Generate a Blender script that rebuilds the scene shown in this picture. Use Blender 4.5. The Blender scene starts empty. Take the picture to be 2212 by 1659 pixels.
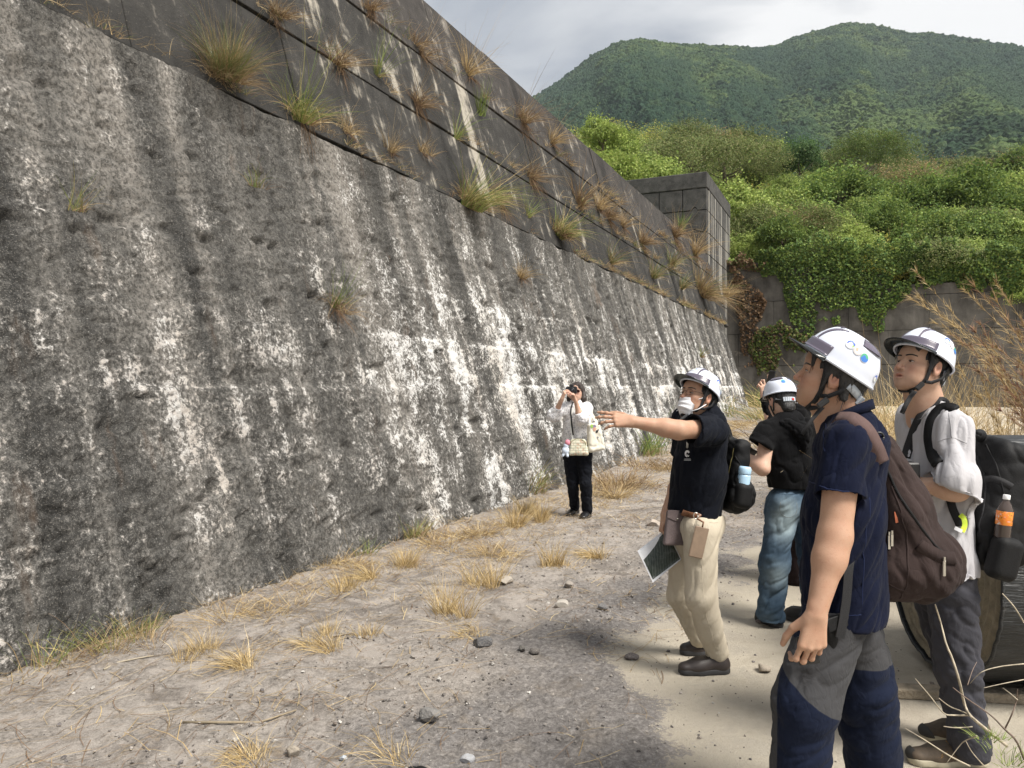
import bpy, math, random, numpy as np, openvdb
from mathutils import Vector, Matrix
SC = bpy.context.scene
COL = SC.collection
R = math.radians
# ---------------------------------------------------------------- camera, world, sun, exposure
CAM_H = 1.53
FPX = 1661.0            # focal length in units of the 2212 px wide photograph
CX, CY = 1106.0, 835.0
cd = bpy.data.cameras.new('camera')
cd.sensor_width = 36.0
cd.lens = 36.0 * FPX / 2212.0
cd.shift_y = (835.0 - 829.5) / 2212.0
cd.clip_start = 0.05
cd.clip_end = 12000
cam = bpy.data.objects.new('camera', cd)
COL.objects.link(cam)
cam.location = (0, 0, CAM_H)
cam.rotation_euler = (R(90), 0, 0)
SC.camera = cam

SUN_EL, SUN_AZ = 54.0, 130.0          # azimuth from +Y towards +X
world = bpy.data.worlds.new('World')
SC.world = world
world.use_nodes = True
wn, wl = world.node_tree.nodes, world.node_tree.links
wn.clear()
wout = wn.new('ShaderNodeOutputWorld')
sky = wn.new('ShaderNodeTexSky')
sky.sky_type = 'NISHITA'
sky.sun_disc = False
sky.sun_elevation = R(SUN_EL)
sky.sun_rotation = R(SUN_AZ)
sky.air_density = 1.0
sky.dust_density = 2.0
bg1 = wn.new('ShaderNodeBackground')
bg1.inputs[1].default_value = 0.07
wl.new(sky.outputs[0], bg1.inputs[0])
tc = wn.new('ShaderNodeTexCoord')
mp = wn.new('ShaderNodeMapping')
mp.inputs['Scale'].default_value = (1.0, 1.0, 2.6)
wl.new(tc.outputs['Generated'], mp.inputs[0])
n1 = wn.new('ShaderNodeTexNoise')
n1.inputs['Scale'].default_value = 3.0
n1.inputs['Detail'].default_value = 7
n1.inputs['Roughness'].default_value = 0.5
n1.inputs['Distortion'].default_value = 0.4
wl.new(mp.outputs[0], n1.inputs['Vector'])
cr = wn.new('ShaderNodeValToRGB')
ce = cr.color_ramp.elements
ce[0].position = 0.36; ce[0].color = (0.45, 0.485, 0.54, 1)
ce[1].position = 0.62; ce[1].color = (1.0, 1.0, 1.0, 1)
wl.new(n1.outputs['Fac'], cr.inputs[0])
bg2 = wn.new('ShaderNodeBackground')
bg2.inputs[1].default_value = 0.44
wl.new(cr.outputs[0], bg2.inputs[0])
n2 = wn.new('ShaderNodeTexNoise')
n2.inputs['Scale'].default_value = 1.6
n2.inputs['Detail'].default_value = 5
wl.new(mp.outputs[0], n2.inputs['Vector'])
mr = wn.new('ShaderNodeMapRange')
mr.inputs['From Min'].default_value = 0.3
mr.inputs['From Max'].default_value = 0.55
mr.inputs['To Min'].default_value = 0.84
mr.inputs['To Max'].default_value = 1.0
wl.new(n2.outputs['Fac'], mr.inputs['Value'])
mx = wn.new('ShaderNodeMixShader')
wl.new(mr.outputs[0], mx.inputs[0])
wl.new(bg1.outputs[0], mx.inputs[1])
wl.new(bg2.outputs[0], mx.inputs[2])
wl.new(mx.outputs[0], wout.inputs[0])

sd = bpy.data.lights.new('sun', 'SUN')
sd.energy = 3.3
sd.angle = R(22)
sd.color = (1.0, 0.95, 0.87)
sun = bpy.data.objects.new('sun', sd)
COL.objects.link(sun)
sv = Vector((math.sin(R(SUN_AZ)) * math.cos(R(SUN_EL)), math.cos(R(SUN_AZ)) * math.cos(R(SUN_EL)), math.sin(R(SUN_EL))))
sun.rotation_euler = sv.to_track_quat('Z', 'Y').to_euler()
sun.location = sv * 60

SC.view_settings.view_transform = 'Standard'
SC.view_settings.look = 'None'
SC.view_settings.exposure = 1.15
SC.view_settings.gamma = 1.0
SC.view_settings.use_curve_mapping = False
SC.render.engine = 'CYCLES'
SC.cycles.use_denoising = True
SC.cycles.denoiser = 'OPENIMAGEDENOISE'
SC.cycles.max_bounces = 5
SC.cycles.diffuse_bounces = 3
SC.cycles.glossy_bounces = 2
SC.cycles.transmission_bounces = 4
SC.cycles.transparent_max_bounces = 8
SC.cycles.volume_bounces = 0
SC.cycles.caustics_reflective = False
SC.cycles.caustics_refractive = False
SC.cycles.sample_clamp_indirect = 6.0

# ---------------------------------------------------------------- helpers
rng = np.random.default_rng(7)
rnd = random.Random(11)

def V(*a):
    return np.array(a if len(a) > 1 else a[0], float)

def unit(v):
    v = np.asarray(v, float)
    return v / (np.linalg.norm(v) + 1e-12)

def at(px, py, d):
    """world point seen at photo pixel (2212 wide frame) at depth d"""
    return V((px - CX) / FPX * d, d, CAM_H - (py - CY) / FPX * d)

def s2l(c):
    return tuple(((x / 255.0) / 12.92 if x / 255.0 <= 0.04045 else ((x / 255.0 + 0.055) / 1.055) ** 2.4) for x in c)

def tag(o, label=None, cat=None, group=None, kind=None):
    if label: o['label'] = label
    if cat: o['category'] = cat
    if group: o['group'] = group
    if kind: o['kind'] = kind
    return o

def empty(name, loc=(0, 0, 0), label=None, cat=None, group=None):
    o = bpy.data.objects.new(name, None)
    o.empty_display_size = 0.1
    COL.objects.link(o)
    o.location = tuple(loc)
    return tag(o, label, cat, group)

def link(name, me, mat=None, parent=None, smooth=None, local=False):
    o = bpy.data.objects.new(name, me)
    COL.objects.link(o)
    if mat is not None and not me.materials:
        for m in (mat if isinstance(mat, (list, tuple)) else [mat]):
            me.materials.append(m)
    if parent is not None:
        o.parent = parent
        if not local:
            o.matrix_parent_inverse = world_of(parent).inverted()
    if smooth is not None:
        shade(me, smooth)
    return o

def world_of(o):
    if o.parent is None:
        return o.matrix_basis.copy()
    return world_of(o.parent) @ o.matrix_parent_inverse @ o.matrix_basis

def shade(me, s=True):
    me.polygons.foreach_set('use_smooth', [bool(s)] * len(me.polygons))

def mesh_np(name, verts, faces, smooth=True, attrs=None, cols=None):
    """faces: (n,3) or (n,4) array, or a list of index lists"""
    me = bpy.data.meshes.new(name)
    verts = np.ascontiguousarray(verts, np.float32)
    if isinstance(faces, np.ndarray):
        nf, k = faces.shape
        me.vertices.add(len(verts)); me.vertices.foreach_set('co', verts.ravel())
        me.loops.add(nf * k); me.loops.foreach_set('vertex_index', np.ascontiguousarray(faces, np.int32).ravel())
        me.polygons.add(nf)
        me.polygons.foreach_set('loop_start', np.arange(0, nf * k, k, dtype=np.int32))
        me.update(calc_edges=True)
        me.validate()
    else:
        me.from_pydata([tuple(map(float, v)) for v in verts], [], faces)
        me.update()
    shade(me, smooth)
    for nme, arr in (attrs or {}).items():
        a = me.attributes.new(nme, 'FLOAT', 'POINT')
        a.data.foreach_set('value', np.ascontiguousarray(arr, np.float32))
    if cols is not None:
        a = me.attributes.new('Col', 'FLOAT_COLOR', 'POINT')
        c = np.ones((len(verts), 4), np.float32); c[:, :3] = cols
        a.data.foreach_set('color', c.ravel())
    return me

class MB:
    """collects simple shapes into one mesh"""
    def __init__(s):
        s.v, s.f, s.c, s.n = [], [], [], 0
    def add(s, verts, faces, col=None):
        verts = np.asarray(verts, float)
        s.v.append(verts)
        s.f += [[i + s.n for i in f] for f in faces]
        s.c.append(np.tile(np.asarray(col if col is not None else (1, 1, 1), float), (len(verts), 1)))
        s.n += len(verts)
    def box(s, c, size, axes=None, col=None, bev=0.0):
        c = np.asarray(c, float); h = np.asarray(size, float) / 2
        ax = np.eye(3) if axes is None else np.asarray(axes, float)
        if bev <= 0:
            vs = [c + ax.T @ (h * V(x, y, z)) for z in (-1, 1) for y in (-1, 1) for x in (-1, 1)]
            s.add(vs, [(0, 2, 3, 1), (4, 5, 7, 6), (0, 1, 5, 4), (2, 6, 7, 3), (0, 4, 6, 2), (1, 3, 7, 5)], col)
            return
        vs, idx = [], {}
        for z in (-1, 1):
            for y in (-1, 1):
                for x in (-1, 1):
                    for k in range(3):
                        q = h.copy(); e = V(x, y, z)
                        for m in range(3):
                            if m != k: q[m] -= bev
                        idx[(x, y, z, k)] = len(vs)
                        vs.append(c + ax.T @ (q * e))
        fs = []
        for k in range(3):
            a, b = [m for m in range(3) if m != k]
            for sgn in (-1, 1):
                quad = []
                for (p, q) in ((-1, -1), (1, -1), (1, 1), (-1, 1)):
                    e = [0, 0, 0]; e[k] = sgn; e[a] = p; e[b] = q
                    quad.append(idx[(*e, k)])
                fs.append(quad)
        for k in range(3):
            a, b = [m for m in range(3) if m != k]
            for p in (-1, 1):
                for q in (-1, 1):
                    e1 = [0, 0, 0]; e1[a] = p; e1[b] = q; e1[k] = -1
                    e2 = list(e1); e2[k] = 1
                    fs.append([idx[(*e1, a)], idx[(*e2, a)], idx[(*e2, b)], idx[(*e1, b)]])
        for z in (-1, 1):
            for y in (-1, 1):
                for x in (-1, 1):
                    fs.append([idx[(x, y, z, k)] for k in range(3)])
        s.add(vs, fs, col)
    def tube(s, pts, rad, seg=8, col=None, cap=True, squash=None):
        pts = [np.asarray(p, float) for p in pts]
        n = len(pts)
        rad = list(rad) if hasattr(rad, '__len__') else [rad] * n
        vs, fs = [], []
        prev = None
        for i in range(n):
            t = unit(pts[min(i + 1, n - 1)] - pts[max(i - 1, 0)])
            if prev is None:
                ref = V(0, 0, 1) if abs(t[2]) < 0.9 else V(1, 0, 0)
                a = unit(np.cross(t, ref))
            else:
                a = unit(prev - t * np.dot(prev, t))
            prev = a
            b = np.cross(t, a)
            for k in range(seg):
                th = 2 * math.pi * k / seg
                vs.append(pts[i] + rad[i] * (math.cos(th) * a + math.sin(th) * b))
        for i in range(n - 1):
            for k in range(seg):
                k2 = (k + 1) % seg
                fs.append((i * seg + k, i * seg + k2, (i + 1) * seg + k2, (i + 1) * seg + k))
        if cap:
            fs.append(tuple(range(seg))[::-1]); fs.append(tuple((n - 1) * seg + k for k in range(seg)))
        s.add(vs, fs, col)
    def strap(s, pts, nrm, w, t, col=None):
        """flat band along pts; nrm = per-point outward normals, w width, t thickness"""
        pts = [np.asarray(p, float) for p in pts]; n = len(pts)
        nrm = [unit(x) for x in nrm] if isinstance(nrm, list) else [unit(nrm)] * n
        w = w if hasattr(w, '__len__') else [w] * n
        vs, fs = [], []
        for i in range(n):
            tg = unit(pts[min(i + 1, n - 1)] - pts[max(i - 1, 0)])
            b = unit(np.cross(tg, nrm[i])); m = np.cross(b, tg)
            for (x, y) in ((-1, -1), (1, -1), (1, 1), (-1, 1)):
                vs.append(pts[i] + b * x * w[i] / 2 + m * y * t / 2)
        for i in range(n - 1):
            for k in range(4):
                k2 = (k + 1) % 4
                fs.append((i * 4 + k, i * 4 + k2, (i + 1) * 4 + k2, (i + 1) * 4 + k))
        fs.append((3, 2, 1, 0)); q = (n - 1) * 4
        fs.append((q, q + 1, q + 2, q + 3))
        s.add(vs, fs, col)
    def lathe(s, c, axis, prof, seg=24, col=None, side=None):
        """prof: list of (radius, height along axis)"""
        c = np.asarray(c, float); ax = unit(axis)
        a = unit(np.cross(ax, V(0, 0, 1) if abs(ax[2]) < 0.9 else V(1, 0, 0))); b = np.cross(ax, a)
        vs, fs = [], []
        for (r, h) in prof:
            for k in range(seg):
                th = 2 * math.pi * k / seg
                vs.append(c + ax * h + r * (math.cos(th) * a + math.sin(th) * b))
        for i in range(len(prof) - 1):
            for k in range(seg):
                k2 = (k + 1) % seg
                fs.append((i * seg + k, i * seg + k2, (i + 1) * seg + k2, (i + 1) * seg + k))
        fs.append(tuple(range(seg))[::-1]); fs.append(tuple((len(prof) - 1) * seg + k for k in range(seg)))
        s.add(vs, fs, col)
    def build(s, name, mat, parent=None, smooth=False, use_col=False):
        vs = np.concatenate(s.v)
        me = bpy.data.meshes.new(name)
        me.from_pydata([tuple(map(float, v)) for v in vs], [], s.f)
        me.update()
        shade(me, smooth)
        if use_col:
            a = me.attributes.new('Col', 'FLOAT_COLOR', 'POINT')
            c = np.ones((len(vs), 4), np.float32); c[:, :3] = np.concatenate(s.c)
            a.data.foreach_set('color', c.ravel())
        return link(name, me, mat, parent)

# ---- value noise in numpy
_T = np.random.default_rng(3).random((64, 64, 64)).astype(np.float32)
def vnoise(p):
    p = np.asarray(p, np.float32)
    i = np.floor(p).astype(np.int32); f = p - i
    f = f * f * (3 - 2 * f)
    i0 = i & 63; i1 = (i + 1) & 63
    x0, y0, z0 = i0[..., 0], i0[..., 1], i0[..., 2]
    x1, y1, z1 = i1[..., 0], i1[..., 1], i1[..., 2]
    fx, fy, fz = f[..., 0], f[..., 1], f[..., 2]
    a = _T[x0, y0, z0] * (1 - fx) + _T[x1, y0, z0] * fx
    b = _T[x0, y1, z0] * (1 - fx) + _T[x1, y1, z0] * fx
    c = _T[x0, y0, z1] * (1 - fx) + _T[x1, y0, z1] * fx
    d = _T[x0, y1, z1] * (1 - fx) + _T[x1, y1, z1] * fx
    a = a * (1 - fy) + b * fy; c = c * (1 - fy) + d * fy
    return a * (1 - fz) + c * fz
def fbm(p, oct=4, gain=0.5):
    p = np.asarray(p, np.float32); s = 0; a = 1; t = 0
    for k in range(oct):
        s = s + a * vnoise(p * (2.03 ** k) + 17.3 * k); t += a; a *= gain
    return s / t

# ---- materials
def newmat(name):
    m = bpy.data.materials.new(name); m.use_nodes = True
    nt = m.node_tree; b = nt.nodes['Principled BSDF']
    return m, nt, b
def N(nt, typ, **kw):
    n = nt.nodes.new(typ)
    for k, v in kw.items():
        if k.startswith('i_'):
            n.inputs[k[2:].replace('_', ' ')].default_value = v
        else:
            setattr(n, k, v)
    return n
def noise(nt, vec, scale, detail=4, rough=0.5, dist=0.0):
    n = N(nt, 'ShaderNodeTexNoise')
    n.inputs['Scale'].default_value = scale; n.inputs['Detail'].default_value = detail
    n.inputs['Roughness'].default_value = rough; n.inputs['Distortion'].default_value = dist
    if vec is not None: nt.links.new(vec, n.inputs['Vector'])
    return n.outputs['Fac']
def mapping(nt, vec, scale=(1, 1, 1), loc=(0, 0, 0), rot=(0, 0, 0)):
    n = N(nt, 'ShaderNodeMapping')
    n.inputs['Scale'].default_value = scale; n.inputs['Location'].default_value = loc; n.inputs['Rotation'].default_value = rot
    nt.links.new(vec, n.inputs['Vector'])
    return n.outputs[0]
def ramp(nt, fac, stops):
    n = N(nt, 'ShaderNodeValToRGB')
    e = n.color_ramp.elements
    while len(e) < len(stops): e.new(0.5)
    for k, (p, c) in enumerate(stops):
        e[k].position = p
        e[k].color = (*c, 1) if hasattr(c, '__len__') else (c, c, c, 1)
    nt.links.new(fac, n.inputs[0])
    return n.outputs[0]
def mixc(nt, fac, a, b, mode='MIX'):
    n = N(nt, 'ShaderNodeMix', data_type='RGBA', blend_type=mode)
    for sock, v in ((n.inputs['Factor'], fac), (n.inputs[6], a), (n.inputs[7], b)):
        if hasattr(v, 'is_linked'): nt.links.new(v, sock)
        else: sock.default_value = (*v, 1) if hasattr(v, '__len__') and len(v) == 3 else v
    return n.outputs[2]
def math2(nt, op, a, b=0.0, c=None, clamp=False):
    n = N(nt, 'ShaderNodeMath', operation=op, use_clamp=clamp)
    for k, v in enumerate((a, b) if c is None else (a, b, c)):
        if hasattr(v, 'is_linked'): nt.links.new(v, n.inputs[k])
        else: n.inputs[k].default_value = v
    return n.outputs[0]
def sstep(nt, v, lo, hi, a=0.0, b=1.0):
    n = N(nt, 'ShaderNodeMapRange', interpolation_type='SMOOTHSTEP')
    n.inputs['From Min'].default_value = lo; n.inputs['From Max'].default_value = hi
    n.inputs['To Min'].default_value = a; n.inputs['To Max'].default_value = b
    nt.links.new(v, n.inputs['Value'])
    return n.outputs[0]
def bump(nt, b, h, dist, strength=1.0, prev=None):
    n = N(nt, 'ShaderNodeBump'); n.inputs['Distance'].default_value = dist; n.inputs['Strength'].default_value = strength
    nt.links.new(h, n.inputs['Height'])
    if prev is not None: nt.links.new(prev, n.inputs['Normal'])
    if b is not None: nt.links.new(n.outputs[0], b.inputs['Normal'])
    return n.outputs[0]
def attr(nt, name, kind='Fac'):
    n = N(nt, 'ShaderNodeAttribute', attribute_name=name)
    return n.outputs[kind]
def plain(name, col, rough=0.6, metal=0.0, var=0.12, scale=30.0, bumpd=0.0, spec=0.5):
    m, nt, b = newmat(name)
    tcn = N(nt, 'ShaderNodeTexCoord').outputs['Object']
    f = noise(nt, tcn, scale, 5, 0.6)
    lo = tuple(x * (1 - var) for x in col); hi = tuple(min(1, x * (1 + var)) for x in col)
    nt.links.new(ramp(nt, f, [(0.3, lo), (0.7, hi)]), b.inputs['Base Color'])
    b.inputs['Roughness'].default_value = rough; b.inputs['Metallic'].default_value = metal
    b.inputs['Specular IOR Level'].default_value = spec
    if bumpd: bump(nt, b, noise(nt, tcn, scale * 4, 3), bumpd)
    return m
def cloth(name, col, col2=None, mask='mask', weave=900.0, rough=0.9, var=0.15, sheen=0.15, fold=0.0):
    m, nt, b = newmat(name)
    tcn = N(nt, 'ShaderNodeTexCoord').outputs['Object']
    f = noise(nt, tcn, 7.0, 5, 0.6)
    def shade2(c): return ramp(nt, f, [(0.25, tuple(x * (1 - var) for x in c)), (0.75, tuple(x * (1 + var) for x in c))])
    c = shade2(col)
    if col2 is not None:
        c = mixc(nt, sstep(nt, attr(nt, mask), -0.0015, 0.0015), c, shade2(col2))
    nt.links.new(c, b.inputs['Base Color'])
    b.inputs['Roughness'].default_value = rough
    b.inputs['Specular IOR Level'].default_value = 0.12
    b.inputs['Sheen Weight'].default_value = sheen * 0.15
    b.inputs['Sheen Roughness'].default_value = 0.5
    bp = bump(nt, None, noise(nt, tcn, weave, 2), 0.0006, 0.6)
    f2 = noise(nt, mapping(nt, tcn, (1, 1, 0.30), (0, 0, 0), (0.3, 0.5, 0)), 13.0, 2, 0.4, 0.6)
    bp = bump(nt, None, f2, 0.006, 0.30, bp)
    cz = math2(nt, 'ABSOLUTE', math2(nt, 'SUBTRACT', noise(nt, mapping(nt, tcn, (1, 1, 0.5), (2, 3, 1), (0.5, 0.3, 0.2)), 24.0, 3, 0.5, 0.9), 0.5))
    bump(nt, b, sstep(nt, cz, 0.0, 0.10), 0.0030, 0.22, bp)
    return m

# ---- signed distance modelling: prims are (fn, lo, hi, k, op)
def cap(a, b, ra, rb, k=0.02, op='+', sq=None, cut=None):
    """tapered limb from a to b; sq=(axis, factor) flattens it; cut=[(point, normal)] trims it"""
    a, b = V(a), V(b); ba = b - a; L2 = float(ba @ ba) + 1e-12
    if sq is not None:
        sn = unit(sq[0]); sf = sq[1]
    def fn(P):
        pa = P - a.astype(np.float32)
        h = np.clip(pa @ ba.astype(np.float32) / L2, 0, 1)
        q = pa - h[..., None] * ba.astype(np.float32)
        if sq is not None:
            dn = q @ sn.astype(np.float32)
            q = q + (dn * (1 / sf - 1))[..., None] * sn.astype(np.float32)
        d = np.sqrt((q * q).sum(-1)) - (ra + (rb - ra) * h)
        if sq is not None: d = d * min(1.0, sf)
        for (pt, nn) in (cut or []):
            d = np.maximum(d, (P - V(pt).astype(np.float32)) @ unit(nn).astype(np.float32))
        return d
    rm = max(ra, rb) * (max(1.0, sq[1]) if sq is not None else 1.0)
    return fn, np.minimum(a, b) - rm, np.maximum(a, b) + rm, k, op
def ell(c, ax, r, k=0.02, op='+', cut=None):
    """ellipsoid, ax = 3 rows of axes"""
    c = V(c); ax = np.asarray(ax, float); r = V(r)
    A = ax.T.astype(np.float32)
    def fn(P):
        q = (P - c.astype(np.float32)) @ A
        q = q / r.astype(np.float32)
        k0 = np.sqrt((q * q).sum(-1)) + 1e-9
        q2 = q / r.astype(np.float32)
        k1 = np.sqrt((q2 * q2).sum(-1)) + 1e-9
        d = k0 * (k0 - 1) / k1
        for (pt, nn) in (cut or []):
            d = np.maximum(d, (P - V(pt).astype(np.float32)) @ unit(nn).astype(np.float32))
        return d
    e = np.sqrt(((ax * r[:, None]) ** 2).sum(0))
    return fn, c - e, c + e, k, op
def rbox(c, ax, h, rr, k=0.02, op='+', taper=None):
    """rounded box, half sizes h, corner radius rr; taper=(axis i, along j, amount)"""
    c = V(c); ax = np.asarray(ax, float); h = V(h)
    A = ax.T.astype(np.float32)
    def fn(P):
        q = (P - c.astype(np.float32)) @ A
        hh = [np.float32(h[0]), np.float32(h[1]), np.float32(h[2])]
        if taper is not None:
            i, j, am = taper
            hh[i] = hh[i] * (1 + am * np.clip(q[..., j] / h[j], -1, 1))
        q = np.abs(q)
        w = [np.maximum(q[..., m] - hh[m] + rr, -1) for m in range(3)]
        out = np.sqrt(sum(np.maximum(x, 0) ** 2 for x in w))
        ins = np.minimum(np.maximum(np.maximum(w[0], w[1]), w[2]), 0)
        return out + ins - rr
    e = (np.abs(ax) * (h * (1 + (abs(taper[2]) if taper else 0)))[:, None]).sum(0)
    return fn, c - e, c + e, k, op
def half(pt, nn):
    """cut everything on the side nn points to"""
    pt, nn = V(pt), unit(nn)
    return (lambda P: (P - pt.astype(np.float32)) @ nn.astype(np.float32)), None, None, 0, 'x'
def sdf(prims, vox):
    lo = np.min([p[1] for p in prims if p[1] is not None and p[4] == '+'], 0) - 4 * vox
    hi = np.max([p[2] for p in prims if p[2] is not None and p[4] == '+'], 0) + 4 * vox
    n = np.ceil((hi - lo) / vox).astype(int) + 1
    D = np.full(n, 1.0, np.float32)
    axs = [np.float32(lo[i]) + np.arange(n[i], dtype=np.float32) * np.float32(vox) for i in range(3)]
    for fn, a, b, k, op in prims:
        if a is None:
            s = tuple(slice(0, n[i]) for i in range(3))
        else:
            m = k + 3 * vox
            s = tuple(slice(max(0, int((a[i] - m - lo[i]) / vox)), min(n[i], int((b[i] + m - lo[i]) / vox) + 2)) for i in range(3))
            if any(x.stop <= x.start for x in s): continue
        P = np.stack(np.meshgrid(*[axs[i][s[i]] for i in range(3)], indexing='ij'), -1)
        d = fn(P).astype(np.float32)
        old = D[s]
        if op == '+':
            if k > 0:
                h = np.maximum(k - np.abs(old - d), 0) / k
                D[s] = np.minimum(old, d) - h * h * k * 0.25
            else: D[s] = np.minimum(old, d)
        elif op == '-':
            if k > 0:
                h = np.maximum(k - np.abs(old + d), 0) / k
                D[s] = np.maximum(old, -d) + h * h * k * 0.25
            else: D[s] = np.maximum(old, -d)
        else:
            D[s] = np.maximum(old, d)
    g = openvdb.FloatGrid(1.0)
    g.copyFromArray(np.minimum(D, 0.99).astype(np.float64) if False else np.minimum(D, np.float32(0.99)))
    pts, quads = g.convertToQuads(0.0)
    return np.asarray(pts, np.float32) * np.float32(vox) + lo.astype(np.float32), np.asarray(quads)[:, ::-1].astype(np.int32)
def vnormals(v, q):
    n = np.cross(v[q[:, 2]] - v[q[:, 0]], v[q[:, 3]] - v[q[:, 1]])
    out = np.zeros_like(v)
    for k in range(4): np.add.at(out, q[:, k], n)
    return out / (np.linalg.norm(out, axis=1, keepdims=True) + 1e-9)
def relax(v, q, it=2, lam=0.5):
    for _ in range(it):
        s = np.zeros_like(v); c = np.zeros(len(v), np.float32)
        for k in range(4):
            for j in (1, 3):
                np.add.at(s, q[:, k], v[q[:, (k + j) % 4]]); np.add.at(c, q[:, k], 1)
        v = v + lam * (s / np.maximum(c, 1)[:, None] - v)
    return v
def elong(e, k=0.25):
    e = unit(V(*e)); return (np.eye(3) - (1 - k) * np.outer(e, e)).tolist()
def folds(v, q, amp, scale, stretch=None, seed=0.0, ridged=True, it=1):
    """cloth folds: push the vertices along their normals by stretched noise"""
    v = relax(v, q, it)
    n = vnormals(v, q)
    p = v if stretch is None else v @ np.asarray(stretch, np.float32).T
    f = fbm(p * scale + seed, 3, 0.45)
    if ridged:
        g = np.clip(1 - np.abs(2 * fbm(p * scale * 1.6 + seed + 31, 2, 0.4) - 1) * 2.6, 0, 1) ** 2
        f = 1 - np.abs(2 * f - 1) * 1.6 + 0.55 * g
    return v + n * (amp * (f - 0.5))[:, None]
# ================================================================ SETTING
WN = V(0.9125, -0.4091, 0)             # horizontal normal of the long wall (towards the yard)
WD = V(0.4091, 0.9125, 0)              # along the wall, away from the camera
BAT = 0.30                             # batter
P0 = -WN * 4.05
WW = unit(-WN * BAT + V(0, 0, 1))      # up the slope
WF = unit(WN + V(0, 0, BAT))           # face normal
SL = math.sqrt(1 + BAT * BAT)
U_END = 34.5
def ground_z(x, y):
    t = np.clip((np.asarray(y, float) - 12) / 21, 0, 1)
    return 0.55 * t * t * (3 - 2 * t)
def wallp(u, hz, off=0.0):
    """point of the long wall's plane, u along, hz height, off out of the face"""
    return P0 + WD * u + WW * (hz * SL) + WF * off
def wall_hit(px, py, off=0.0):
    d = V((px - CX) / FPX, 1, -(py - CY) / FPX); o = V(0, 0, CAM_H)
    t = ((P0 + WF * off - o) @ WF) / (d @ WF)
    return o + d * t
def gnd_hit(px, py):
    y = FPX * CAM_H / (py - CY)
    for _ in range(12):
        y = 0.5 * y + 0.5 * FPX * (CAM_H - float(ground_z(0, y))) / (py - CY)
    x = (px - CX) / FPX * y
    return V(x, y, float(ground_z(x, y)))

# ---- ground sheet
def axis_grid(lo, hi, step, glo, ghi):
    a = list(np.arange(lo, hi, step)); s = step
    while a[-1] < ghi: s *= 1.16; a.append(a[-1] + s)
    s = step
    while a[0] > glo: s *= 1.16; a.insert(0, a[0] - s)
    return np.array(a)
gu = axis_grid(0.5, 11.0, 0.024, -400, 1500)
gq = axis_grid(-1.5, 4.3, 0.024, -1500, 60)
GU, GQ = np.meshgrid(gu, gq, indexing='ij')
GX = WD[0] * GU - WN[0] * GQ; GY = WD[1] * GU - WN[1] * GQ
GZ = ground_z(GX, GY)
pp = np.stack([GU, GQ, np.zeros_like(GU)], -1)
edge_n = fbm(pp * 1.1 + 5, 4, 0.55)
def dirt_mask(u, q):
    p = np.stack([u, q, np.zeros_like(u)], -1)
    e = (fbm(p * 0.9 + 5, 3, 0.55) - 0.5) * 1.5 + (fbm(p * 5 + 31, 3, 0.6) - 0.5) * 0.5
    far = np.clip((u - 4.0) / 6.0, 0, 1)
    return q - (1.08 - 0.9 * far) + e
dm = dirt_mask(GU, GQ)
dirt = np.clip(dm / 0.25, 0, 1)
rough = (fbm(pp * 14, 4, 0.6) - 0.5) * 0.035 + (fbm(pp * 3.0 + 9, 3, 0.5) - 0.5) * 0.025 + np.maximum(fbm(pp * 42, 2, 0.5) - 0.58, 0) * 0.05
near = np.clip(1 - (np.abs(GU - 6) - 9) / 10, 0, 1) * np.clip((GQ + 4) / 2, 0, 1)
GZ = GZ + near * dirt * (0.012 + rough)
GZ = GZ - 0.35 * np.clip((GQ - 4.6) / 2, 0, 1)
gv = np.stack([GX, GY, GZ], -1).reshape(-1, 3)
ni, nj = GU.shape
ii = (np.arange(ni - 1)[:, None] * nj + np.arange(nj - 1)[None]).ravel()
gf = np.stack([ii, ii + 1, ii + nj + 1, ii + nj], 1)
# ground that runs under the hill is sunk well below it
gm = mesh_np('ground', gv, gf, True, {'dirt': dm.ravel(), 'relief': rough.ravel()})
m, nt, b = newmat('dusty_ground')
g = N(nt, 'ShaderNodeNewGeometry').outputs['Position']
L = nt.links.new
am = attr(nt, 'dirt'); ar = attr(nt, 'relief')
fine = noise(nt, g, 38.0, 6, 0.75)
med = noise(nt, g, 4.5, 6, 0.65, 0.6)
big = noise(nt, mapping(nt, g, (1, 1, 1)), 0.9, 4, 0.55)
speck = noise(nt, g, 130.0, 3, 0.7)
conc = ramp(nt, med, [(0.25, (0.40, 0.355, 0.285)), (0.55, (0.51, 0.46, 0.375)), (0.8, (0.57, 0.525, 0.44))])
conc = mixc(nt, sstep(nt, big, 0.40, 0.62, 0.0, 0.5), conc, (0.34, 0.30, 0.25))
conc = mixc(nt, sstep(nt, fine, 0.60, 0.72, 0.0, 0.35), conc, (0.22, 0.19, 0.16))
dbase = ramp(nt, fine, [(0.28, (0.095, 0.086, 0.078)), (0.45, (0.235, 0.212, 0.190)), (0.60, (0.345, 0.312, 0.282)), (0.76, (0.50, 0.465, 0.43))])
dusty = ramp(nt, speck, [(0.25, (0.30, 0.268, 0.24)), (0.75, (0.43, 0.388, 0.35))])
dcol = mixc(nt, sstep(nt, med, 0.44, 0.62, 0.0, 0.85), dbase, dusty)
dark = sstep(nt, noise(nt, mapping(nt, g, (1, 1, 1), (3, 7, 0)), 1.7, 6, 0.7, 0.8), 0.50, 0.64)
dcol = mixc(nt, math2(nt, 'MULTIPLY', dark, 0.72), dcol, ramp(nt, speck, [(0.3, (0.06, 0.052, 0.046)), (0.7, (0.19, 0.165, 0.145))]))
straw = sstep(nt, noise(nt, mapping(nt, g, (1, 1, 1), (0, 0, 0), (0, 0, 0.5)), 9.0, 3, 0.6), 0.55, 0.7, 0, 0.35)
dcol = mixc(nt, straw, dcol, (0.27, 0.205, 0.13))
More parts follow.
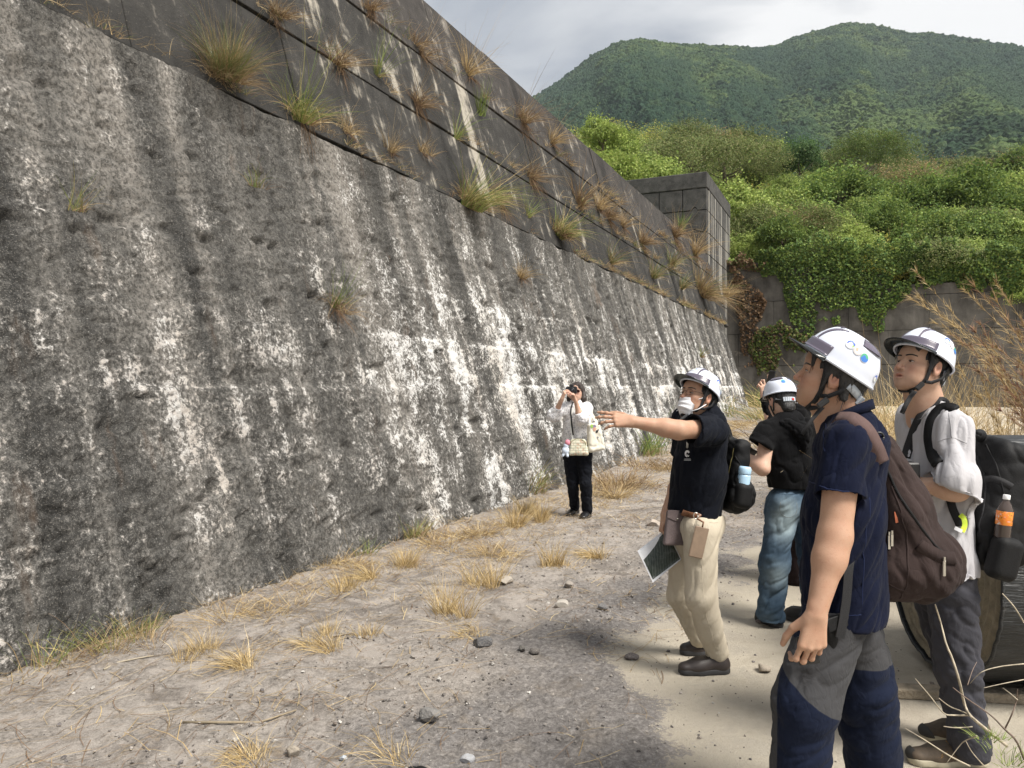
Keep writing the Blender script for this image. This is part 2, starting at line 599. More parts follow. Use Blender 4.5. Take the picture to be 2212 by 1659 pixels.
edge = math2(nt, 'ADD', am, math2(nt, 'MULTIPLY', math2(nt, 'SUBTRACT', fine, 0.5), 0.9))
dust = sstep(nt, math2(nt, 'ADD', am, math2(nt, 'MULTIPLY', math2(nt, 'SUBTRACT', med, 0.5), 3.2)), -0.55, 0.15, 0.0, 0.42)
conc = mixc(nt, dust, conc, ramp(nt, speck, [(0.3, (0.21, 0.185, 0.16)), (0.75, (0.37, 0.33, 0.28))]))
strip = math2(nt, 'MULTIPLY', sstep(nt, math2(nt, 'ADD', am, math2(nt, 'MULTIPLY', math2(nt, 'SUBTRACT', big, 0.5), 2.4)), 1.15, 0.45), sstep(nt, med, 0.36, 0.52, 0.3, 0.9))
dcol = mixc(nt, strip, dcol, ramp(nt, fine, [(0.3, (0.075, 0.069, 0.066)), (0.5, (0.185, 0.172, 0.165)), (0.68, (0.33, 0.31, 0.295))]))
col = mixc(nt, sstep(nt, edge, -0.03, 0.05), conc, dcol)
L(col, b.inputs['Base Color'])
b.inputs['Roughness'].default_value = 0.95; b.inputs['Specular IOR Level'].default_value = 0.15
b1 = bump(nt, None, fine, 0.02, 0.8)
bump(nt, b, speck, 0.008, 0.8, b1)
tag(link('ground', gm, m), kind='structure')

# ---- long battered wall: rough lower face and three courses of blocks
def wallmat_coords(nt, ob):
    n = N(nt, 'ShaderNodeTexCoord'); n.object = ob
    return n.outputs['Object']
wall = empty('retaining_wall', P0, 'long leaning concrete wall with a rough whitened lower face and dark block courses above', 'wall')
wall.matrix_basis = Matrix(((WD[0], WW[0], WF[0], P0[0]), (WD[1], WW[1], WF[1], P0[1]), (WD[2], WW[2], WF[2], P0[2]), (0, 0, 0, 1)))

m, nt, b = newmat('rough_concrete'); L = nt.links.new
oc = wallmat_coords(nt, wall)
relief = attr(nt, 'relief'); lift = attr(nt, 'lift')
stk = noise(nt, mapping(nt, oc, (1.9, 0.22, 0.3)), 1.0, 6, 0.62, 0.3)      # long run-off streaks
stk2 = noise(nt, mapping(nt, oc, (5.2, 1.1, 1.0), (4, 2, 0)), 1.0, 6, 0.66, 0.7)
blot = noise(nt, mapping(nt, oc, (1.0, 0.62, 1), (9, 1, 0)), 1.7, 8, 0.70, 0.5)
stk3 = noise(nt, mapping(nt, oc, (1.35, 0.10, 0.3), (11, 5, 0)), 1.0, 4, 0.6, 0.25)
colA = noise(nt, mapping(nt, oc, (1.9, 0.085, 0.3), (21, 8, 0)), 1.0, 4, 0.55, 0.45)
colB = noise(nt, mapping(nt, oc, (0.85, 0.16, 0.3), (2, 5, 0)), 1.0, 7, 0.68, 0.6)
colm = math2(nt, 'ADD', math2(nt, 'MULTIPLY', colA, 0.85), math2(nt, 'MULTIPLY', colB, 0.65))
colm = math2(nt, 'SUBTRACT', colm, 0.25)
f1 = noise(nt, mapping(nt, oc, (1, 0.8, 1)), 9.0, 8, 0.72, 0.4)
f2 = noise(nt, mapping(nt, oc, (1, 0.8, 1), (3, 3, 3)), 34.0, 6, 0.7)
f3 = noise(nt, oc, 110.0, 4, 0.7)
tone = math2(nt, 'ADD', math2(nt, 'ADD', math2(nt, 'MULTIPLY', colm, 0.56), math2(nt, 'MULTIPLY', f1, 0.20)), math2(nt, 'ADD', math2(nt, 'MULTIPLY', f2, 0.20), math2(nt, 'MULTIPLY', blot, 0.14)))
tone = math2(nt, 'SUBTRACT', tone, 0.052)
base = ramp(nt, tone, [(0.39, (0.038, 0.038, 0.0375)), (0.46, (0.078, 0.076, 0.072)), (0.53, (0.150, 0.143, 0.132)), (0.60, (0.265, 0.246, 0.222))])
base = mixc(nt, sstep(nt, stk3, 0.50, 0.66, 0.0, 0.65), base, mixc(nt, 0.72, base, (0.012, 0.0125, 0.012)))
base = mixc(nt, sstep(nt, f2, 0.52, 0.42, 0.0, 0.5), base, (0.035, 0.033, 0.030))
base = mixc(nt, sstep(nt, f3, 0.54, 0.66, 0.0, 0.7), base, (0.30, 0.282, 0.255))
rust = sstep(nt, noise(nt, mapping(nt, oc, (2.4, 0.5, 1), (2, 8, 1)), 1.6, 5, 0.6), 0.60, 0.74, 0.0, 0.35)
base = mixc(nt, rust, base, (0.17, 0.105, 0.065))
# lime crust: clustered run-off patches, broken into grains
w = math2(nt, 'ADD', math2(nt, 'MULTIPLY', blot, 0.55), math2(nt, 'MULTIPLY', stk2, 0.60))
w = math2(nt, 'ADD', w, math2(nt, 'MULTIPLY', math2(nt, 'SUBTRACT', colm, 0.5), 0.75))
sx_ = N(nt, 'ShaderNodeSeparateXYZ'); nt.links.new(oc, sx_.inputs[0])
low = sstep(nt, sx_.outputs[1], 3.6, 1.7, -0.075, 0.03)
lowu = sstep(nt, sx_.outputs[0], 4.0, 12.0, -0.042, 0.05)
w = math2(nt, 'ADD', math2(nt, 'ADD', w, low), lowu)
w = math2(nt, 'ADD', w, 0.205)
w = math2(nt, 'ADD', w, math2(nt, 'MULTIPLY', f1, 0.65))
w = math2(nt, 'ADD', w, math2(nt, 'MULTIPLY', f2, 1.15))
w = math2(nt, 'ADD', w, math2(nt, 'MULTIPLY', f3, 0.25))
w = math2(nt, 'ADD', w, math2(nt, 'MULTIPLY', relief, 0.42))
sx0 = N(nt, 'ShaderNodeSeparateXYZ'); nt.links.new(oc, sx0.inputs[0])
w = math2(nt, 'ADD', w, math2(nt, 'MULTIPLY', math2(nt, 'MULTIPLY', lift, sstep(nt, sx0.outputs[0], 4.0, 9.0, 0.25, 1.0)), 0.17))
wm = sstep(nt, w, 1.93, 2.06, 0.0, 0.95)
wm_soft = sstep(nt, w, 1.76, 2.00, 0.0, 0.45)
wcol = ramp(nt, f3, [(0.38, (0.52, 0.51, 0.49)), (0.6, (0.86, 0.86, 0.85))])
wcol = mixc(nt, sstep(nt, stk, 0.5, 0.62, 0.0, 0.55), wcol, (0.66, 0.585, 0.50))
wcol = mixc(nt, math2(nt, 'MULTIPLY', sstep(nt, sx0.outputs[0], 9.0, 4.0), sstep(nt, f1, 0.42, 0.60, 0.15, 0.75)), wcol, (0.50, 0.445, 0.395))
col = mixc(nt, wm_soft, base, (0.30, 0.285, 0.265))
col = mixc(nt, wm, col, wcol)
col = mixc(nt, sstep(nt, noise(nt, oc, 64.0, 3, 0.6), 0.665, 0.71, 0.0, 0.5), col, (0.55, 0.54, 0.52))
col = mixc(nt, sstep(nt, noise(nt, mapping(nt, oc, (1, 1.5, 1), (5, 5, 5)), 48.0, 3, 0.65), 0.36, 0.30, 0.0, 0.8), col, (0.025, 0.024, 0.022))
L(col, b.inputs['Base Color'])
b.inputs['Roughness'].default_value = 0.95; b.inputs['Specular IOR Level'].default_value = 0.15
b1 = bump(nt, None, f1, 0.022, 1.0)
b2 = bump(nt, None, f2, 0.026, 1.0, b1)
bump(nt, b, f3, 0.008, 1.0, b2)
M_rough = m
us = [-4.0]
while us[-1] < U_END:
    us.append(us[-1] + float(np.clip(0.009 * max(2.4, us[-1] + 0.6), 0.022, 0.11)))
us[-1] = U_END
us = np.array(us); vs_ = np.linspace(-0.35, 4.24 * SL - 0.03, 190)
UU, VV = np.meshgrid(us, vs_, indexing='ij')
p3 = np.stack([UU, VV, np.zeros_like(UU)], -1)
big_ = fbm(p3 * np.array([0.7, 0.8, 1]), 3, 0.5) - 0.5
midn = fbm(p3 * np.array([3.2, 3.6, 1]) + 4, 4, 0.55) - 0.5
fin_ = fbm(p3 * np.array([13, 14, 1]) + 8, 3, 0.6) - 0.5
gutter = fbm(p3 * np.array([1.9, 0.16, 1]) + 2, 3, 0.5) - 0.5
lift_ = np.zeros_like(UU)
for k, hl in enumerate((1.02, 1.62, 2.2, 2.85)):
    wob = (fbm(np.stack([UU * 0.9, UU * 0 + k * 9, UU * 0], -1), 3) - 0.5) * 0.14
    t = (hl + wob) - VV
    on = np.clip((fbm(np.stack([UU * 0.8, UU * 0 + 3 + k * 5, UU * 0], -1), 3) - 0.42) * 5, 0, 1)
    lift_ = np.maximum(lift_, on * np.where(t > -0.015, np.exp(-np.maximum(t, 0) / 0.28), 0))
ledge = np.zeros_like(UU)
for k, hl in enumerate((1.02, 1.62, 2.2, 2.85)):
    wob = (fbm(np.stack([UU * 0.9, UU * 0 + k * 9, UU * 0], -1), 3) - 0.5) * 0.06
    t = (hl + wob) - VV
    ledge += 0.022 * np.clip(t / 0.03, 0, 1) * np.clip(1 - t / 0.5, 0, 1)
spall = np.clip(fbm(p3 * np.array([5, 6, 1]) + 21, 3, 0.6) - 0.60, 0, 1)
fin2 = fbm(p3 * np.array([30, 32, 1]) + 15, 2, 0.6) - 0.5
zz = 0.04 * big_ + 0.034 * midn + 0.040 * fin_ + 0.045 * fin2 + 0.02 * gutter + ledge - 0.3 * spall - 0.03
zz *= np.clip((4.24 * SL - 0.03 - VV) / 0.25, 0.25, 1)
topk = np.clip((VV - 4.04) / 0.35, 0, 1)
rag = fbm(np.stack([UU * 2.2, UU * 0 + 7, UU * 0], -1), 4, 0.6) - 0.42
VV2 = VV + topk * (0.025 + 0.12 * rag)
zz = zz + topk * (0.012 + 0.03 * rag)
hv = np.stack([UU, VV2, zz], -1).reshape(-1, 3)
ni, nj = UU.shape
ii = (np.arange(ni - 1)[:, None] * nj + np.arange(nj - 1)[None]).ravel()
hf = np.stack([ii, ii + nj, ii + nj + 1, ii + 1], 1)
me = mesh_np('rough_face', hv, hf, True, {'relief': (midn + fin_ * 0.6 - spall).ravel(), 'lift': lift_.ravel()})
link('rough_face', me, M_rough, wall, local=True)

def block_mat(name, base_lo, base_hi, streak, ob, vert=True, amount=1.0, sx=2.6):
    m, nt, b = newmat(name); L = nt.links.new
    oc = wallmat_coords(nt, ob)
    s1 = noise(nt, mapping(nt, oc, (sx * 0.40, 0.24, 0.3), (1, 0, 0)), 1.0, 6, 0.66, 0.5)
    s2 = noise(nt, mapping(nt, oc, (sx * 2.6, 0.28, 0.3), (7, 3, 0)), 1.0, 4, 0.6, 0.3)
    f1 = noise(nt, oc, 3.2, 6, 0.65, 0.3)
    f2 = noise(nt, oc, 60.0, 4, 0.75)
    c = ramp(nt, math2(nt, 'ADD', math2(nt, 'MULTIPLY', f1, 0.55), math2(nt, 'MULTIPLY', s1, 0.45)), [(0.38, base_lo), (0.62, base_hi)])
    k = math2(nt, 'ADD', math2(nt, 'ADD', math2(nt, 'MULTIPLY', s1, 0.55), math2(nt, 'MULTIPLY', s2, 0.34)), math2(nt, 'MULTIPLY', f1, 0.36))
    c = mixc(nt, sstep(nt, k, 0.675, 0.78, 0.0, 0.8 * amount), c, streak)
    c = mixc(nt, sstep(nt, s1, 0.48, 0.34, 0.0, 0.6), c, tuple(x * 0.5 for x in base_lo))
    c = mixc(nt, sstep(nt, f2, 0.60, 0.72, 0.0, 0.7), c, tuple(0.55 * x + 0.02 for x in streak))
    c = mixc(nt, sstep(nt, f2, 0.30, 0.42, 0.55, 0.0), c, tuple(x * 0.35 for x in base_lo))
    L(c, b.inputs['Base Color'])
    b.inputs['Roughness'].default_value = 0.92; b.inputs['Specular IOR Level'].default_value = 0.2
    b1 = bump(nt, None, f1, 0.02, 0.6)
    bump(nt, b, f2, 0.012, 1.0, b1)
    return m
M_block = block_mat('stained_block', (0.022, 0.0215, 0.021), (0.056, 0.0535, 0.050), (0.42, 0.385, 0.325), wall)
M_cope = block_mat('stained_block_top', (0.030, 0.028, 0.027), (0.068, 0.062, 0.058), (0.34, 0.31, 0.27), wall, amount=0.9)
def block_mesh(w, h, d, bev=0.006):
    mb = MB(); mb.box((w / 2, h / 2, -d / 2), (w - 0.004, h - 0.042, d), bev=bev)
    vs = np.concatenate(mb.v)
    return mesh_np('concrete_block', vs, mb.f, False)
courses = [(4.24, 5.38), (5.38, 6.52), (6.52, 7.78)]
BW = 2.1
for k, (h0, h1) in enumerate(courses):
    bm_full = block_mesh(BW, (h1 - h0) * SL, 0.6)
    bm_full.materials.append(M_cope if k == 2 else M_block)
    u = -4.0 + (k % 2) * BW / 2 - BW
    while u < U_END + 1.5 - 0.35 * k - 0.2:
        o = link('concrete_block', bm_full, None, wall, local=True)
        o.location = (u, h0 * SL, 0.015 * (rnd.random() - 0.5) + 0.01)
        o.rotation_euler = (R(rnd.uniform(-0.25, 0.25)), R(rnd.uniform(-0.2, 0.2)), 0)
        u += BW
# body of the wall behind its faces
mb = MB(); mb.box(((U_END - 4) / 2, 4.0, -0.85), (U_END + 4.4, 8.1, 0.9))
me = mesh_np('core', np.concatenate(mb.v), mb.f, False)
link('core', me, M_block, wall, local=True)

# ---- block tower at the far end (vertical faces, keyed blocks)
TC = V(9.07, 35.8, 0)                  # its near corner
T_TOP = CAM_H + (835 - 370) / FPX * 35.8
tower = empty('block_tower', TC + V(0, 0, 0.5), 'dark concrete block tower with keyed joints standing above the far end of the wall', 'wall')
tower.matrix_basis = Matrix(((-WN[0], WD[0], 0, TC[0]), (-WN[1], WD[1], 0, TC[1]), (0, 0, 1, 0.5), (0, 0, 0, 1)))
tower_axis = empty('stain_axis', (0, 0, 0))
bpy.data.objects.remove(tower_axis)
# local: x = away from the yard (left in the picture), y = along the wall, z up
def tower_mat(name, face):
    m, nt, b = newmat(name); L = nt.links.new
    n = N(nt, 'ShaderNodeTexCoord'); n.object = tower
    oc = n.outputs['Object']
    s1 = noise(nt, mapping(nt, oc, (2.8, 2.8, 0.10)), 1.0, 5, 0.6, 0.1)
    f1 = noise(nt, oc, 2.6, 6, 0.65)
    f2 = noise(nt, oc, 26.0, 4, 0.75)
    c = ramp(nt, f1, [(0.35, (0.042, 0.041, 0.040)), (0.65, (0.092, 0.089, 0.085))])
    c = mixc(nt, sstep(nt, f2, 0.55, 0.75, 0.0, 0.6), c, (0.22, 0.21, 0.195))
    if face:
        c = mixc(nt, sstep(nt, s1, 0.50, 0.62, 0.0, 0.85), c, (0.36, 0.345, 0.31))
    L(c, b.inputs['Base Color']); b.inputs['Roughness'].default_value = 0.92; b.inputs['Specular IOR Level'].default_value = 0.2
    bump(nt, b, f2, 0.02, 1.0)
    return m
M_tf, M_ts = tower_mat('tower_front', False), tower_mat('tower_side', True)
bh, bw = 1.02, 1.12
rows = int((T_TOP - 0.5 - 0.75) / bh)
zt = T_TOP - 0.5
def keyed(w, h, d, key):
    """block front outline with a half-round key notch in its lower edge and a bump on top"""
    top, bot = [], []
    def edge(z, s):
        pts = []
        if key:
            pts = [(0.0, z), (w * 0.36, z)]
            for t in range(7):
                a = math.pi * (1 - t / 6)
                pts.append((w * 0.5 + 0.13 * math.cos(a), z + 0.13 * math.sin(a)))
            pts += [(w * 0.64, z), (w, z)]
        else:
            pts = [(0, z), (w, z)]
        return pts
    g_ = 0.022
    lo = [(min(max(x, g_), w - g_), z + g_) for x, z in edge(0, 1)]
    hi = [(min(max(x, g_), w - g_), z - g_) for x, z in edge(h, 1)]
    ring = lo + hi[::-1]
    n = len(ring)
    vs = [(x, 0, z) for x, z in ring] + [(x, d, z) for x, z in ring]
    fs = [list(range(n)), list(range(2 * n - 1, n - 1, -1))] + [[k, k + n, (k + 1) % n + n, (k + 1) % n] for k in range(n)]
    return mesh_np('concrete_block', np.array(vs, float), fs, False)
mk = {}
for r in range(rows):
    z1 = zt - 0.75 - r * bh
    x = 0.0
    first = True
    while x < 5.2:
        w = bw if (r % 2 == 0 or not first) else bw * (1.0 if r % 3 else 1.0)
        if r % 2 and x > 0: pass
        key = (first or (r % 2 == 1 and 1.0 < x < 1.3)) and r > 0
        kk = (w, first and r < rows - 1)
        if kk not in mk:
            mk[kk] = keyed(w, bh, 0.5, kk[1]); mk[kk].materials.append(M_tf)
        o = link('concrete_block', mk[kk], None, tower, local=True)
        o.location = (x, 0.004 * rnd.random(), z1 - bh)
        x += w * (1 if first or r % 2 == 0 else 1)
        if first and r % 2: x -= 0.0
        first = False
# side face courses (one long block per 2.2 m)
sm = mesh_np('concrete_block', np.concatenate((lambda q: (q.box((0.25, 1.1, bh / 2), (0.5, 2.18, bh - 0.03), bev=0.012), q.v)[1])(MB())), (lambda q: (q.box((0.25, 1.1, bh / 2), (0.5, 2.18, bh - 0.03), bev=0.012), q.f)[1])(MB()), False)
sm.materials.append(M_ts)
for r in range(rows):
    for k in range(3):
        o = link('concrete_block', sm, None, tower, local=True)
        o.location = (-0.012 + 0.006 * rnd.random(), 0.52 + k * 2.2, zt - 0.75 - (r + 1) * bh)
mb = MB(); mb.box((2.6, 3.6, zt - 0.37), (5.24, 7.24, 0.74), bev=0.03)
link('cap_slab', mesh_np('cap_slab', np.concatenate(mb.v), mb.f, False), M_tf, tower, local=True)
mb = MB(); mb.box((2.66, 3.7, (zt - 0.75) / 2), (5.0, 6.8, zt - 0.76))
link('core', mesh_np('core', np.concatenate(mb.v), mb.f, False), M_tf, tower, local=True)

# ---- grey panelled wall across the far end
BA = V(11.57, 41.4, 0)
BR = WN.copy()                         # to the right (towards the yard side)
back = empty('panel_wall', BA, 'grey panelled concrete wall closing the far end under hanging ivy', 'wall')
back.matrix_basis = Matrix(((BR[0], WD[0], 0, BA[0]), (BR[1], WD[1], 0, BA[1]), (0, 0, 1, 0), (0, 0, 0, 1)))
m, nt, b = newmat('panel_concrete'); L = nt.links.new
n = N(nt, 'ShaderNodeTexCoord'); n.object = back; oc = n.outputs['Object']
s1 = noise(nt, mapping(nt, oc, (1.3, 1, 0.16)), 1.0, 5, 0.6, 0.2)
f1 = noise(nt, oc, 1.1, 6, 0.65, 0.5); f2 = noise(nt, oc, 22.0, 5, 0.7)
c = ramp(nt, math2(nt, 'ADD', math2(nt, 'MULTIPLY', s1, 0.5), math2(nt, 'MULTIPLY', f1, 0.5)), [(0.36, (0.050, 0.046, 0.041)), (0.52, (0.115, 0.107, 0.096)), (0.66, (0.185, 0.172, 0.155))])
c = mixc(nt, sstep(nt, f2, 0.60, 0.76, 0.0, 0.5), c, (0.27, 0.25, 0.22))
c = mixc(nt, sstep(nt, noise(nt, mapping(nt, oc, (0.6, 1, 1.4), (4, 0, 2)), 1.3, 5, 0.7), 0.60, 0.70, 0.0, 0.6), c, (0.30, 0.265, 0.22))
L(c, b.inputs['Base Color']); b.inputs['Roughness'].default_value = 0.9; b.inputs['Specular IOR Level'].default_value = 0.2
bump(nt, b, f2, 0.006, 0.7)
M_panel = m
def back_top(s): return 8.15 - 0.17 * np.minimum(s, 14.0)
PW, PH = 3.6, 1.7
mk = {}
for r in range(5):
    z0 = 2.62 - PH + (r - 0) * PH if r > 0 else 2.62 - PH - 0.9
    z0 = [0.1, 2.62, 4.32, 6.02, 7.72][r]; z1 = [2.62, 4.32, 6.02, 7.72, 9.4][r]
    s = -1.2 - (r % 2) * PW / 2
    while s < 44:
        ht = min(z1, float(back_top(s + PW / 2)) + 0.05) - z0
        if ht > 0.12:
            kk = (r, round(ht, 2))
            if kk not in mk:
                mb = MB(); mb.box((PW / 2, 0.15, ht / 2), (PW - 0.014, 0.3, ht - 0.022), bev=0.008)
                mk[kk] = mesh_np('concrete_panel', np.concatenate(mb.v), mb.f, False); mk[kk].materials.append(M_panel)
            o = link('concrete_panel', mk[kk], None, back, local=True)
            o.location = (s, 0.01 * rnd.random(), z0)
        s += PW
mb = MB(); mb.box((21.0, 0.45, 3.2), (46, 0.5, 6.3))
link('core', mesh_np('core', np.concatenate(mb.v), mb.f, False), M_panel, back, local=True)

# ---- hill terrain behind the walls, rising to the mountain
def bank_z(s, w):
    s = np.asarray(s, float); w = np.asarray(w, float)
    base = back_top(np.clip(s, 0, 30)) - 0.15
    base = np.where(s < 0, 8.0 + 0.03 * np.minimum(-s, 30), base)
    rise = np.where(w < 48, 0.33 * w, 15.84 + 0.06 * (w - 48))
    return base + rise + np.clip(-s, 0, 14) * 0.50
def bank_pt(s, w, dz=0.0):
    p = BA[None] + np.atleast_1d(s)[:, None] * BR[None] + np.atleast_1d(w)[:, None] * WD[None]
    n = (fbm(p * np.array([0.12, 0.12, 0]), 3) - 0.5) * np.clip(np.atleast_1d(w)[:, None][:, 0] / 10, 0, 1) * 3.0
    p[:, 2] = bank_z(s, w) + n + dz
    return p
bs = np.concatenate([np.linspace(-70, -8, 20), np.linspace(-6, 32, 70), np.linspace(36, 300, 26)])
bw_ = np.concatenate([[0.3], np.linspace(0.8, 70, 90), np.geomspace(74, 320, 20)])
S2, W2 = np.meshgrid(bs, bw_, indexing='ij')
bv = bank_pt(S2.ravel(), W2.ravel())
ni, nj = S2.shape
ii = (np.arange(ni - 1)[:, None] * nj + np.arange(nj - 1)[None]).ravel()
bf = np.stack([ii, ii + nj, ii + nj + 1, ii + 1], 1)
m, nt, b = newmat('hill_soil'); L = nt.links.new
g = N(nt, 'ShaderNodeNewGeometry').outputs['Position']
L(ramp(nt, noise(nt, g, 0.8, 6, 0.7), [(0.3, (0.030, 0.042, 0.016)), (0.5, (0.060, 0.085, 0.026)), (0.7, (0.11, 0.12, 0.045))]), b.inputs['Base Color'])
b.inputs['Roughness'].default_value = 1.0; b.inputs['Specular IOR Level'].default_value = 0.1
M_soil = m
tag(link('hillside', mesh_np('hillside', bv, bf, True), M_soil), kind='structure')
# terrain behind the long wall's crest
bu = np.linspace(-60, 44, 40); bq = np.concatenate([[6.75], np.linspace(7.5, 120, 40)])
S2, W2 = np.meshgrid(bu, bq, indexing='ij')
bv = np.stack([WD[0] * S2 - WN[0] * W2, WD[1] * S2 - WN[1] * W2, 7.7 + 0.16 * (W2 - 6.75) + (vnoise(np.stack([S2, W2, S2 * 0], -1) * 0.2) - 0.5) * np.clip((W2 - 7) / 5, 0, 1) * 1.5], -1).reshape(-1, 3)
ni, nj = S2.shape
ii = (np.arange(ni - 1)[:, None] * nj + np.arange(nj - 1)[None]).ravel()
tag(link('terrace', mesh_np('terrace', bv, np.stack([ii, ii + nj, ii + nj + 1, ii + 1], 1), True), M_soil), kind='structure')

# ---- forested mountain
ridge = np.array([(-2600, 835), (-900, 520), (300, 400), (900, 300), (1100, 246), (1165, 214), (1200, 189), (1260, 150), (1300, 122), (1345, 104), (1395, 99), (1440, 107),
                  (1500, 111), (1560, 114), (1620, 114), (1680, 108), (1720, 93), (1760, 79), (1800, 66), (1825, 60), (1870, 65), (1950, 78),
                  (2030, 86), (2100, 95), (2212, 112), (2500, 150), (3000, 240), (4000, 420), (6500, 700)], float)
raz = np.arctan((ridge[:, 0] - CX) / FPX)
rtan = (CY - ridge[:, 1]) / FPX * np.cos(raz)
azs = np.linspace(R(-50), R(68), 360)
tn = np.interp(azs, raz, rtan)
ts = np.linspace(0, 1, 90)
A2, T2 = np.meshgrid(azs, ts, indexing='ij')
TN = np.repeat(tn[:, None], len(ts), 1)
rr0 = 230.0 + 0 * A2
r_ridge = 1380 - 260 * np.exp(-((A2 - R(9)) / R(7)) ** 2) + 60 * np.sin(A2 * 17)
RR = rr0 + (r_ridge - rr0) * np.clip(T2 / 0.8, 0, 1) + np.clip(T2 - 0.8, 0, 1) * 2200
z0 = 24.0
prof = np.clip(T2 / 0.8, 0, 1)
Zr = TN * r_ridge
ZZ = z0 + (Zr - z0) * (prof ** 1.25)
ZZ = np.where(Zr < z0, np.minimum(ZZ, z0), ZZ)
ZZ = ZZ - np.clip(T2 - 0.8, 0, 1) * 900
spur = (fbm(np.stack([A2 * 14 + 0.8 * T2, T2 * 1.6, A2 * 0], -1), 4, 0.5) - 0.5) * 110 * np.sin(np.pi * np.clip(T2 / 0.8, 0, 1)) ** 0.8
ZZ = np.maximum(ZZ + spur + CAM_H * (T2 >= 0), -1.5)
MX, MY = RR * np.sin(A2), RR * np.cos(A2)
mv = np.stack([MX, MY, ZZ], -1).reshape(-1, 3)
ni, nj = A2.shape
ii = (np.arange(ni - 1)[:, None] * nj + np.arange(nj - 1)[None]).ravel()
mf = np.stack([ii, ii + 1, ii + nj + 1, ii + nj], 1)[:, ::-1]
m, nt, b = newmat('mountain_floor'); L = nt.links.new
b.inputs['Base Color'].default_value = (0.020, 0.032, 0.014, 1); b.inputs['Roughness'].default_value = 1.0; b.inputs['Specular IOR Level'].default_value = 0.05
tag(link('mountain', mesh_np('mountain', mv, mf, True), m), kind='structure')
# tree crowns on it: points carrying lumpy crowns through geometry nodes
npt = 44000
a_ = rng.uniform(R(-4), R(44), npt); t_ = np.sqrt(rng.uniform(0.03, 0.80 ** 2 * 1.06, npt))
fi = (a_ - azs[0]) / (azs[1] - azs[0]); fj = t_ * (len(ts) - 1)
i0 = np.clip(fi.astype(int), 0, ni - 2); j0 = np.clip(fj.astype(int), 0, nj - 2)
fa, fb = (fi - i0)[:, None], (fj - j0)[:, None]
G = mv.reshape(ni, nj, 3)
fp = G[i0, j0] * (1 - fa) * (1 - fb) + G[i0 + 1, j0] * fa * (1 - fb) + G[i0, j0 + 1] * (1 - fa) * fb + G[i0 + 1, j0 + 1] * fa * fb
fm = bpy.data.meshes.new('forest')
fm.from_pydata([tuple(map(float, p)) for p in fp], [], [])
tone = fbm(fp * np.array([0.006, 0.006, 0.009]), 4, 0.55)
conif = np.clip((fbm(np.stack([a_ * 11 + 2.4, t_ * 3.2, a_ * 0], -1), 4) - 0.53) * 12 + rng.normal(0, 0.3, npt), 0, 1).astype(np.float32)
sz = (rng.uniform(0.6, 1.5, npt) ** 1.3 * 6.6) * (1 - 0.42 * conif)
for nme, arr in (('size', sz), ('tone', tone), ('conif', conif), ('rnd', rng.random(npt))):
    at_ = fm.attributes.new(nme, 'FLOAT', 'POINT'); at_.data.foreach_set('value', np.ascontiguousarray(arr, np.float32))
m, nt, b = newmat('forest_leaves'); L = nt.links.new
def iattr(nme):
    n = N(nt, 'ShaderNodeAttribute', attribute_type='INSTANCER', attribute_name=nme); return n.outputs['Fac']
g = N(nt, 'ShaderNodeTexCoord').outputs['Object']
geo = N(nt, 'ShaderNodeNewGeometry').outputs['Position']
leafn = noise(nt, geo, 0.9, 4, 0.75)
c = ramp(nt, iattr('tone'), [(0.36, (0.026, 0.054, 0.026)), (0.50, (0.050, 0.090, 0.034)), (0.64, (0.092, 0.138, 0.046))])
c = mixc(nt, sstep(nt, iattr('rnd'), 0.62, 0.97, 0.0, 0.8), c, (0.120, 0.165, 0.056))
c = mixc(nt, sstep(nt, iattr('rnd'), 0.0, 0.25, 0.7, 0.0), c, (0.015, 0.034, 0.020))
c = mixc(nt, math2(nt, 'MULTIPLY', iattr('conif'), 0.75), c, (0.022, 0.055, 0.032))
c = mixc(nt, sstep(nt, leafn, 0.35, 0.65, 0.45, 0.0), c, (0.022, 0.040, 0.018))
L(c, b.inputs['Base Color']); b.inputs['Roughness'].default_value = 0.9; b.inputs['Specular IOR Level'].default_value = 0.15
bump(nt, b, leafn, 1.2, 1.0)
M_forest = m
ng = bpy.data.node_groups.new('forest_crowns', 'GeometryNodeTree')
ng.interface.new_socket('Geometry', in_out='INPUT', socket_type='NodeSocketGeometry')
ng.interface.new_socket('Geometry', in_out='OUTPUT', socket_type='NodeSocketGeometry')
gi = ng.nodes.new('NodeGroupInput'); go = ng.nodes.new('NodeGroupOutput')
gl = ng.links.new
ico = ng.nodes.new('GeometryNodeMeshIcoSphere'); ico.inputs['Radius'].default_value = 1.0; ico.inputs['Subdivisions'].default_value = 4
nz = ng.nodes.new('ShaderNodeTexNoise'); nz.inputs['Scale'].default_value = 2.6; nz.inputs['Detail'].default_value = 3.0
sub = ng.nodes.new('ShaderNodeMath'); sub.operation = 'SUBTRACT'; sub.inputs[1].default_value = 0.42
gl(nz.outputs['Fac'], sub.inputs[0])
nrm = ng.nodes.new('GeometryNodeInputNormal')
scv = ng.nodes.new('ShaderNodeVectorMath'); scv.operation = 'SCALE'
mul = ng.nodes.new('ShaderNodeMath'); mul.operation = 'MULTIPLY'; mul.inputs[1].default_value = 1.45
gl(sub.outputs[0], mul.inputs[0])
gl(nrm.outputs[0], scv.inputs[0]); gl(mul.outputs[0], scv.inputs['Scale'])
sp = ng.nodes.new('GeometryNodeSetPosition'); gl(ico.outputs['Mesh'], sp.inputs['Geometry']); gl(scv.outputs[0], sp.inputs['Offset'])
smt = ng.nodes.new('GeometryNodeSetMaterial'); smt.inputs['Material'].default_value = M_forest
gl(sp.outputs[0], smt.inputs['Geometry'])
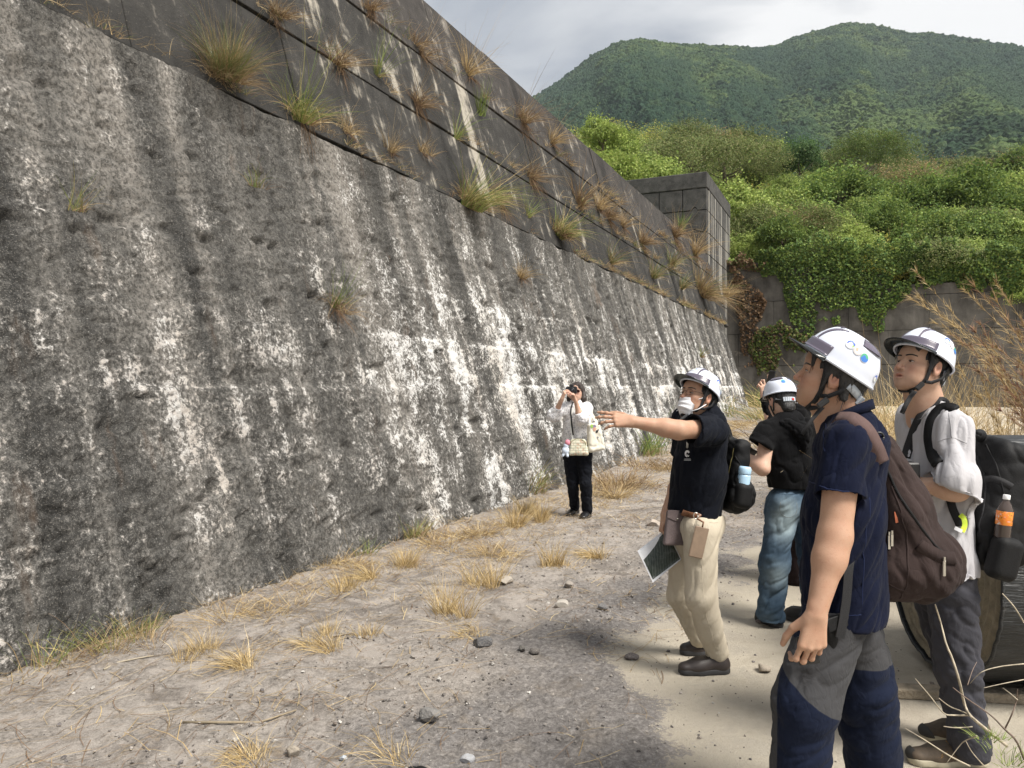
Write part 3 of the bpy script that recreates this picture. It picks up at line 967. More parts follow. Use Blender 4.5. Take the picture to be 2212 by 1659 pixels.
iop = ng.nodes.new('GeometryNodeInstanceOnPoints'); gl(gi.outputs[0], iop.inputs['Points']); gl(smt.outputs[0], iop.inputs['Instance'])
rv = ng.nodes.new('FunctionNodeRandomValue'); rv.data_type = 'FLOAT_VECTOR'
rv.inputs[0].default_value = (-0.5, -0.5, 0); rv.inputs[1].default_value = (0.5, 0.5, 6.28)
gl(rv.outputs[0], iop.inputs['Rotation'])
na = ng.nodes.new('GeometryNodeInputNamedAttribute'); na.data_type = 'FLOAT'; na.inputs['Name'].default_value = 'size'
nc = ng.nodes.new('GeometryNodeInputNamedAttribute'); nc.data_type = 'FLOAT'; nc.inputs['Name'].default_value = 'conif'
ma = ng.nodes.new('ShaderNodeMath'); ma.operation = 'MULTIPLY_ADD'; ma.inputs[1].default_value = 0.6; ma.inputs[2].default_value = 0.74
gl(nc.outputs[0], ma.inputs[0])
cx = ng.nodes.new('ShaderNodeCombineXYZ'); cx.inputs[0].default_value = 1; cx.inputs[1].default_value = 1
gl(ma.outputs[0], cx.inputs[2])
s3 = ng.nodes.new('ShaderNodeVectorMath'); s3.operation = 'SCALE'
gl(cx.outputs[0], s3.inputs[0]); gl(na.outputs[0], s3.inputs['Scale']); gl(s3.outputs[0], iop.inputs['Scale'])
gl(iop.outputs[0], go.inputs[0])
fo = link('forest', fm, M_forest)
md = fo.modifiers.new('crowns', 'NODES'); md.node_group = ng
tag(fo, kind='stuff')
# ================================================================ VEGETATION
def leafmat(name, tint=(1, 1, 1), trans=0.38, rough=0.6):
    m, nt, b = newmat(name); L = nt.links.new
    c = attr(nt, 'Col', 'Color')
    g = N(nt, 'ShaderNodeNewGeometry').outputs['Position']
    c = mixc(nt, sstep(nt, noise(nt, g, 60.0, 3, 0.6), 0.4, 0.7, 0.0, 0.25), c, (0.10, 0.09, 0.05))
    L(c, b.inputs['Base Color']); b.inputs['Roughness'].default_value = rough; b.inputs['Specular IOR Level'].default_value = 0.25
    tr = N(nt, 'ShaderNodeBsdfTranslucent'); L(c, tr.inputs['Color'])
    mxs = N(nt, 'ShaderNodeMixShader'); mxs.inputs[0].default_value = trans
    L(b.outputs[0], mxs.inputs[1]); L(tr.outputs[0], mxs.inputs[2])
    L(mxs.outputs[0], nt.nodes['Material Output'].inputs[0])
    return m
M_leaf = leafmat('leaf'); M_straw = leafmat('straw', trans=0.15, rough=0.75)
M_bark = plain('bark', (0.11, 0.085, 0.06), 0.9, scale=20, bumpd=0.01)
GREEN = [(0.1904, 0.2745, 0.063), (0.1305, 0.2104, 0.051), (0.2627, 0.3355, 0.078), (0.0998, 0.1647, 0.045)]
LIGHT = [(0.3071, 0.3887, 0.0936), (0.2282, 0.314, 0.0749), (0.3861, 0.4485, 0.1326)]
DARKG = [(0.0437, 0.0966, 0.0277), (0.0638, 0.132, 0.0339), (0.1008, 0.1771, 0.0462)]
OLIVE = [(0.144, 0.1898, 0.0552), (0.186, 0.2185, 0.0713), (0.108, 0.1495, 0.046), (0.24, 0.2357, 0.1035)]
DRYC = [(0.408, 0.294, 0.156), (0.312, 0.216, 0.114), (0.504, 0.384, 0.216), (0.24, 0.162, 0.09)]
STRAW = [(0.6, 0.45, 0.222), (0.504, 0.36, 0.168), (0.696, 0.552, 0.312), (0.396, 0.282, 0.138)]
BROWN = [(0.20, 0.12, 0.07), (0.14, 0.085, 0.05), (0.27, 0.17, 0.10)]
RED = [(0.3645, 0.1823, 0.1283), (0.2835, 0.1418, 0.1013), (0.4455, 0.243, 0.1688)]
GRASS = [(0.208, 0.2665, 0.065), (0.286, 0.3185, 0.0975), (0.143, 0.2145, 0.052), (0.39, 0.351, 0.13)]

def leaf_quads(c, nrm_bias, size, cols, r_, droop=0.0, aspect=0.6):
    """one bent leaf (two quads) per centre c (n,3)"""
    n = len(c)
    a = r_.normal(size=(n, 3)) + nrm_bias
    a /= np.linalg.norm(a, axis=1, keepdims=True)
    t = r_.normal(size=(n, 3)); t[:, 2] -= droop
    t -= (t * a).sum(1, keepdims=True) * a
    t /= np.linalg.norm(t, axis=1, keepdims=True) + 1e-9
    s = np.cross(a, t)
    L_ = (size * r_.uniform(0.6, 1.4, n))[:, None]
    W_ = L_ * aspect * 0.5
    p0 = c - t * L_ * 0.5; p2 = c + t * L_ * 0.5
    p1 = c - s * W_ + a * L_ * 0.10; p3 = c + s * W_ + a * L_ * 0.10
    v = np.stack([p0, p1, p2, p3], 1).reshape(-1, 3)
    k = np.arange(n) * 4
    f = np.concatenate([np.stack([k, k + 1, k + 2], 1), np.stack([k, k + 2, k + 3], 1)])
    cc = np.asarray(cols, float)[r_.integers(0, len(cols), n)] * r_.uniform(0.75, 1.25, (n, 1))
    return v, f, np.repeat(cc, 4, 0)
def crown_mesh(name, n, rad, cols, leaf, seed, clumps=30, flat=0.8, fill=0.35, mat=None):
    r_ = np.random.default_rng(seed)
    u = r_.normal(size=(clumps, 3)); u /= np.linalg.norm(u, axis=1, keepdims=True)
    u[:, 2] = np.abs(u[:, 2]) * 1.1 - 0.25
    cc = u * r_.uniform(0.45, 0.88, (clumps, 1)) * np.array([1, 1, flat]) * rad
    cr_ = r_.uniform(0.22, 0.46, clumps) * rad
    tone = r_.uniform(0.72, 1.28, clumps)
    k = r_.choice(clumps, n, p=cr_ ** 2 / (cr_ ** 2).sum())
    d = r_.normal(size=(n, 3)); d /= np.linalg.norm(d, axis=1, keepdims=True)
    d[:, 2] = np.where(d[:, 2] < -0.3, -d[:, 2], d[:, 2])
    rs = r_.uniform(0.55, 1.0, n) ** 0.5
    spr = (fbm(d * 3.1 + cc[k] * 2.0 + seed, 2) > 0.56) & (r_.random(n) < 0.55)
    rs = np.where(spr, rs * r_.uniform(1.0, 1.75, n), rs)
    c = cc[k] + d * (cr_[k] * rs)[:, None] * np.array([1.1, 1.1, 0.95])
    c += np.stack([fbm(c * 2.6 / rad + seed + 9 * j, 3) - 0.5 for j in range(3)], 1) * rad * 0.42
    v, f, col = leaf_quads(c, d * 0.8 + np.array([0.5, -0.3, 1.0]), leaf, cols, r_)
    col = col * np.repeat(tone[k], 4)[:, None]
    me = mesh_np(name, v, f, False, cols=col)
    me.materials.append(mat or M_leaf)
    return me
def trunk_mesh(name, h, rad, seed, spread=0.8, limbs=6):
    r_ = random.Random(seed); mb = MB()
    top = V(r_.uniform(-.15, .15) * h, r_.uniform(-.15, .15) * h, h * 0.7)
    mb.tube([V(0, 0, -0.6), V(0, 0, 0), top * 0.5 + V(r_.uniform(-.05, .05) * h, 0, 0), top], [rad * 1.3, rad, rad * 0.75, rad * 0.4], 7)
    for k in range(limbs):
        a = 2 * math.pi * k / limbs + r_.random(); t = r_.uniform(0.35, 0.95)
        p = top * t; e = p + V(math.cos(a) * spread * h * 0.5, math.sin(a) * spread * h * 0.5, h * r_.uniform(0.15, 0.4))
        mb.tube([p, (p + e) / 2 + V(0, 0, -0.05 * h), e], [rad * 0.5, rad * 0.3, rad * 0.1], 5)
    me = mesh_np(name, np.concatenate(mb.v), mb.f, True); me.materials.append(M_bark)
    return me

def bank_at(px, d):
    """foot of a plant seen in column px at depth d"""
    x = (px - CX) / FPX * d
    q = V(x, d, 0) - BA
    s, w = float(q @ BR), float(q @ WD)
    p = bank_pt(s, max(w, 0.6))[0]
    return V(x, d, p[2])
kinds = {}
def plant_kind(key, n, rad, cols, leaf, seed, flat=0.8, h=0.0, clumps=26, limbs=6):
    kinds[key] = (crown_mesh('crown', n, rad, cols, leaf, seed, clumps, flat), trunk_mesh('trunk', max(h, rad * 0.9), 0.05 * rad + 0.02, seed, 0.9, limbs), rad, h)
plant_kind('light', 8320, 2.0, LIGHT, 0.144, 1, 0.8)
plant_kind('light2', 6720, 1.6, LIGHT + GREEN[:1], 0.129, 2, 1.0)
plant_kind('green', 8960, 2.2, GREEN, 0.137, 3, 0.75)
plant_kind('olive', 8320, 2.4, OLIVE, 0.106, 4, 0.7)
plant_kind('dark', 14400, 2.9, DARKG, 0.152, 5, 0.85, 3.0, 40)
plant_kind('flat', 14400, 3.7, OLIVE[:3] + GREEN[1:2], 0.129, 6, 0.62, 4.4, 34, 9)
plant_kind('dry', 6720, 2.2, OLIVE[1:] + DRYC[:2], 0.091, 8, 0.6)
def plant(name, key, px, d, label, cat, group=None, sc=1.0, sz=None, dz=0.0):
    cm, tm, rad, h = kinds[key]
    p = bank_at(px, d); p[2] += dz
    root = empty(name, p, label, cat, group)
    root.rotation_euler = (0, 0, rnd.uniform(0, 6.28)); root.scale = (sc, sc, sz or sc)
    tr = link('trunk', tm, None, root, local=True)
    c = link('crown', cm, None, root, local=True); c.location = (0, 0, max(h * 0.8, rad * 0.55))
    return root
plant('tree', 'dark', 1722, 74, 'round dark evergreen tree standing above the lighter scrub', 'tree', sc=1.0, dz=0.6)
plant('tree', 'flat', 1885, 80, 'tall flat-topped tree with olive crown above the slope', 'tree', sc=1.2, dz=-0.6)
SB = 'shrubs covering the slope'
shrubs = [
    ('light', 1345, 47, 'light green bush rising behind the wall crest, first left of the tower', 0.85, 0.2),
    ('light', 1300, 49, 'small light green bush at the left end of the crest scrub', 0.7, 2.6),
    ('light2', 1425, 48, 'yellow green bush behind the wall crest beside the tower', 0.95, 0.6),
    ('light2', 1395, 53, 'light green bush behind the wall crest, higher up the slope left of the tower', 1.1, 0.4),
    ('olive', 1450, 57, 'olive bush on the slope directly above the left part of the tower', 1.1, 0.3),
    ('light2', 1340, 58, 'pale green bush high on the slope above the first crest bush', 1.0, 0.3),
    ('olive', 1500, 62, 'olive scrub just right above the tower top', 1.0, 0.6),
    ('olive', 1570, 66, 'olive bush between the tower and the dark tree', 1.15, 0.6),
    ('olive', 1640, 70, 'olive bush touching the left of the dark tree', 1.1, 0.8),
    ('light', 1595, 47, 'light green bush leaning over the tower side face', 1.0, 0.4),
    ('light2', 1640, 49, 'light green bush below the dark tree, nearest the tower', 1.1, 0.6),
    ('light', 1690, 52, 'bright yellow green bush under the dark tree', 1.05, 0.4),
    ('green', 1745, 50, 'green bush under the dark tree with a rounded head', 0.95, 0.5),
    ('green', 1810, 53, 'mid green bush with hanging edge in the middle of the slope', 1.1, 0.6),
    ('light', 1850, 62, 'light green bush below the flat-topped tree', 0.9, 0.0),
    ('dry', 1960, 66, 'dry brownish bush right of the flat-topped tree', 1.15, 0.6),
    ('olive', 2040, 72, 'olive bush on the skyline right of the flat-topped tree', 1.1, 0.4),
    ('dry', 2110, 70, 'brown tinged bush near the right edge of the skyline', 1.0, 0.3),
    ('green', 1970, 54, 'broad green bush in the middle right of the slope', 1.1, 0.1),
    ('green', 2060, 54, 'broad green bush below the brown tinged bush', 1.15, 0.3),
    ('green', 2150, 52, 'broad green bush at the right edge of the slope', 1.15, 0.3),
    ('light2', 2010, 60, 'pale green bush above the broad green bushes', 1.0, 0.4),
    ('light', 2200, 58, 'light green bush at the far right of the slope', 1.1, 0.4),
    ('light2', 1600, 44, 'low light green bush against the tower side, at its foot', 0.75, -0.3),
    ('light2', 1660, 45, 'low light green bush hanging above the panel wall ivy', 0.85, -0.5),
    ('green', 1720, 45, 'low green bush above the thick ivy curtain', 0.8, -0.5),
    ('olive', 1780, 60, 'olive bush between the dark tree and the flat-topped tree', 0.9, 0.2),
    ('green', 1900, 47, 'low dense bush above the second ivy lobe', 0.9, -0.7),
    ('dry', 1830, 46, 'small brownish bush in the low scrub', 0.6, -0.4),
    ('green', 2010, 45, 'low green bush over the right part of the panel wall', 0.95, -0.7),
    ('green', 2110, 44, 'low green bush over the panel wall near the right edge', 0.95, -0.6),
    ('light2', 2190, 43, 'low pale bush over the panel wall at the far right', 0.9, -0.4),
]
for key, px, d, lab, sc, dz in shrubs:
    plant('shrub', key, px, d, lab, 'shrub', SB, sc * rnd.uniform(1.05, 1.4), sc * rnd.uniform(1.1, 1.6), dz=dz - 0.4)
for k, (px, d, key, sc, lab) in enumerate((
    (1478, 80, 'olive', 1.5, 'olive thicket on the skyline just right of the tower'), (1545, 84, 'dry', 1.5, 'dry olive thicket on the skyline, second from the tower'),
    (1610, 86, 'olive', 1.7, 'olive thicket on the skyline left of the dark tree'), (1665, 82, 'light', 1.6, 'light thicket peeping out left of the dark tree'),
    (1785, 84, 'olive', 1.7, 'olive thicket on the skyline between the two tallest trees'), (1840, 90, 'dry', 1.7, 'dry thicket behind the flat-topped tree'),
    (1945, 88, 'olive', 1.9, 'olive thicket on the skyline right beside the flat-topped tree'), (2010, 86, 'dry', 1.8, 'brownish thicket on the skyline, middle of the right half'),
    (2075, 84, 'olive', 1.6, 'olive thicket on the skyline, second from the right'), (2145, 82, 'dry', 1.6, 'brownish thicket on the skyline near the right edge'),
    (2215, 80, 'green', 1.6, 'green thicket on the skyline at the right edge'))):
    plant('shrub', key, px, d, lab, 'shrub', SB, sc, dz=-0.5)
# continuous undergrowth on the slope
r_ = np.random.default_rng(21)
n = 170000
s_ = r_.uniform(-16, 30, n); w_ = 0.2 + 55 * r_.random(n) ** 1.6
p = bank_pt(s_, w_)
nz_ = fbm(p * np.array([0.55, 0.55, 0]) + 3, 3)
hump = np.clip(fbm(p * np.array([0.42, 0.42, 0]) + 13, 3) - 0.36, 0, 1) * 4.6
p[:, 2] += (nz_ * 0.9 + hump) * r_.random(n) ** 0.6
near_edge = np.exp(-w_ / 1.2)
mask = fbm(p * np.array([0.25, 0.25, 0]) + 40, 3)
allc = np.array(GREEN + LIGHT * 2 + OLIVE[:2])
v, f, col = leaf_quads(p, np.array([0.5, -0.6, 1.3]), 0.155, allc, r_)
mk4 = np.repeat(mask, 4)[:, None]
col = col * (0.7 + 0.9 * (mk4 - 0.2)) * np.where(mk4 > 0.56, np.array([1.35, 1.02, 0.9]), 1.0)
tag(link('undergrowth', mesh_np('undergrowth', v, f, False, cols=col), M_leaf), kind='stuff')
for k in range(14):
    px = 1600 + 640 * (k + 0.5 * rnd.random()) / 14; key = ('light', 'light2', 'green', 'light2', 'olive')[k % 5]
    cm_, tm_, rad_, h_ = kinds[key]
    lab_ = ('edge bush spilling over the top of the panel wall, ' + ('next to the tower', 'second from the tower', 'third from the tower', 'fourth from the tower', 'above the first ivy lobe', 'above the nearest helmet', 'above the second ivy lobe', 'left of the bare panel', 'above the bare panel', 'above the far helmet', 'right of the far helmet', 'third from the right', 'second from the right', 'at the right edge')[k])
    plant('shrub', key, px, 42.6 - 0.0105 * (px - 1560) + rnd.uniform(0.2, 2.2), lab_, 'shrub', 'edge bushes over the panel wall', rnd.uniform(0.5, 0.85), rnd.uniform(0.5, 0.9), dz=rnd.uniform(-0.9, 0.2))
for k in range(70):
    key = ('light', 'light2', 'green', 'light2', 'olive', 'light', 'dry')[rnd.randrange(7)]
    px_, d_ = rnd.uniform(1570, 2260), 43 + 34 * rnd.random() ** 1.2
    sc_ = rnd.uniform(0.45, 1.0)
    hue = ('small ' if sc_ < 0.62 else ('large ' if sc_ > 0.82 else 'middling ')) + {'light': 'light green', 'light2': 'yellow green', 'green': 'mid green', 'olive': 'olive', 'dry': 'dry brownish'}[key]
    where = ('beside the tower', 'below the dark tree', 'between the dark tree and the flat-topped tree', 'below the flat-topped tree', 'in the right half', 'near the right edge')[min(5, int((px_ - 1570) / 115))]
    high = 'low on the slope' if d_ < 50 else ('halfway up the slope' if d_ < 62 else 'high on the slope')
    plant('shrub', key, px_, d_, hue + ' bush ' + high + ' ' + where, 'shrub', 'mixed bushes scattered over the slope', sc_, sc_ * rnd.uniform(0.9, 1.4), dz=rnd.uniform(-0.7, 0.1))
# tall weeds standing on the slope at the right
r_ = np.random.default_rng(5)
V_, F_, C_ = [], [], []
nv = 0
for k in range(240):
    px = r_.uniform(1850, 2212); d = r_.uniform(43, 50)
    q = bank_at(px, d); h = r_.uniform(0.9, 1.9)
    m_ = 26
    t = r_.random(m_)
    c = q + np.stack([r_.normal(0, 0.05, m_) * (1.2 - t), r_.normal(0, 0.05, m_) * (1.2 - t), t * h], 1)
    v, f, cc = leaf_quads(c, np.array([0, -0.6, 0.2]), 0.11, OLIVE[:2] + LIGHT[:1] if k % 3 else DRYC[:2], r_)
    V_.append(v); F_.append(f + nv); C_.append(cc); nv += len(v)
tag(link('tall_weeds', mesh_np('tall_weeds', np.concatenate(V_), np.concatenate(F_), False, cols=np.concatenate(C_)), M_leaf), kind='stuff')

# ---- ivy hanging over the panel wall
def back_hit(px, py):
    d = np.stack([(px - CX) / FPX, np.ones_like(px), -(py - CY) / FPX], -1)
    t = (BA @ WD) / (d @ WD) if False else ((BA - V(0, 0, CAM_H)) @ WD) / (d @ WD)
    return V(0, 0, CAM_H) + d * t[:, None]
def ivy(name, label, lo, hi, n, cols, leaf, seed, thick=0.35, edge=22):
    """leaves between two outlines measured on the wall (columns lo/hi of (x, y))"""
    r_ = np.random.default_rng(seed)
    lo = np.array(lo, float); hi = np.array(hi, float)
    x = r_.uniform(lo[0, 0], lo[-1, 0], n * 3)
    y0 = np.interp(x, hi[:, 0], hi[:, 1]); y1 = np.interp(x, lo[:, 0], lo[:, 1])
    y1 = y1 + (fbm(np.stack([x / 14, x * 0, x * 0], -1) + seed, 3) - 0.5) * edge * 2
    y0 = y0 + (fbm(np.stack([x / 20, x * 0, x * 0], -1) + seed + 50, 3) - 0.5) * 60
    y = y0 + (y1 - y0) * r_.random(n * 3)
    hole = fbm(np.stack([x / 26, y / 26, x * 0], -1) + seed * 3, 3)
    t = np.clip((y1 - y) / np.maximum(y1 - y0, 1), 0, 1)
    ok = (y1 > y0 + 2) & (hole > 0.52 - 0.42 * t ** 0.6)
    x, y, t = x[ok][:n], y[ok][:n], t[ok][:n]
    p = back_hit(x, y)
    p -= WD[None] * (0.03 + thick * r_.random(len(p))[:, None] * (0.35 + 0.65 * t[:, None]) * (0.4 + fbm(p * 1.3, 2)[:, None]))
    v, f, col = leaf_quads(p, -WD * 1.3 + V(0.5, 0, 0.9), leaf, cols, r_, droop=0.7, aspect=0.85)
    tone = 0.65 + 0.8 * fbm(p * 0.9 + 11, 3)
    col = col * np.repeat(tone, 4)[:, None]
    tag(link(name, mesh_np(name, v, f, False, cols=col), M_leaf), label, 'ivy')
ivy('ivy', 'thick green ivy curtain hanging in lobes over the panel wall',
    [(1640, 585), (1690, 610), (1705, 680), (1725, 735), (1750, 745), (1765, 690), (1800, 700), (1840, 668), (1875, 712), (1905, 722), (1922, 668), (1950, 645), (1990, 628), (2060, 616), (2110, 628), (2160, 640), (2250, 665)],
    [(1640, 560), (1700, 520), (1800, 510), (2250, 540)], 22000, GREEN + LIGHT[1:2] + DARKG[1:], 0.122, 31, 0.5)
ivy('ivy', 'mixed green and brown creeper at the foot of the panel wall, behind the back-turned helmet',
    [(1618, 770), (1640, 800), (1680, 815), (1720, 800), (1745, 760)],
    [(1618, 735), (1640, 700), (1680, 690), (1720, 700), (1745, 715)], 2600, GREEN[1:] + BROWN + OLIVE, 0.13, 33, 0.3)
ivy('ivy', 'withered brown creeper in the corner beside the long wall',
    [(1578, 600), (1595, 700), (1610, 790), (1628, 800), (1640, 720), (1655, 660)],
    [(1578, 575), (1590, 585), (1605, 600), (1625, 625), (1640, 630), (1655, 640)], 1300, BROWN + DRYC[3:] + BROWN, 0.14, 35, 0.25)
ivy('ivy', 'brown dead leaves gathered along the top of the panel wall beside the tower',
    [(1570, 572), (1600, 580), (1660, 592)], [(1570, 548), (1600, 556), (1660, 570)], 900, BROWN + OLIVE[:1], 0.14, 37, 0.4, 8)

# ---- grass tufts
def blades(root, up, h, spread, n, cols, r_, width=0.006, droop=0.5, lean=(0, 0, 0), seg=5, base=0.04, curl=0.045):
    n = int(n * 1.15)
    up = unit(up); lean = V(lean)
    a = np.cross(up, V(0, 1, 0.3)); a = unit(a); b = np.cross(up, a)
    th = r_.uniform(0, 2 * np.pi, n); q = np.sqrt(r_.random(n))
    out = np.cos(th)[:, None] * a + np.sin(th)[:, None] * b
    d = unit_rows(up[None] + out * (spread * q)[:, None] + lean[None] + r_.normal(0, 0.07, (n, 3)))
    L_ = h * (0.30 + 0.85 * r_.random(n) ** 0.8)
    nsub = 1 if n < 12 else 4
    sc_ = r_.normal(0, 0.16, (nsub, 3)); sc_[:, 2] *= 0.4; so = r_.normal(0, base * 0.8, (nsub, 2)); sl = r_.uniform(0.65, 1.15, nsub)
    si = r_.integers(0, nsub, n)
    d = unit_rows(d + sc_[si]); L_ = L_ * sl[si]
    r0 = root[None] + out * (base * r_.random(n))[:, None] + a[None] * so[si, :1] + b[None] * so[si, 1:]
    side = unit_rows(np.cross(d, r_.normal(size=(n, 3))))
    dr = droop * r_.uniform(0.3, 1.5, n)
    w = width * r_.uniform(0.6, 1.3, n)
    vs = []
    wig = r_.normal(0, curl, (n, 3)) if curl else None
    for k in range(seg + 1):
        t = k / seg
        p = r0 + d * (L_ * t)[:, None] + out * (L_ * dr * 0.35 * t * t)[:, None] - V(0, 0, 1)[None] * (L_ * dr * 0.55 * t ** 2.2)[:, None]
        if curl: p = p + wig * (L_ * math.sin(t * 5) * t)[:, None]
        ww = (w * (1 - 0.85 * t))[:, None]
        vs.append(p - side * ww); vs.append(p + side * ww)
    v = np.stack(vs, 1).reshape(-1, 3)
    k = np.arange(n)[:, None] * (2 * (seg + 1))
    f = np.concatenate([k + np.array([[2 * j, 2 * j + 1, 2 * j + 3, 2 * j + 2]]) for j in range(seg)])
    cc = np.asarray(cols, float)[r_.integers(0, len(cols), n)] * r_.uniform(0.7, 1.2, (n, 1))
    return v, f, np.repeat(cc, 2 * (seg + 1), 0)
def unit_rows(x): return x / (np.linalg.norm(x, axis=1, keepdims=True) + 1e-9)
def tuft(name, root, up, parts, label, cat, group, seed):
    """parts: list of dicts for blades(); the first is the tuft's own mesh"""
    r_ = np.random.default_rng(seed)
    V_, F_, C_, nv = [], [], [], 0
    for p in parts:
        v, f, c = blades(V(0, 0, 0), up, r_=r_, **p)
        V_.append(v); F_.append(f + nv); C_.append(c); nv += len(v)
    o = link(name, mesh_np(name, np.concatenate(V_), np.concatenate(F_), False, cols=np.concatenate(C_)), M_straw)
    o.location = tuple(root)
    tag(o, label, cat, group)
    return o
WT = 'grass tufts rooted in the leaning wall'
# (px, py of the root, height in px, kind, label)
wall_tufts = [
    (482, 168, 112, 'bigbush', 'biggest bushy clump of dry olive grass hanging on the wall near the top left'),
    (652, 262, 165, 'green', 'tall yellow green grass clump right of the biggest bushy clump'),
    (728, 140, 80, 'mat', 'matted dry clump with hanging roots beside the tall yellow green clump'),
    (745, 285, 55, 'dry', 'small dry tuft below the matted clump with hanging roots'),
    (588, 30, 70, 'mat', 'reddish dry clump at the top edge, right of the biggest bushy clump'),
    (796, 22, 60, 'mat', 'dry clump cut by the top edge of the picture on the upper joint'),
    (906, 110, 70, 'mat', 'dry curled clump high on the upper joint, below the cut-off one'),
    (815, 165, 95, 'thin', 'thin green grass stalks on the middle joint'),
    (896, 222, 70, 'mat', 'dry clump on the middle joint right of the thin green stalks'),
    (1012, 165, 100, 'dry', 'dry tuft with long bare stalks rising above the wall crest'),
    (983, 300, 75, 'thin', 'fresh green sprout on the middle joint above the broad grass clump'),
    (1036, 250, 60, 'weed', 'bottlebrush-like green weed on the upper block course'),
    (1125, 262, 85, 'mat', 'dark brown clump on the upper joint near the wall crest'),
    (1012, 450, 150, 'green2', 'broad green and straw grass clump leaning right on the lower joint'),
    (842, 330, 70, 'dry', 'faded dry tuft on the lower joint left of the broad clump'),
    (912, 330, 50, 'dry', 'small faded tuft on the lower course left of the broad clump'),
    (1080, 440, 60, 'mat', 'low tangled dry mat just right of the broad grass clump'),
    (1145, 385, 65, 'mat', 'curly brown clump on the middle joint right of the broad clump'),
    (1205, 512, 85, 'green2', 'straw yellow and green arching clump on the lower joint'),
    (1140, 470, 70, 'thin', 'slim green stalks between the broad clump and the arching clump'),
    (1252, 448, 95, 'tallbrown', 'tall brown clump with bent dry leaves on the middle joint'),
    (1290, 450, 70, 'dry', 'brown tuft just right of the tall brown clump'),
    (1190, 310, 60, 'dry', 'small brown tuft on the upper joint below the crest'),
    (1312, 470, 55, 'mat', 'low dry mat on the middle joint right of the tall brown clump'),
    (1345, 490, 50, 'dry', 'small dry tuft on the middle joint, halfway to the tower'),
    (1385, 525, 60, 'mat', 'dry mat on the middle joint under the tower'),
    (1320, 570, 60, 'olive', 'dusty olive tuft on the lower joint below the dry mats'),
    (1455, 510, 60, 'mat', 'reddish dry tuft below the tower blocks'),
    (1498, 550, 80, 'dry', 'fluffy dry tuft below the tower corner'),
    (1448, 575, 70, 'olive', 'wide olive and straw tuft trailing right on the middle joint'),
    (1515, 640, 90, 'bigdry', 'large fluffy straw clump low at the far end of the wall'),
    (1567, 640, 50, 'dry', 'last dry tuft at the far corner of the wall'),
    (1408, 600, 55, 'olive', 'thin olive tuft on the lower course near the far end'),
    (1472, 625, 50, 'olive', 'small olive tuft left of the large fluffy straw clump'),
    (1468, 500, 40, 'weed', 'small green sprout on the blocks in front of the tower'),
    (1128, 600, 50, 'dry', 'lone brown tuft on the rough face under the lower joint'),
    (722, 665, 110, 'mixed', 'dry and green tuft growing out of the middle of the rough face'),
    (165, 455, 80, 'small', 'small green sprig on the rough face at the far left'),
    (556, 405, 55, 'small', 'little green sprig on the rough face in the upper middle'),
    (1515, 772, 30, 'small', 'tiny dry sprig low on the rough face near the far end'),
]
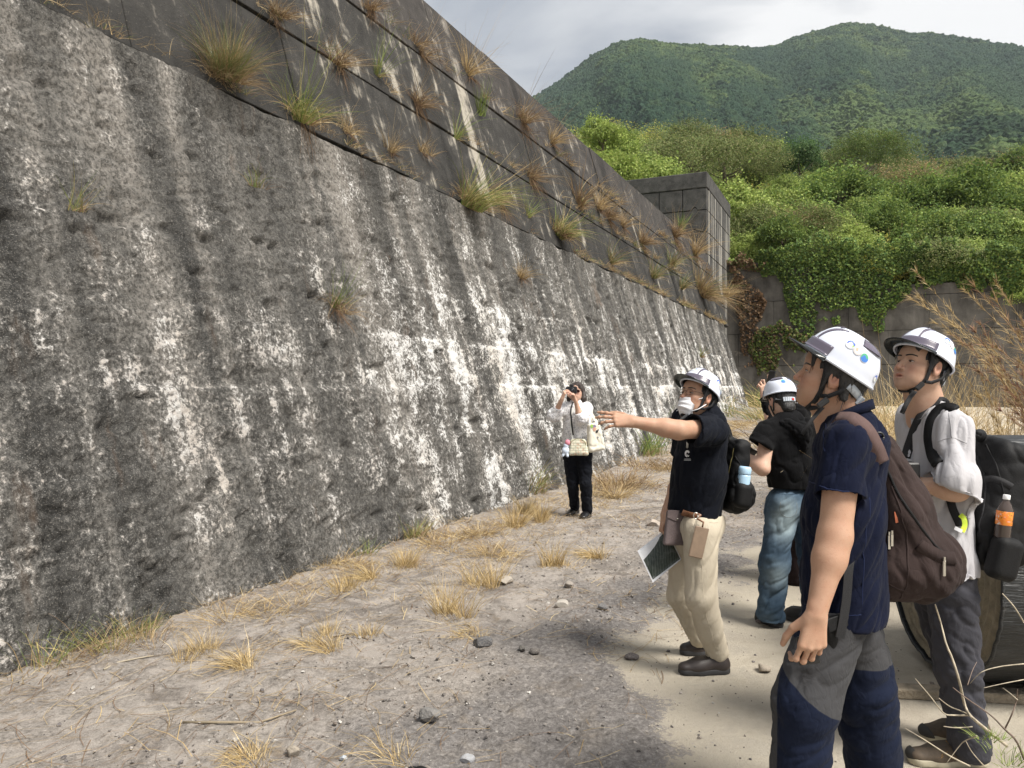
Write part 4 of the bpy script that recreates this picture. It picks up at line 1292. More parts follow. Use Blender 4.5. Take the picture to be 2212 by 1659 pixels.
def tuft_parts(kind, h, d):
    pw = max(0.0022, 0.55 * d / FPX)
    k = lambda n: int(n)
    if kind == 'bigbush':
        return [dict(h=h, spread=0.85, n=900, cols=OLIVE + DRYC[:2] + DRYC[3:], width=pw * 0.8, droop=0.5, base=0.10, seg=5), dict(h=h * 0.75, spread=1.4, n=350, cols=DRYC, width=pw * 0.7, droop=0.9, base=0.1), dict(h=h * 1.2, spread=0.4, n=60, cols=STRAW, width=pw * 0.7, droop=0.2)]
    if kind == 'green':
        return [dict(h=h * 0.6, spread=0.8, n=200, cols=GRASS, width=pw * 1.2, droop=0.7, base=0.08), dict(h=h * 0.55, spread=1.1, n=110, cols=STRAW + DRYC[:2], width=pw, droop=1.1, base=0.08), dict(h=h * 1.15, spread=0.22, n=16, cols=GRASS, width=pw * 1.1, droop=0.15), dict(h=h * 0.45, spread=0.35, n=30, cols=BROWN + DRYC[3:], width=pw * 0.8, droop=0.3, lean=(0.1, -0.05, -2.2))]
    if kind == 'green2':
        return [dict(h=h * 0.8, spread=0.75, n=190, cols=GRASS, width=pw * 1.3, droop=0.6, lean=(0.35, 0.1, 0), base=0.09), dict(h=h * 0.7, spread=1.1, n=130, cols=STRAW, width=pw * 1.1, droop=0.8, base=0.09), dict(h=h * 0.45, spread=1.3, n=120, cols=BROWN + DRYC, width=pw, droop=1.0, base=0.1), dict(h=h * 1.15, spread=0.3, n=20, cols=GRASS[:2] + STRAW, width=pw, droop=0.2, lean=(0.2, 0, 0))]
    if kind == 'mat':
        return [dict(h=h * 0.75, spread=1.3, n=230, cols=DRYC + BROWN, width=pw * 0.9, droop=0.9, base=0.09, curl=0.16, seg=6), dict(h=h * 0.7, spread=0.7, n=70, cols=BROWN + DRYC[3:], width=pw * 0.7, droop=0.2, lean=(0.1, -0.1, -2.0), curl=0.1, seg=6), dict(h=h * 1.4, spread=0.4, n=12, cols=DRYC, width=pw * 0.6, droop=0.1)]
    if kind == 'dry':
        return [dict(h=h * 0.8, spread=0.85, n=140, cols=DRYC + STRAW[:2], width=pw * 0.8, droop=0.6, base=0.07, curl=0.05), dict(h=h * 1.3, spread=0.45, n=14, cols=DRYC[:3], width=pw * 0.6, droop=0.15), dict(h=h * 0.4, spread=0.8, n=40, cols=BROWN, width=pw * 0.8, droop=0.6, lean=(0, 0, -1.2))]
    if kind == 'bigdry':
        return [dict(h=h * 0.9, spread=1.0, n=420, cols=DRYC + STRAW[1:2] + OLIVE[:1], width=pw * 0.8, droop=0.7, base=0.14), dict(h=h * 0.6, spread=1.5, n=160, cols=DRYC, width=pw * 0.8, droop=1.2, base=0.2)]
    if kind == 'tallbrown':
        return [dict(h=h * 0.95, spread=0.55, n=110, cols=DRYC + BROWN[2:], width=pw * 1.2, droop=0.9, base=0.07), dict(h=h * 0.6, spread=1.0, n=110, cols=BROWN + DRYC, width=pw, droop=0.8, base=0.09), dict(h=h * 0.5, spread=0.5, n=20, cols=GRASS, width=pw, droop=0.5)]
    if kind == 'thin':
        return [dict(h=h, spread=0.45, n=34, cols=GRASS[:3], width=pw * 1.0, droop=0.35, base=0.03), dict(h=h * 0.45, spread=1.0, n=36, cols=GRASS + DRYC, width=pw * 0.9, droop=0.8)]
    if kind == 'weed':
        return [dict(h=h, spread=0.18, n=5, cols=OLIVE, width=pw, droop=0.05), dict(h=h * 0.25, spread=1.3, n=60, cols=GREEN + LIGHT, width=pw * 1.2, droop=0.1, base=0.03), ] + [dict(h=h * 0.9, spread=0.25, n=70, cols=GREEN[:1] + OLIVE[:2], width=pw * 1.1, droop=0.05, base=0.05)]
    if kind == 'olive':
        return [dict(h=h * 0.9, spread=0.8, n=120, cols=OLIVE + DRYC[:2], width=pw * 0.8, droop=0.6, base=0.07), dict(h=h * 0.6, spread=1.2, n=50, cols=STRAW, width=pw * 0.8, droop=0.9)]
    if kind == 'mixed':
        return [dict(h=h * 0.5, spread=1.2, n=190, cols=DRYC + BROWN, width=pw * 0.8, droop=0.9, base=0.06, curl=0.12, seg=6), dict(h=h * 1.0, spread=0.4, n=40, cols=GRASS[:3], width=pw * 0.9, droop=0.3, lean=(0.25, 0, 0)), dict(h=h * 0.4, spread=1.1, n=50, cols=BROWN, width=pw * 0.8, droop=0.5, lean=(0, 0, -1.5))]
    return [dict(h=h, spread=0.5, n=36, cols=GRASS + DRYC[:1], width=pw * 0.9, droop=0.4, base=0.03), dict(h=h * 0.5, spread=1.0, n=24, cols=DRYC + BROWN, width=pw * 0.8, droop=0.7)]
for k, (px, py, hp, kind, lab) in enumerate(wall_tufts):
    p = wall_hit(px, py, 0.0)
    d = p[1]
    up = unit(V(0, 0, 1.0) + WN * rnd.uniform(0.3, 0.6) + WD * rnd.uniform(-0.35, 0.35))
    tuft('grass_tuft', p + WF * 0.0, up, tuft_parts(kind, hp * d / FPX * 1.35, d), lab, 'grass tuft', WT, 100 + k)
# wisps of dead grass along the joints, too many to count
r_ = np.random.default_rng(909)
V_, F_, C_, nv = [], [], [], 0
for hj, cnt in ((4.30, 260), (5.48, 190), (6.64, 150)):
    for k in range(cnt):
        uu = r_.uniform(0.5, U_END)
        if fbm(np.array([[uu * 0.7, hj, 0]]), 3)[0] < 0.47: continue
        q = wallp(uu, hj + r_.normal(0, 0.012), 0.02); dd = q[1]; pw = max(0.0018, 0.45 * dd / FPX)
        v, f, c = blades(q, unit(V(0, 0, 1) + WN * 0.6 + WD * r_.normal(0, 0.4)), r_.uniform(0.10, 0.42), 1.1, int(r_.uniform(5, 26)), (DRYC + BROWN, DRYC + STRAW, OLIVE + DRYC)[r_.integers(0, 3)], r_, pw * 0.8, 0.8, base=0.07, curl=0.10)
        V_.append(v); F_.append(f + nv); C_.append(c); nv += len(v)
tag(link('joint_weeds', mesh_np('joint_weeds', np.concatenate(V_), np.concatenate(F_), False, cols=np.concatenate(C_)), M_straw), kind='stuff')
# brown matted grass along the foot of the wall and across the straw strip
V_, F_, C_, nv = [], [], [], 0
for k in range(900):
    uu = r_.uniform(2.0, 26.0); qq = 4.05 - abs(r_.normal(0, 0.45)) - (0.9 * r_.random() if uu > 5.5 else 0)
    if fbm(np.array([[uu * 0.8, qq * 0.9, 2]]), 3)[0] < 0.46: continue
    q = V(WD[0] * uu - WN[0] * qq, WD[1] * uu - WN[1] * qq, 0); q[2] = float(ground_z(q[0], q[1])) + 0.03; dd = q[1]; pw = max(0.0014, 0.45 * dd / FPX)
    v, f, c = blades(q, V(0, 0, 1), r_.uniform(0.06, 0.20), 2.2, int(r_.uniform(8, 30)), (DRYC + BROWN[2:], STRAW + DRYC, STRAW)[r_.integers(0, 3)], r_, pw * 0.7, 0.6, base=0.12, curl=0.06)
    V_.append(v); F_.append(f + nv); C_.append(c); nv += len(v)
tag(link('dead_grass', mesh_np('dead_grass', np.concatenate(V_), np.concatenate(F_), False, cols=np.concatenate(C_)), M_straw), kind='stuff')
GT = 'grass tufts growing on the dusty ground'
ground_tufts = [
    (190, 1420, 100, 'gmix', 'tall half green tuft at the foot of the wall on the far left'),
    (312, 1375, 55, 'gmix', 'smaller half green tuft at the wall foot, second from the left'),
    (575, 1335, 65, 'gdry', 'wide brownish straw tuft under the wall, right of the two half green ones'),
    (426, 1420, 60, 'gup', 'upright pale straw tuft in front of the wide brownish one'),
    (535, 1445, 55, 'garc', 'low arching straw tuft left of the brightest arching one'),
    (703, 1405, 50, 'garc', 'brightest low arching straw tuft in the middle of the dirt'),
    (745, 1375, 36, 'gup', 'little straw tuft just behind the brightest arching one'),
    (730, 1232, 45, 'gdry', 'brown tuft at the wall foot above the arching straw tufts'),
    (786, 1200, 34, 'gsmall', 'tiny green sprig at the wall foot right of the brown tuft'),
    (893, 1165, 50, 'gmix', 'brown and green sprig at the wall foot halfway to the photographer'),
    (1140, 1070, 75, 'gmix', 'bushy half green tuft at the wall foot left of the photographer'),
    (1165, 1130, 42, 'gup', 'straw tuft left of the photographer, close to her feet'),
    (1105, 1140, 46, 'gup', 'golden straw tuft two steps left of the photographer'),
    (1020, 1165, 44, 'gdry', 'spread golden tuft along the wall foot left of the photographer'),
    (960, 1180, 30, 'gdry', 'flat straw patch beside the spread golden tuft'),
    (1042, 1268, 60, 'gup', 'upright golden tuft in the middle of the straw strip'),
    (968, 1335, 75, 'gup', 'tallest upright golden tuft, nearest the viewer in the middle'),
    (866, 1225, 36, 'gup', 'short golden tuft in front of the brown and green sprig'),
    (803, 1252, 34, 'garc', 'short pale tuft left of the short golden one'),
    (1222, 1225, 46, 'gup', 'golden tuft leaning right below the photographer'),
    (1290, 1205, 38, 'garc', 'arched straw tuft right of the leaning golden one'),
    (1088, 1200, 36, 'gdry', 'loose straw tuft behind the upright golden one'),
    (740, 1275, 30, 'gup', 'faint straw tuft close to the wall, left of the short pale one'),
    (1130, 1110, 34, 'gup', 'pale tuft between the bushy half green tuft and the photographer'),
    (1385, 985, 70, 'ggreen', 'green reed tuft at the wall foot behind the pointing arm'),
    (1415, 1010, 55, 'gbrown', 'brown withered clump behind the pointing man'),
    (1330, 1045, 60, 'gbrown', 'wide brown withered clump right of the photographer'),
    (1300, 1075, 45, 'gdry', 'straw fringe just right of the photographer legs'),
    (1405, 1060, 40, 'gbrown', 'low withered strip in front of the brown clump'),
    (1285, 1010, 95, 'gstalk', 'two thin dark red stalks right of the photographer'),
    (1610, 905, 62, 'gfar', 'soft green and straw mound at the far foot of the wall'),
    (1660, 880, 60, 'gfar', 'straw mound at the foot of the panel wall near the corner'),
    (1700, 870, 60, 'gfar', 'straw mound behind the back-turned helmet'),
    (845, 1652, 85, 'garc', 'sparse arching straw tuft at the bottom edge'),
    (548, 1655, 40, 'garc', 'small straw tuft at the bottom edge, left of the sparse arching one'),
    (1000, 1375, 22, 'garc', 'tiny bent straw tuft right below the tallest golden one'),
]
for k, (px, py, hp, kind, lab) in enumerate(ground_tufts):
    p = gnd_hit(px, py); d = p[1]; h = hp * d / FPX * 1.55; pw = max(0.0020, 0.75 * d / FPX)
    if kind == 'gmix':
        parts = [dict(h=h, spread=0.6, n=110, cols=GRASS + DRYC[:1], width=pw, droop=0.5, base=0.10), dict(h=h * 0.9, spread=0.9, n=150, cols=DRYC + BROWN[2:], width=pw * 0.8, droop=0.9, base=0.12)]
    elif kind == 'gdry':
        parts = [dict(h=h * 0.9, spread=1.5, n=300, cols=DRYC + STRAW, width=pw * 0.7, droop=0.7, base=0.16, curl=0.06), dict(h=h * 1.8, spread=2.5, n=26, cols=STRAW, width=pw * 0.5, droop=0.4, base=0.12)]
    elif kind == 'gup':
        parts = [dict(h=h, spread=0.6, n=220, cols=STRAW, width=pw * 0.75, droop=0.35, base=0.07), dict(h=h * 0.6, spread=1.6, n=60, cols=STRAW + DRYC, width=pw * 0.6, droop=0.5, base=0.1)]
    elif kind == 'garc':
        parts = [dict(h=h * 1.5, spread=1.1, n=230 if hp < 80 else 60, cols=STRAW, width=pw * 0.7, droop=1.1, base=0.06, lean=(-0.7, 0.1, 0), seg=6)]
    elif kind == 'ggreen':
        parts = [dict(h=h * 1.1, spread=0.5, n=160, cols=GREEN[:3] + GRASS[:1], width=pw, droop=0.4, base=0.35), dict(h=h * 0.6, spread=1.2, n=80, cols=DRYC, width=pw * 0.8, droop=0.8, base=0.3)]
    elif kind == 'gbrown':
        parts = [dict(h=h * 0.9, spread=1.0, n=330, cols=DRYC + BROWN[2:], width=pw * 0.8, droop=0.9, base=0.55, curl=0.1, seg=5)]
    elif kind == 'gstalk':
        parts = [dict(h=h * 0.8, spread=0.12, n=3, cols=RED, width=pw, droop=0.05, base=0.2), dict(h=h * 0.95, spread=0.1, n=50, cols=RED + BROWN, width=pw * 0.6, droop=0.0, base=0.05)]
    elif kind == 'gfar':
        parts = [dict(h=h, spread=0.9, n=420, cols=STRAW[:3] + GRASS + OLIVE[1:2], width=pw * 0.8, droop=0.9, base=0.9, lean=(-0.4, 0, 0))]
    else:
        parts = [dict(h=h, spread=0.7, n=40, cols=GRASS[:3], width=pw, droop=0.5, base=0.05), dict(h=h * 0.8, spread=1, n=20, cols=DRYC, width=pw * 0.8, droop=0.7)]
    tuft('grass_tuft', p, V(0, 0, 1), parts, lab, 'grass tuft', GT, 300 + k)

# ---- loose litter, gravel and stones on the yard
r_ = np.random.default_rng(77)
def ground_height(p):
    u = p[:, 0] * WD[0] + p[:, 1] * WD[1]; q = -(p[:, 0] * WN[0] + p[:, 1] * WN[1])
    k = np.stack([np.clip(np.searchsorted(gu, u), 0, len(gu) - 1), np.clip(np.searchsorted(gq, q), 0, len(gq) - 1)])
    return GZ[k[0], k[1]], dm[k[0], k[1]], u, q
n = 4200
u_ = 1.2 + 11 * r_.random(n) ** 1.3; q_ = 4.1 - 3.2 * r_.random(n) ** 1.5
c = np.stack([WD[0] * u_ - WN[0] * q_, WD[1] * u_ - WN[1] * q_, u_ * 0], 1)
c[:, 2] = ground_height(c)[0] + 0.004
clus = fbm(np.stack([u_ * 1.1, q_ * 1.3, u_ * 0], -1) + 7, 3)
c = c[(clus > 0.44) | ((q_ > 3.3) & (clus > 0.36))]; n = len(c)
ang = r_.normal(1.15, 0.9, n); L_ = r_.uniform(0.04, 0.42, n) * r_.uniform(0.4, 1, n)
dv = np.stack([np.cos(ang), np.sin(ang), np.zeros(n)], 1); bend = np.stack([-np.sin(ang), np.cos(ang), np.zeros(n)], 1) * (r_.normal(0, 0.06, n) * L_)[:, None]
wd = np.stack([-np.sin(ang), np.cos(ang), np.zeros(n)], 1) * (r_.uniform(0.0006, 0.0014, n) * (0.6 + c[:, 1] / 6))[:, None]
lift = r_.uniform(0, 0.02, n)
vs = []
for k in range(4):
    t = k / 3 - 0.5
    q = c + dv * (L_ * t)[:, None] + bend * (1 - 4 * t * t)
    q[:, 2] += lift * (0.5 - abs(t)) + lift * (t + .5) * 0.5
    vs += [q - wd, q + wd]
v = np.stack(vs, 1).reshape(-1, 3); k = np.arange(n)[:, None] * 8
f = np.concatenate([k + np.array([[2 * j, 2 * j + 1, 2 * j + 3, 2 * j + 2]]) for j in range(3)])
cc = np.asarray(STRAW + DRYC + BROWN * 2)[r_.integers(0, 14, n)] * r_.uniform(0.7, 1.1, (n, 1))
tag(link('straw_litter', mesh_np('straw_litter', v, f, False, cols=np.repeat(cc, 8, 0)), M_straw), kind='stuff')
# gravel
base_v = np.array([(1, 0, 0), (-1, 0, 0), (0, 1, 0), (0, -1, 0), (0, 0, 1), (0, 0, -1), (.6, .6, .5), (-.6, .6, .4), (-.6, -.6, .5), (.6, -.6, .4)], float)
import itertools
bmh = bpy.data.meshes.new('tmp')
import bmesh
bmm = bmesh.new()
for q in base_v: bmm.verts.new(q)
bmesh.ops.convex_hull(bmm, input=bmm.verts)
bmm.verts.ensure_lookup_table(); bmesh.ops.triangulate(bmm, faces=bmm.faces)
bmm.verts.index_update()
hv_ = np.array([v.co for v in bmm.verts]); hf_ = np.array([[v.index for v in f.verts] for f in bmm.faces])
bmm.free(); bpy.data.meshes.remove(bmh)
n = 15000
u_ = 0.9 + 12 * r_.random(n) ** 1.5; q_ = r_.normal(1.6, 1.1, n)
ok = (q_ < 4.0) & (q_ > -1.6); u_, q_ = u_[ok], q_[ok]; n = len(u_)
c = np.stack([WD[0] * u_ - WN[0] * q_, WD[1] * u_ - WN[1] * q_, u_ * 0], 1)
gz, dmm, _, _ = ground_height(c)
cl = fbm(np.stack([u_ * 1.6, q_ * 1.6, u_ * 0], -1) + 19, 3)
keep = r_.random(n) < np.where(dmm > 0.05, 0.30 + 1.6 * np.clip(cl - 0.42, 0, 1) * 2.4, 0.24)
c, gz = c[keep], gz[keep]; n = len(c)
s_ = 0.0035 + 0.011 * r_.random(n) ** 5 + 0.0018 * r_.random(n)
c[:, 2] = gz + s_ * 0.3
A = r_.normal(size=(n, 3, 3)); Q, _ = np.linalg.qr(A)
vv = hv_[None] * r_.uniform(0.55, 1.2, (n, 1, 3)) * r_.uniform(0.8, 1.2, (n, len(hv_), 1))
vv = np.einsum('nij,nkj->nki', Q, vv) * s_[:, None, None]; vv[:, :, 2] *= 0.8
v = (vv + c[:, None]).reshape(-1, 3)
f = (hf_[None] + (np.arange(n) * len(hv_))[:, None, None]).reshape(-1, 3)
tones = np.array([(0.24, 0.21, 0.185), (0.15, 0.135, 0.125), (0.09, 0.082, 0.078), (0.34, 0.31, 0.28), (0.45, 0.43, 0.40), (0.19, 0.155, 0.13), (0.11, 0.10, 0.10)])
cc = tones[r_.integers(0, 7, n)] * r_.uniform(0.8, 1.2, (n, 1))
m, nt, b = newmat('stone'); L = nt.links.new
g = N(nt, 'ShaderNodeNewGeometry').outputs['Position']
L(mixc(nt, sstep(nt, noise(nt, g, 130, 4, 0.7), 0.4, 0.68, 0, 0.5), attr(nt, 'Col', 'Color'), (0.30, 0.275, 0.245)), b.inputs['Base Color'])
b.inputs['Roughness'].default_value = 0.9; b.inputs['Specular IOR Level'].default_value = 0.25
bump(nt, b, noise(nt, g, 90, 4, 0.7), 0.01, 0.7)
M_stone = m
tag(link('gravel', mesh_np('gravel', v, f, False, cols=np.repeat(cc, len(hv_), 0)), M_stone), kind='stuff')
# stones one can point at
def stone(px, py, wpx, tone, label, seed):
    p = gnd_hit(px, py); d = p[1]; r0 = wpx / 2 * d / FPX
    bm_ = bmesh.new(); bmesh.ops.create_icosphere(bm_, subdivisions=3, radius=1)
    vs = np.array([v.co for v in bm_.verts]); fs = np.array([[v.index for v in f.verts] for f in bm_.faces]); bm_.free()
    rr = np.random.default_rng(seed)
    for _ in range(9):
        nn = unit(rr.normal(size=3)); h = rr.uniform(0.55, 0.85)
        ex = np.maximum(vs @ nn - h, 0); vs = vs - ex[:, None] * nn
    vs = vs * (1 + 0.16 * (fbm(vs * 2.2 + seed, 3) - 0.5))[:, None] * np.array([1.15, 0.95, 0.72]) * r0
    me = mesh_np('stone', vs, fs, False, cols=np.tile(np.array(tone, float), (len(vs), 1)))
    o = link('stone', me, M_stone)
    gz = float(ground_height(p[None])[0][0])
    o.location = (p[0], p[1], gz + r0 * 0.45); o.rotation_euler = (0, 0, seed)
    tag(o, label, 'stone', 'loose stones on the yard')
stone(1212, 1312, 34, (0.40, 0.37, 0.33), 'pale egg-shaped stone in the middle of the dirt', 1)
stone(1302, 1320, 24, (0.13, 0.13, 0.135), 'dark grey stone right of the pale egg-shaped one', 2)
stone(1042, 1404, 40, (0.10, 0.10, 0.105), 'dark angular stone below the tallest golden tuft', 3)
stone(1155, 1418, 24, (0.10, 0.09, 0.085), 'small dark stone left of the concrete edge', 4)
stone(1128, 1414, 20, (0.08, 0.075, 0.07), 'small blackish stone beside the other small dark one', 5)
stone(1364, 1424, 28, (0.11, 0.095, 0.095), 'dark reddish stone on the edge of the concrete before the brown shoes', 6)
stone(1092, 1268, 32, (0.36, 0.32, 0.27), 'flat beige stone beside the upright golden tuft', 7)
stone(1228, 1272, 24, (0.28, 0.25, 0.22), 'beige grey stone under the leaning golden tuft', 8)
stone(930, 1568, 46, (0.17, 0.165, 0.16), 'biggest grey stone half buried near the bottom edge', 9)
stone(1010, 1650, 30, (0.34, 0.35, 0.37), 'pale bluish stone at the bottom edge', 10)
stone(742, 1648, 18, (0.42, 0.46, 0.50), 'tiny blue-white pebble at the bottom edge', 11)
stone(635, 1640, 34, (0.30, 0.26, 0.21), 'brownish lump at the bottom edge near the straw tuft', 12)
stone(1412, 1178 - 40, 30, (0.42, 0.36, 0.31), 'pinkish beige stone behind the held map', 13)
stone(1650, 1450, 32, (0.36, 0.31, 0.25), 'beige lump on the concrete between the brown shoes and the hiking trousers', 14)
stone(1640, 1345, 14, (0.12, 0.09, 0.085), 'small dark stone near the jeans wearer foot', 15)
# fallen twigs
def twig(pts, rad, label, col=(0.33, 0.27, 0.19)):
    P = [gnd_hit(x, y) for x, y in pts]
    for q in P: q[2] = float(ground_height(q[None])[0][0]) + rad * 1.2
    mb = MB(); mb.tube(P, [rad * (1 - 0.5 * k / len(P)) for k in range(len(P))], 6, col)
    o = mb.build('twig', M_straw, None, True, True); tag(o, label, 'twig', 'fallen twigs on the dirt')
twig([(395, 1568), (470, 1574), (560, 1568), (640, 1548)], 0.006, 'long pale twig lying across the dirt at the lower left')
twig([(225, 1452), (255, 1436), (300, 1428), (332, 1424)], 0.006, 'forked pale twig below the tall half green tuft', (0.40, 0.35, 0.27))
twig([(345, 1478), (372, 1466), (388, 1452)], 0.004, 'short curved twig under the upright pale tuft', (0.36, 0.30, 0.22))
twig([(720, 1382), (760, 1374), (795, 1385)], 0.004, 'thin dark twig by the brightest arching tuft', (0.12, 0.09, 0.07))
# ================================================================ PEOPLE: helpers
from mathutils.bvhtree import BVHTree
def skinmat(name, tone):
    m, nt, b = newmat(name); L = nt.links.new
    g = N(nt, 'ShaderNodeTexCoord').outputs['Object']
    c = mixc(nt, 1.0, (*tone, 1), attr(nt, 'Col', 'Color'), 'MULTIPLY')
    n = noise(nt, g, 22.0, 5, 0.6)
    c = mixc(nt, sstep(nt, n, 0.35, 0.7, 0.0, 0.30), c, (tone[0] * 0.80, tone[1] * 0.60, tone[2] * 0.52))
    c = mixc(nt, sstep(nt, noise(nt, g, 160.0, 3, 0.6), 0.56, 0.70, 0.0, 0.22), c, (tone[0] * 0.62, tone[1] * 0.45, tone[2] * 0.38))
    L(c, b.inputs['Base Color'])
    b.inputs['Roughness'].default_value = 0.52; b.inputs['Specular IOR Level'].default_value = 0.35
    b.inputs['Subsurface Weight'].default_value = 0.12
    b.inputs['Subsurface Radius'].default_value = (1.0, 0.35, 0.2)
    b.inputs['Subsurface Scale'].default_value = 0.008
    bump(nt, b, noise(nt, g, 300.0, 4, 0.7), 0.0012, 0.8)
    return m
SKIN = skinmat('skin', (0.50, 0.322, 0.230))
SKIN_TAN = skinmat('skin_tanned', (0.45, 0.275, 0.188))
SKIN_PALE = skinmat('skin_pale', (0.60, 0.395, 0.295))
HAIR = plain('black_hair', (0.012, 0.011, 0.011), 0.42, scale=60, var=0.4, bumpd=0.003)
HAIR_BR = plain('brown_hair', (0.030, 0.020, 0.016), 0.42, scale=60, var=0.4, bumpd=0.003)
BLACK = cloth('black_cloth', (0.010, 0.010, 0.011))
BLACK_NYLON = plain('black_nylon', (0.0065, 0.0065, 0.0072), 0.66, scale=50, var=0.25, bumpd=0.0012, spec=0.25)
BLACK_PLASTIC = plain('black_plastic', (0.012, 0.012, 0.013), 0.38, scale=40, var=0.2)
WEBBING = plain('webbing', (0.014, 0.014, 0.016), 0.8, scale=400, var=0.5, bumpd=0.001)
METAL = plain('zip_metal', (0.62, 0.60, 0.55), 0.3, 1.0)
RUBBER = plain('sole_rubber', (0.03, 0.03, 0.032), 0.75, scale=60)
LENS = plain('dark_glass', (0.006, 0.006, 0.01), 0.06, spec=0.8)
WHITE_CLOTH = cloth('white_cloth', (0.78, 0.78, 0.78), var=0.05)
def axes_of(f, pitch=0.0, roll=0.0):
    """rows: right, forward, up"""
    f = unit(V(f[0], f[1], 0)); u = V(0, 0, 1)
    f2 = f * math.cos(R(pitch)) + u * math.sin(R(pitch))
    r = unit(np.cross(f2, u)); u2 = np.cross(r, f2)
    if roll:
        c, s = math.cos(R(roll)), math.sin(R(roll))
        r, u2 = r * c + u2 * s, u2 * c - r * s
    return np.array([r, f2, u2])
class Frame:
    def __init__(s, o, ax, sc=1.0): s.o, s.ax, s.sc = V(o), ax, sc
    def p(s, x, y, z): return s.o + s.sc * (s.ax.T @ V(x, y, z))
    def d(s, x, y, z): return s.ax.T @ V(x, y, z)
    def loc(s, v): return ((v - s.o) @ s.ax.T) / s.sc
def rot_ax(ax, a, k):
    """axes turned by a degrees about their own axis k"""
    c, s = math.cos(R(a)), math.sin(R(a)); i, j = [(1, 2), (2, 0), (0, 1)][k]
    out = ax.copy(); out[i] = ax[i] * c + ax[j] * s; out[j] = ax[j] * c - ax[i] * s
    return out
def head_prims(F, female=False, mouth_open=0.0, jaw=1.0):
    P, s, A = F.p, F.sc, F.ax
    E = lambda c, r, k=0.01, op='+', ax=None: ell(P(*c), A if ax is None else ax, V(r) * s, k * s, op)
    o = [E((0, -0.014, 0.032), (0.077, 0.096, 0.084), 0.0),
         E((0, 0.028, -0.022), (0.064, 0.062, 0.078), 0.03),
         E((0, 0.050, 0.045), (0.058, 0.046, 0.045), 0.025)]
    for x in (-1, 1):
        o += [cap(P(x * 0.054 * jaw, -0.004, -0.055), P(x * 0.020 * jaw, 0.060, -0.094), 0.020 * s, 0.020 * s, 0.035 * s),
              E((x * 0.042, 0.056, -0.026), (0.026, 0.026, 0.022), 0.02),
              E((x * 0.030, 0.058, -0.060), (0.026, 0.026, 0.030), 0.02)]
    o += [E((0, 0.070, -0.097), (0.021, 0.019, 0.017), 0.018),
          cap(P(-0.034, 0.073, 0.019), P(0.034, 0.073, 0.019), 0.0125 * s, 0.0125 * s, 0.02 * s),
          E((0, 0.074, -0.060), (0.030, 0.019, 0.026), 0.018)]
    for x in (-1, 1):
        o += [E((x * 0.032, 0.097, -0.001), (0.019, 0.017, 0.0115), 0.012, '-'),
              E((x * 0.032, 0.0742, 0.0060), (0.0165, 0.0120, 0.0082), 0.005),
              E((x * 0.032, 0.0750, -0.0085), (0.0150, 0.0103, 0.0055), 0.004)]
    o += [cap(P(0, 0.084, 0.012), P(0, 0.107, -0.030), 0.0075 * s, 0.0100 * s, 0.011 * s),
          E((0, 0.1095, -0.034), (0.0095, 0.0095, 0.0085), 0.006),
          E((0.0125, 0.094, -0.0375), (0.0085, 0.0105, 0.0075), 0.005),
          E((-0.0125, 0.094, -0.0375), (0.0085, 0.0105, 0.0075), 0.005),
          E((0.006, 0.098, -0.0455), (0.0035, 0.005, 0.0025), 0.002, '-'),
          E((-0.006, 0.098, -0.0455), (0.0035, 0.005, 0.0025), 0.002, '-'),
          E((0, 0.0905, -0.0615), (0.0220, 0.0085, 0.0058), 0.005),
          E((0, 0.0935, -0.0605), (0.0090, 0.0070, 0.0052), 0.004),
          E((0, 0.0885, -0.0735 - mouth_open), (0.0185, 0.0088, 0.0068), 0.005),
          E((0, 0.0990, -0.0672 - mouth_open * 0.5), (0.0240, 0.0130, 0.0014 + mouth_open * 0.5), 0.002, '-')]
    for x in (-1, 1):
        ea = rot_ax(rot_ax(A, -16 * x, 2), 12, 0)
        o += [ell(P(x * 0.082, -0.012, -0.006), ea, V(0.0095, 0.0215, 0.0345) * s, 0.006 * s),
              ell(P(x * 0.092, -0.007, -0.002), ea, V(0.0095, 0.0120, 0.0215) * s, 0.004 * s, '-'),
              ell(P(x * 0.079, -0.001, -0.030), ea, V(0.0065, 0.0085, 0.0095) * s, 0.006 * s),
              ell(P(x * 0.079, 0.003, -0.010), ea, V(0.006, 0.006, 0.009) * s, 0.006 * s)]
    return o
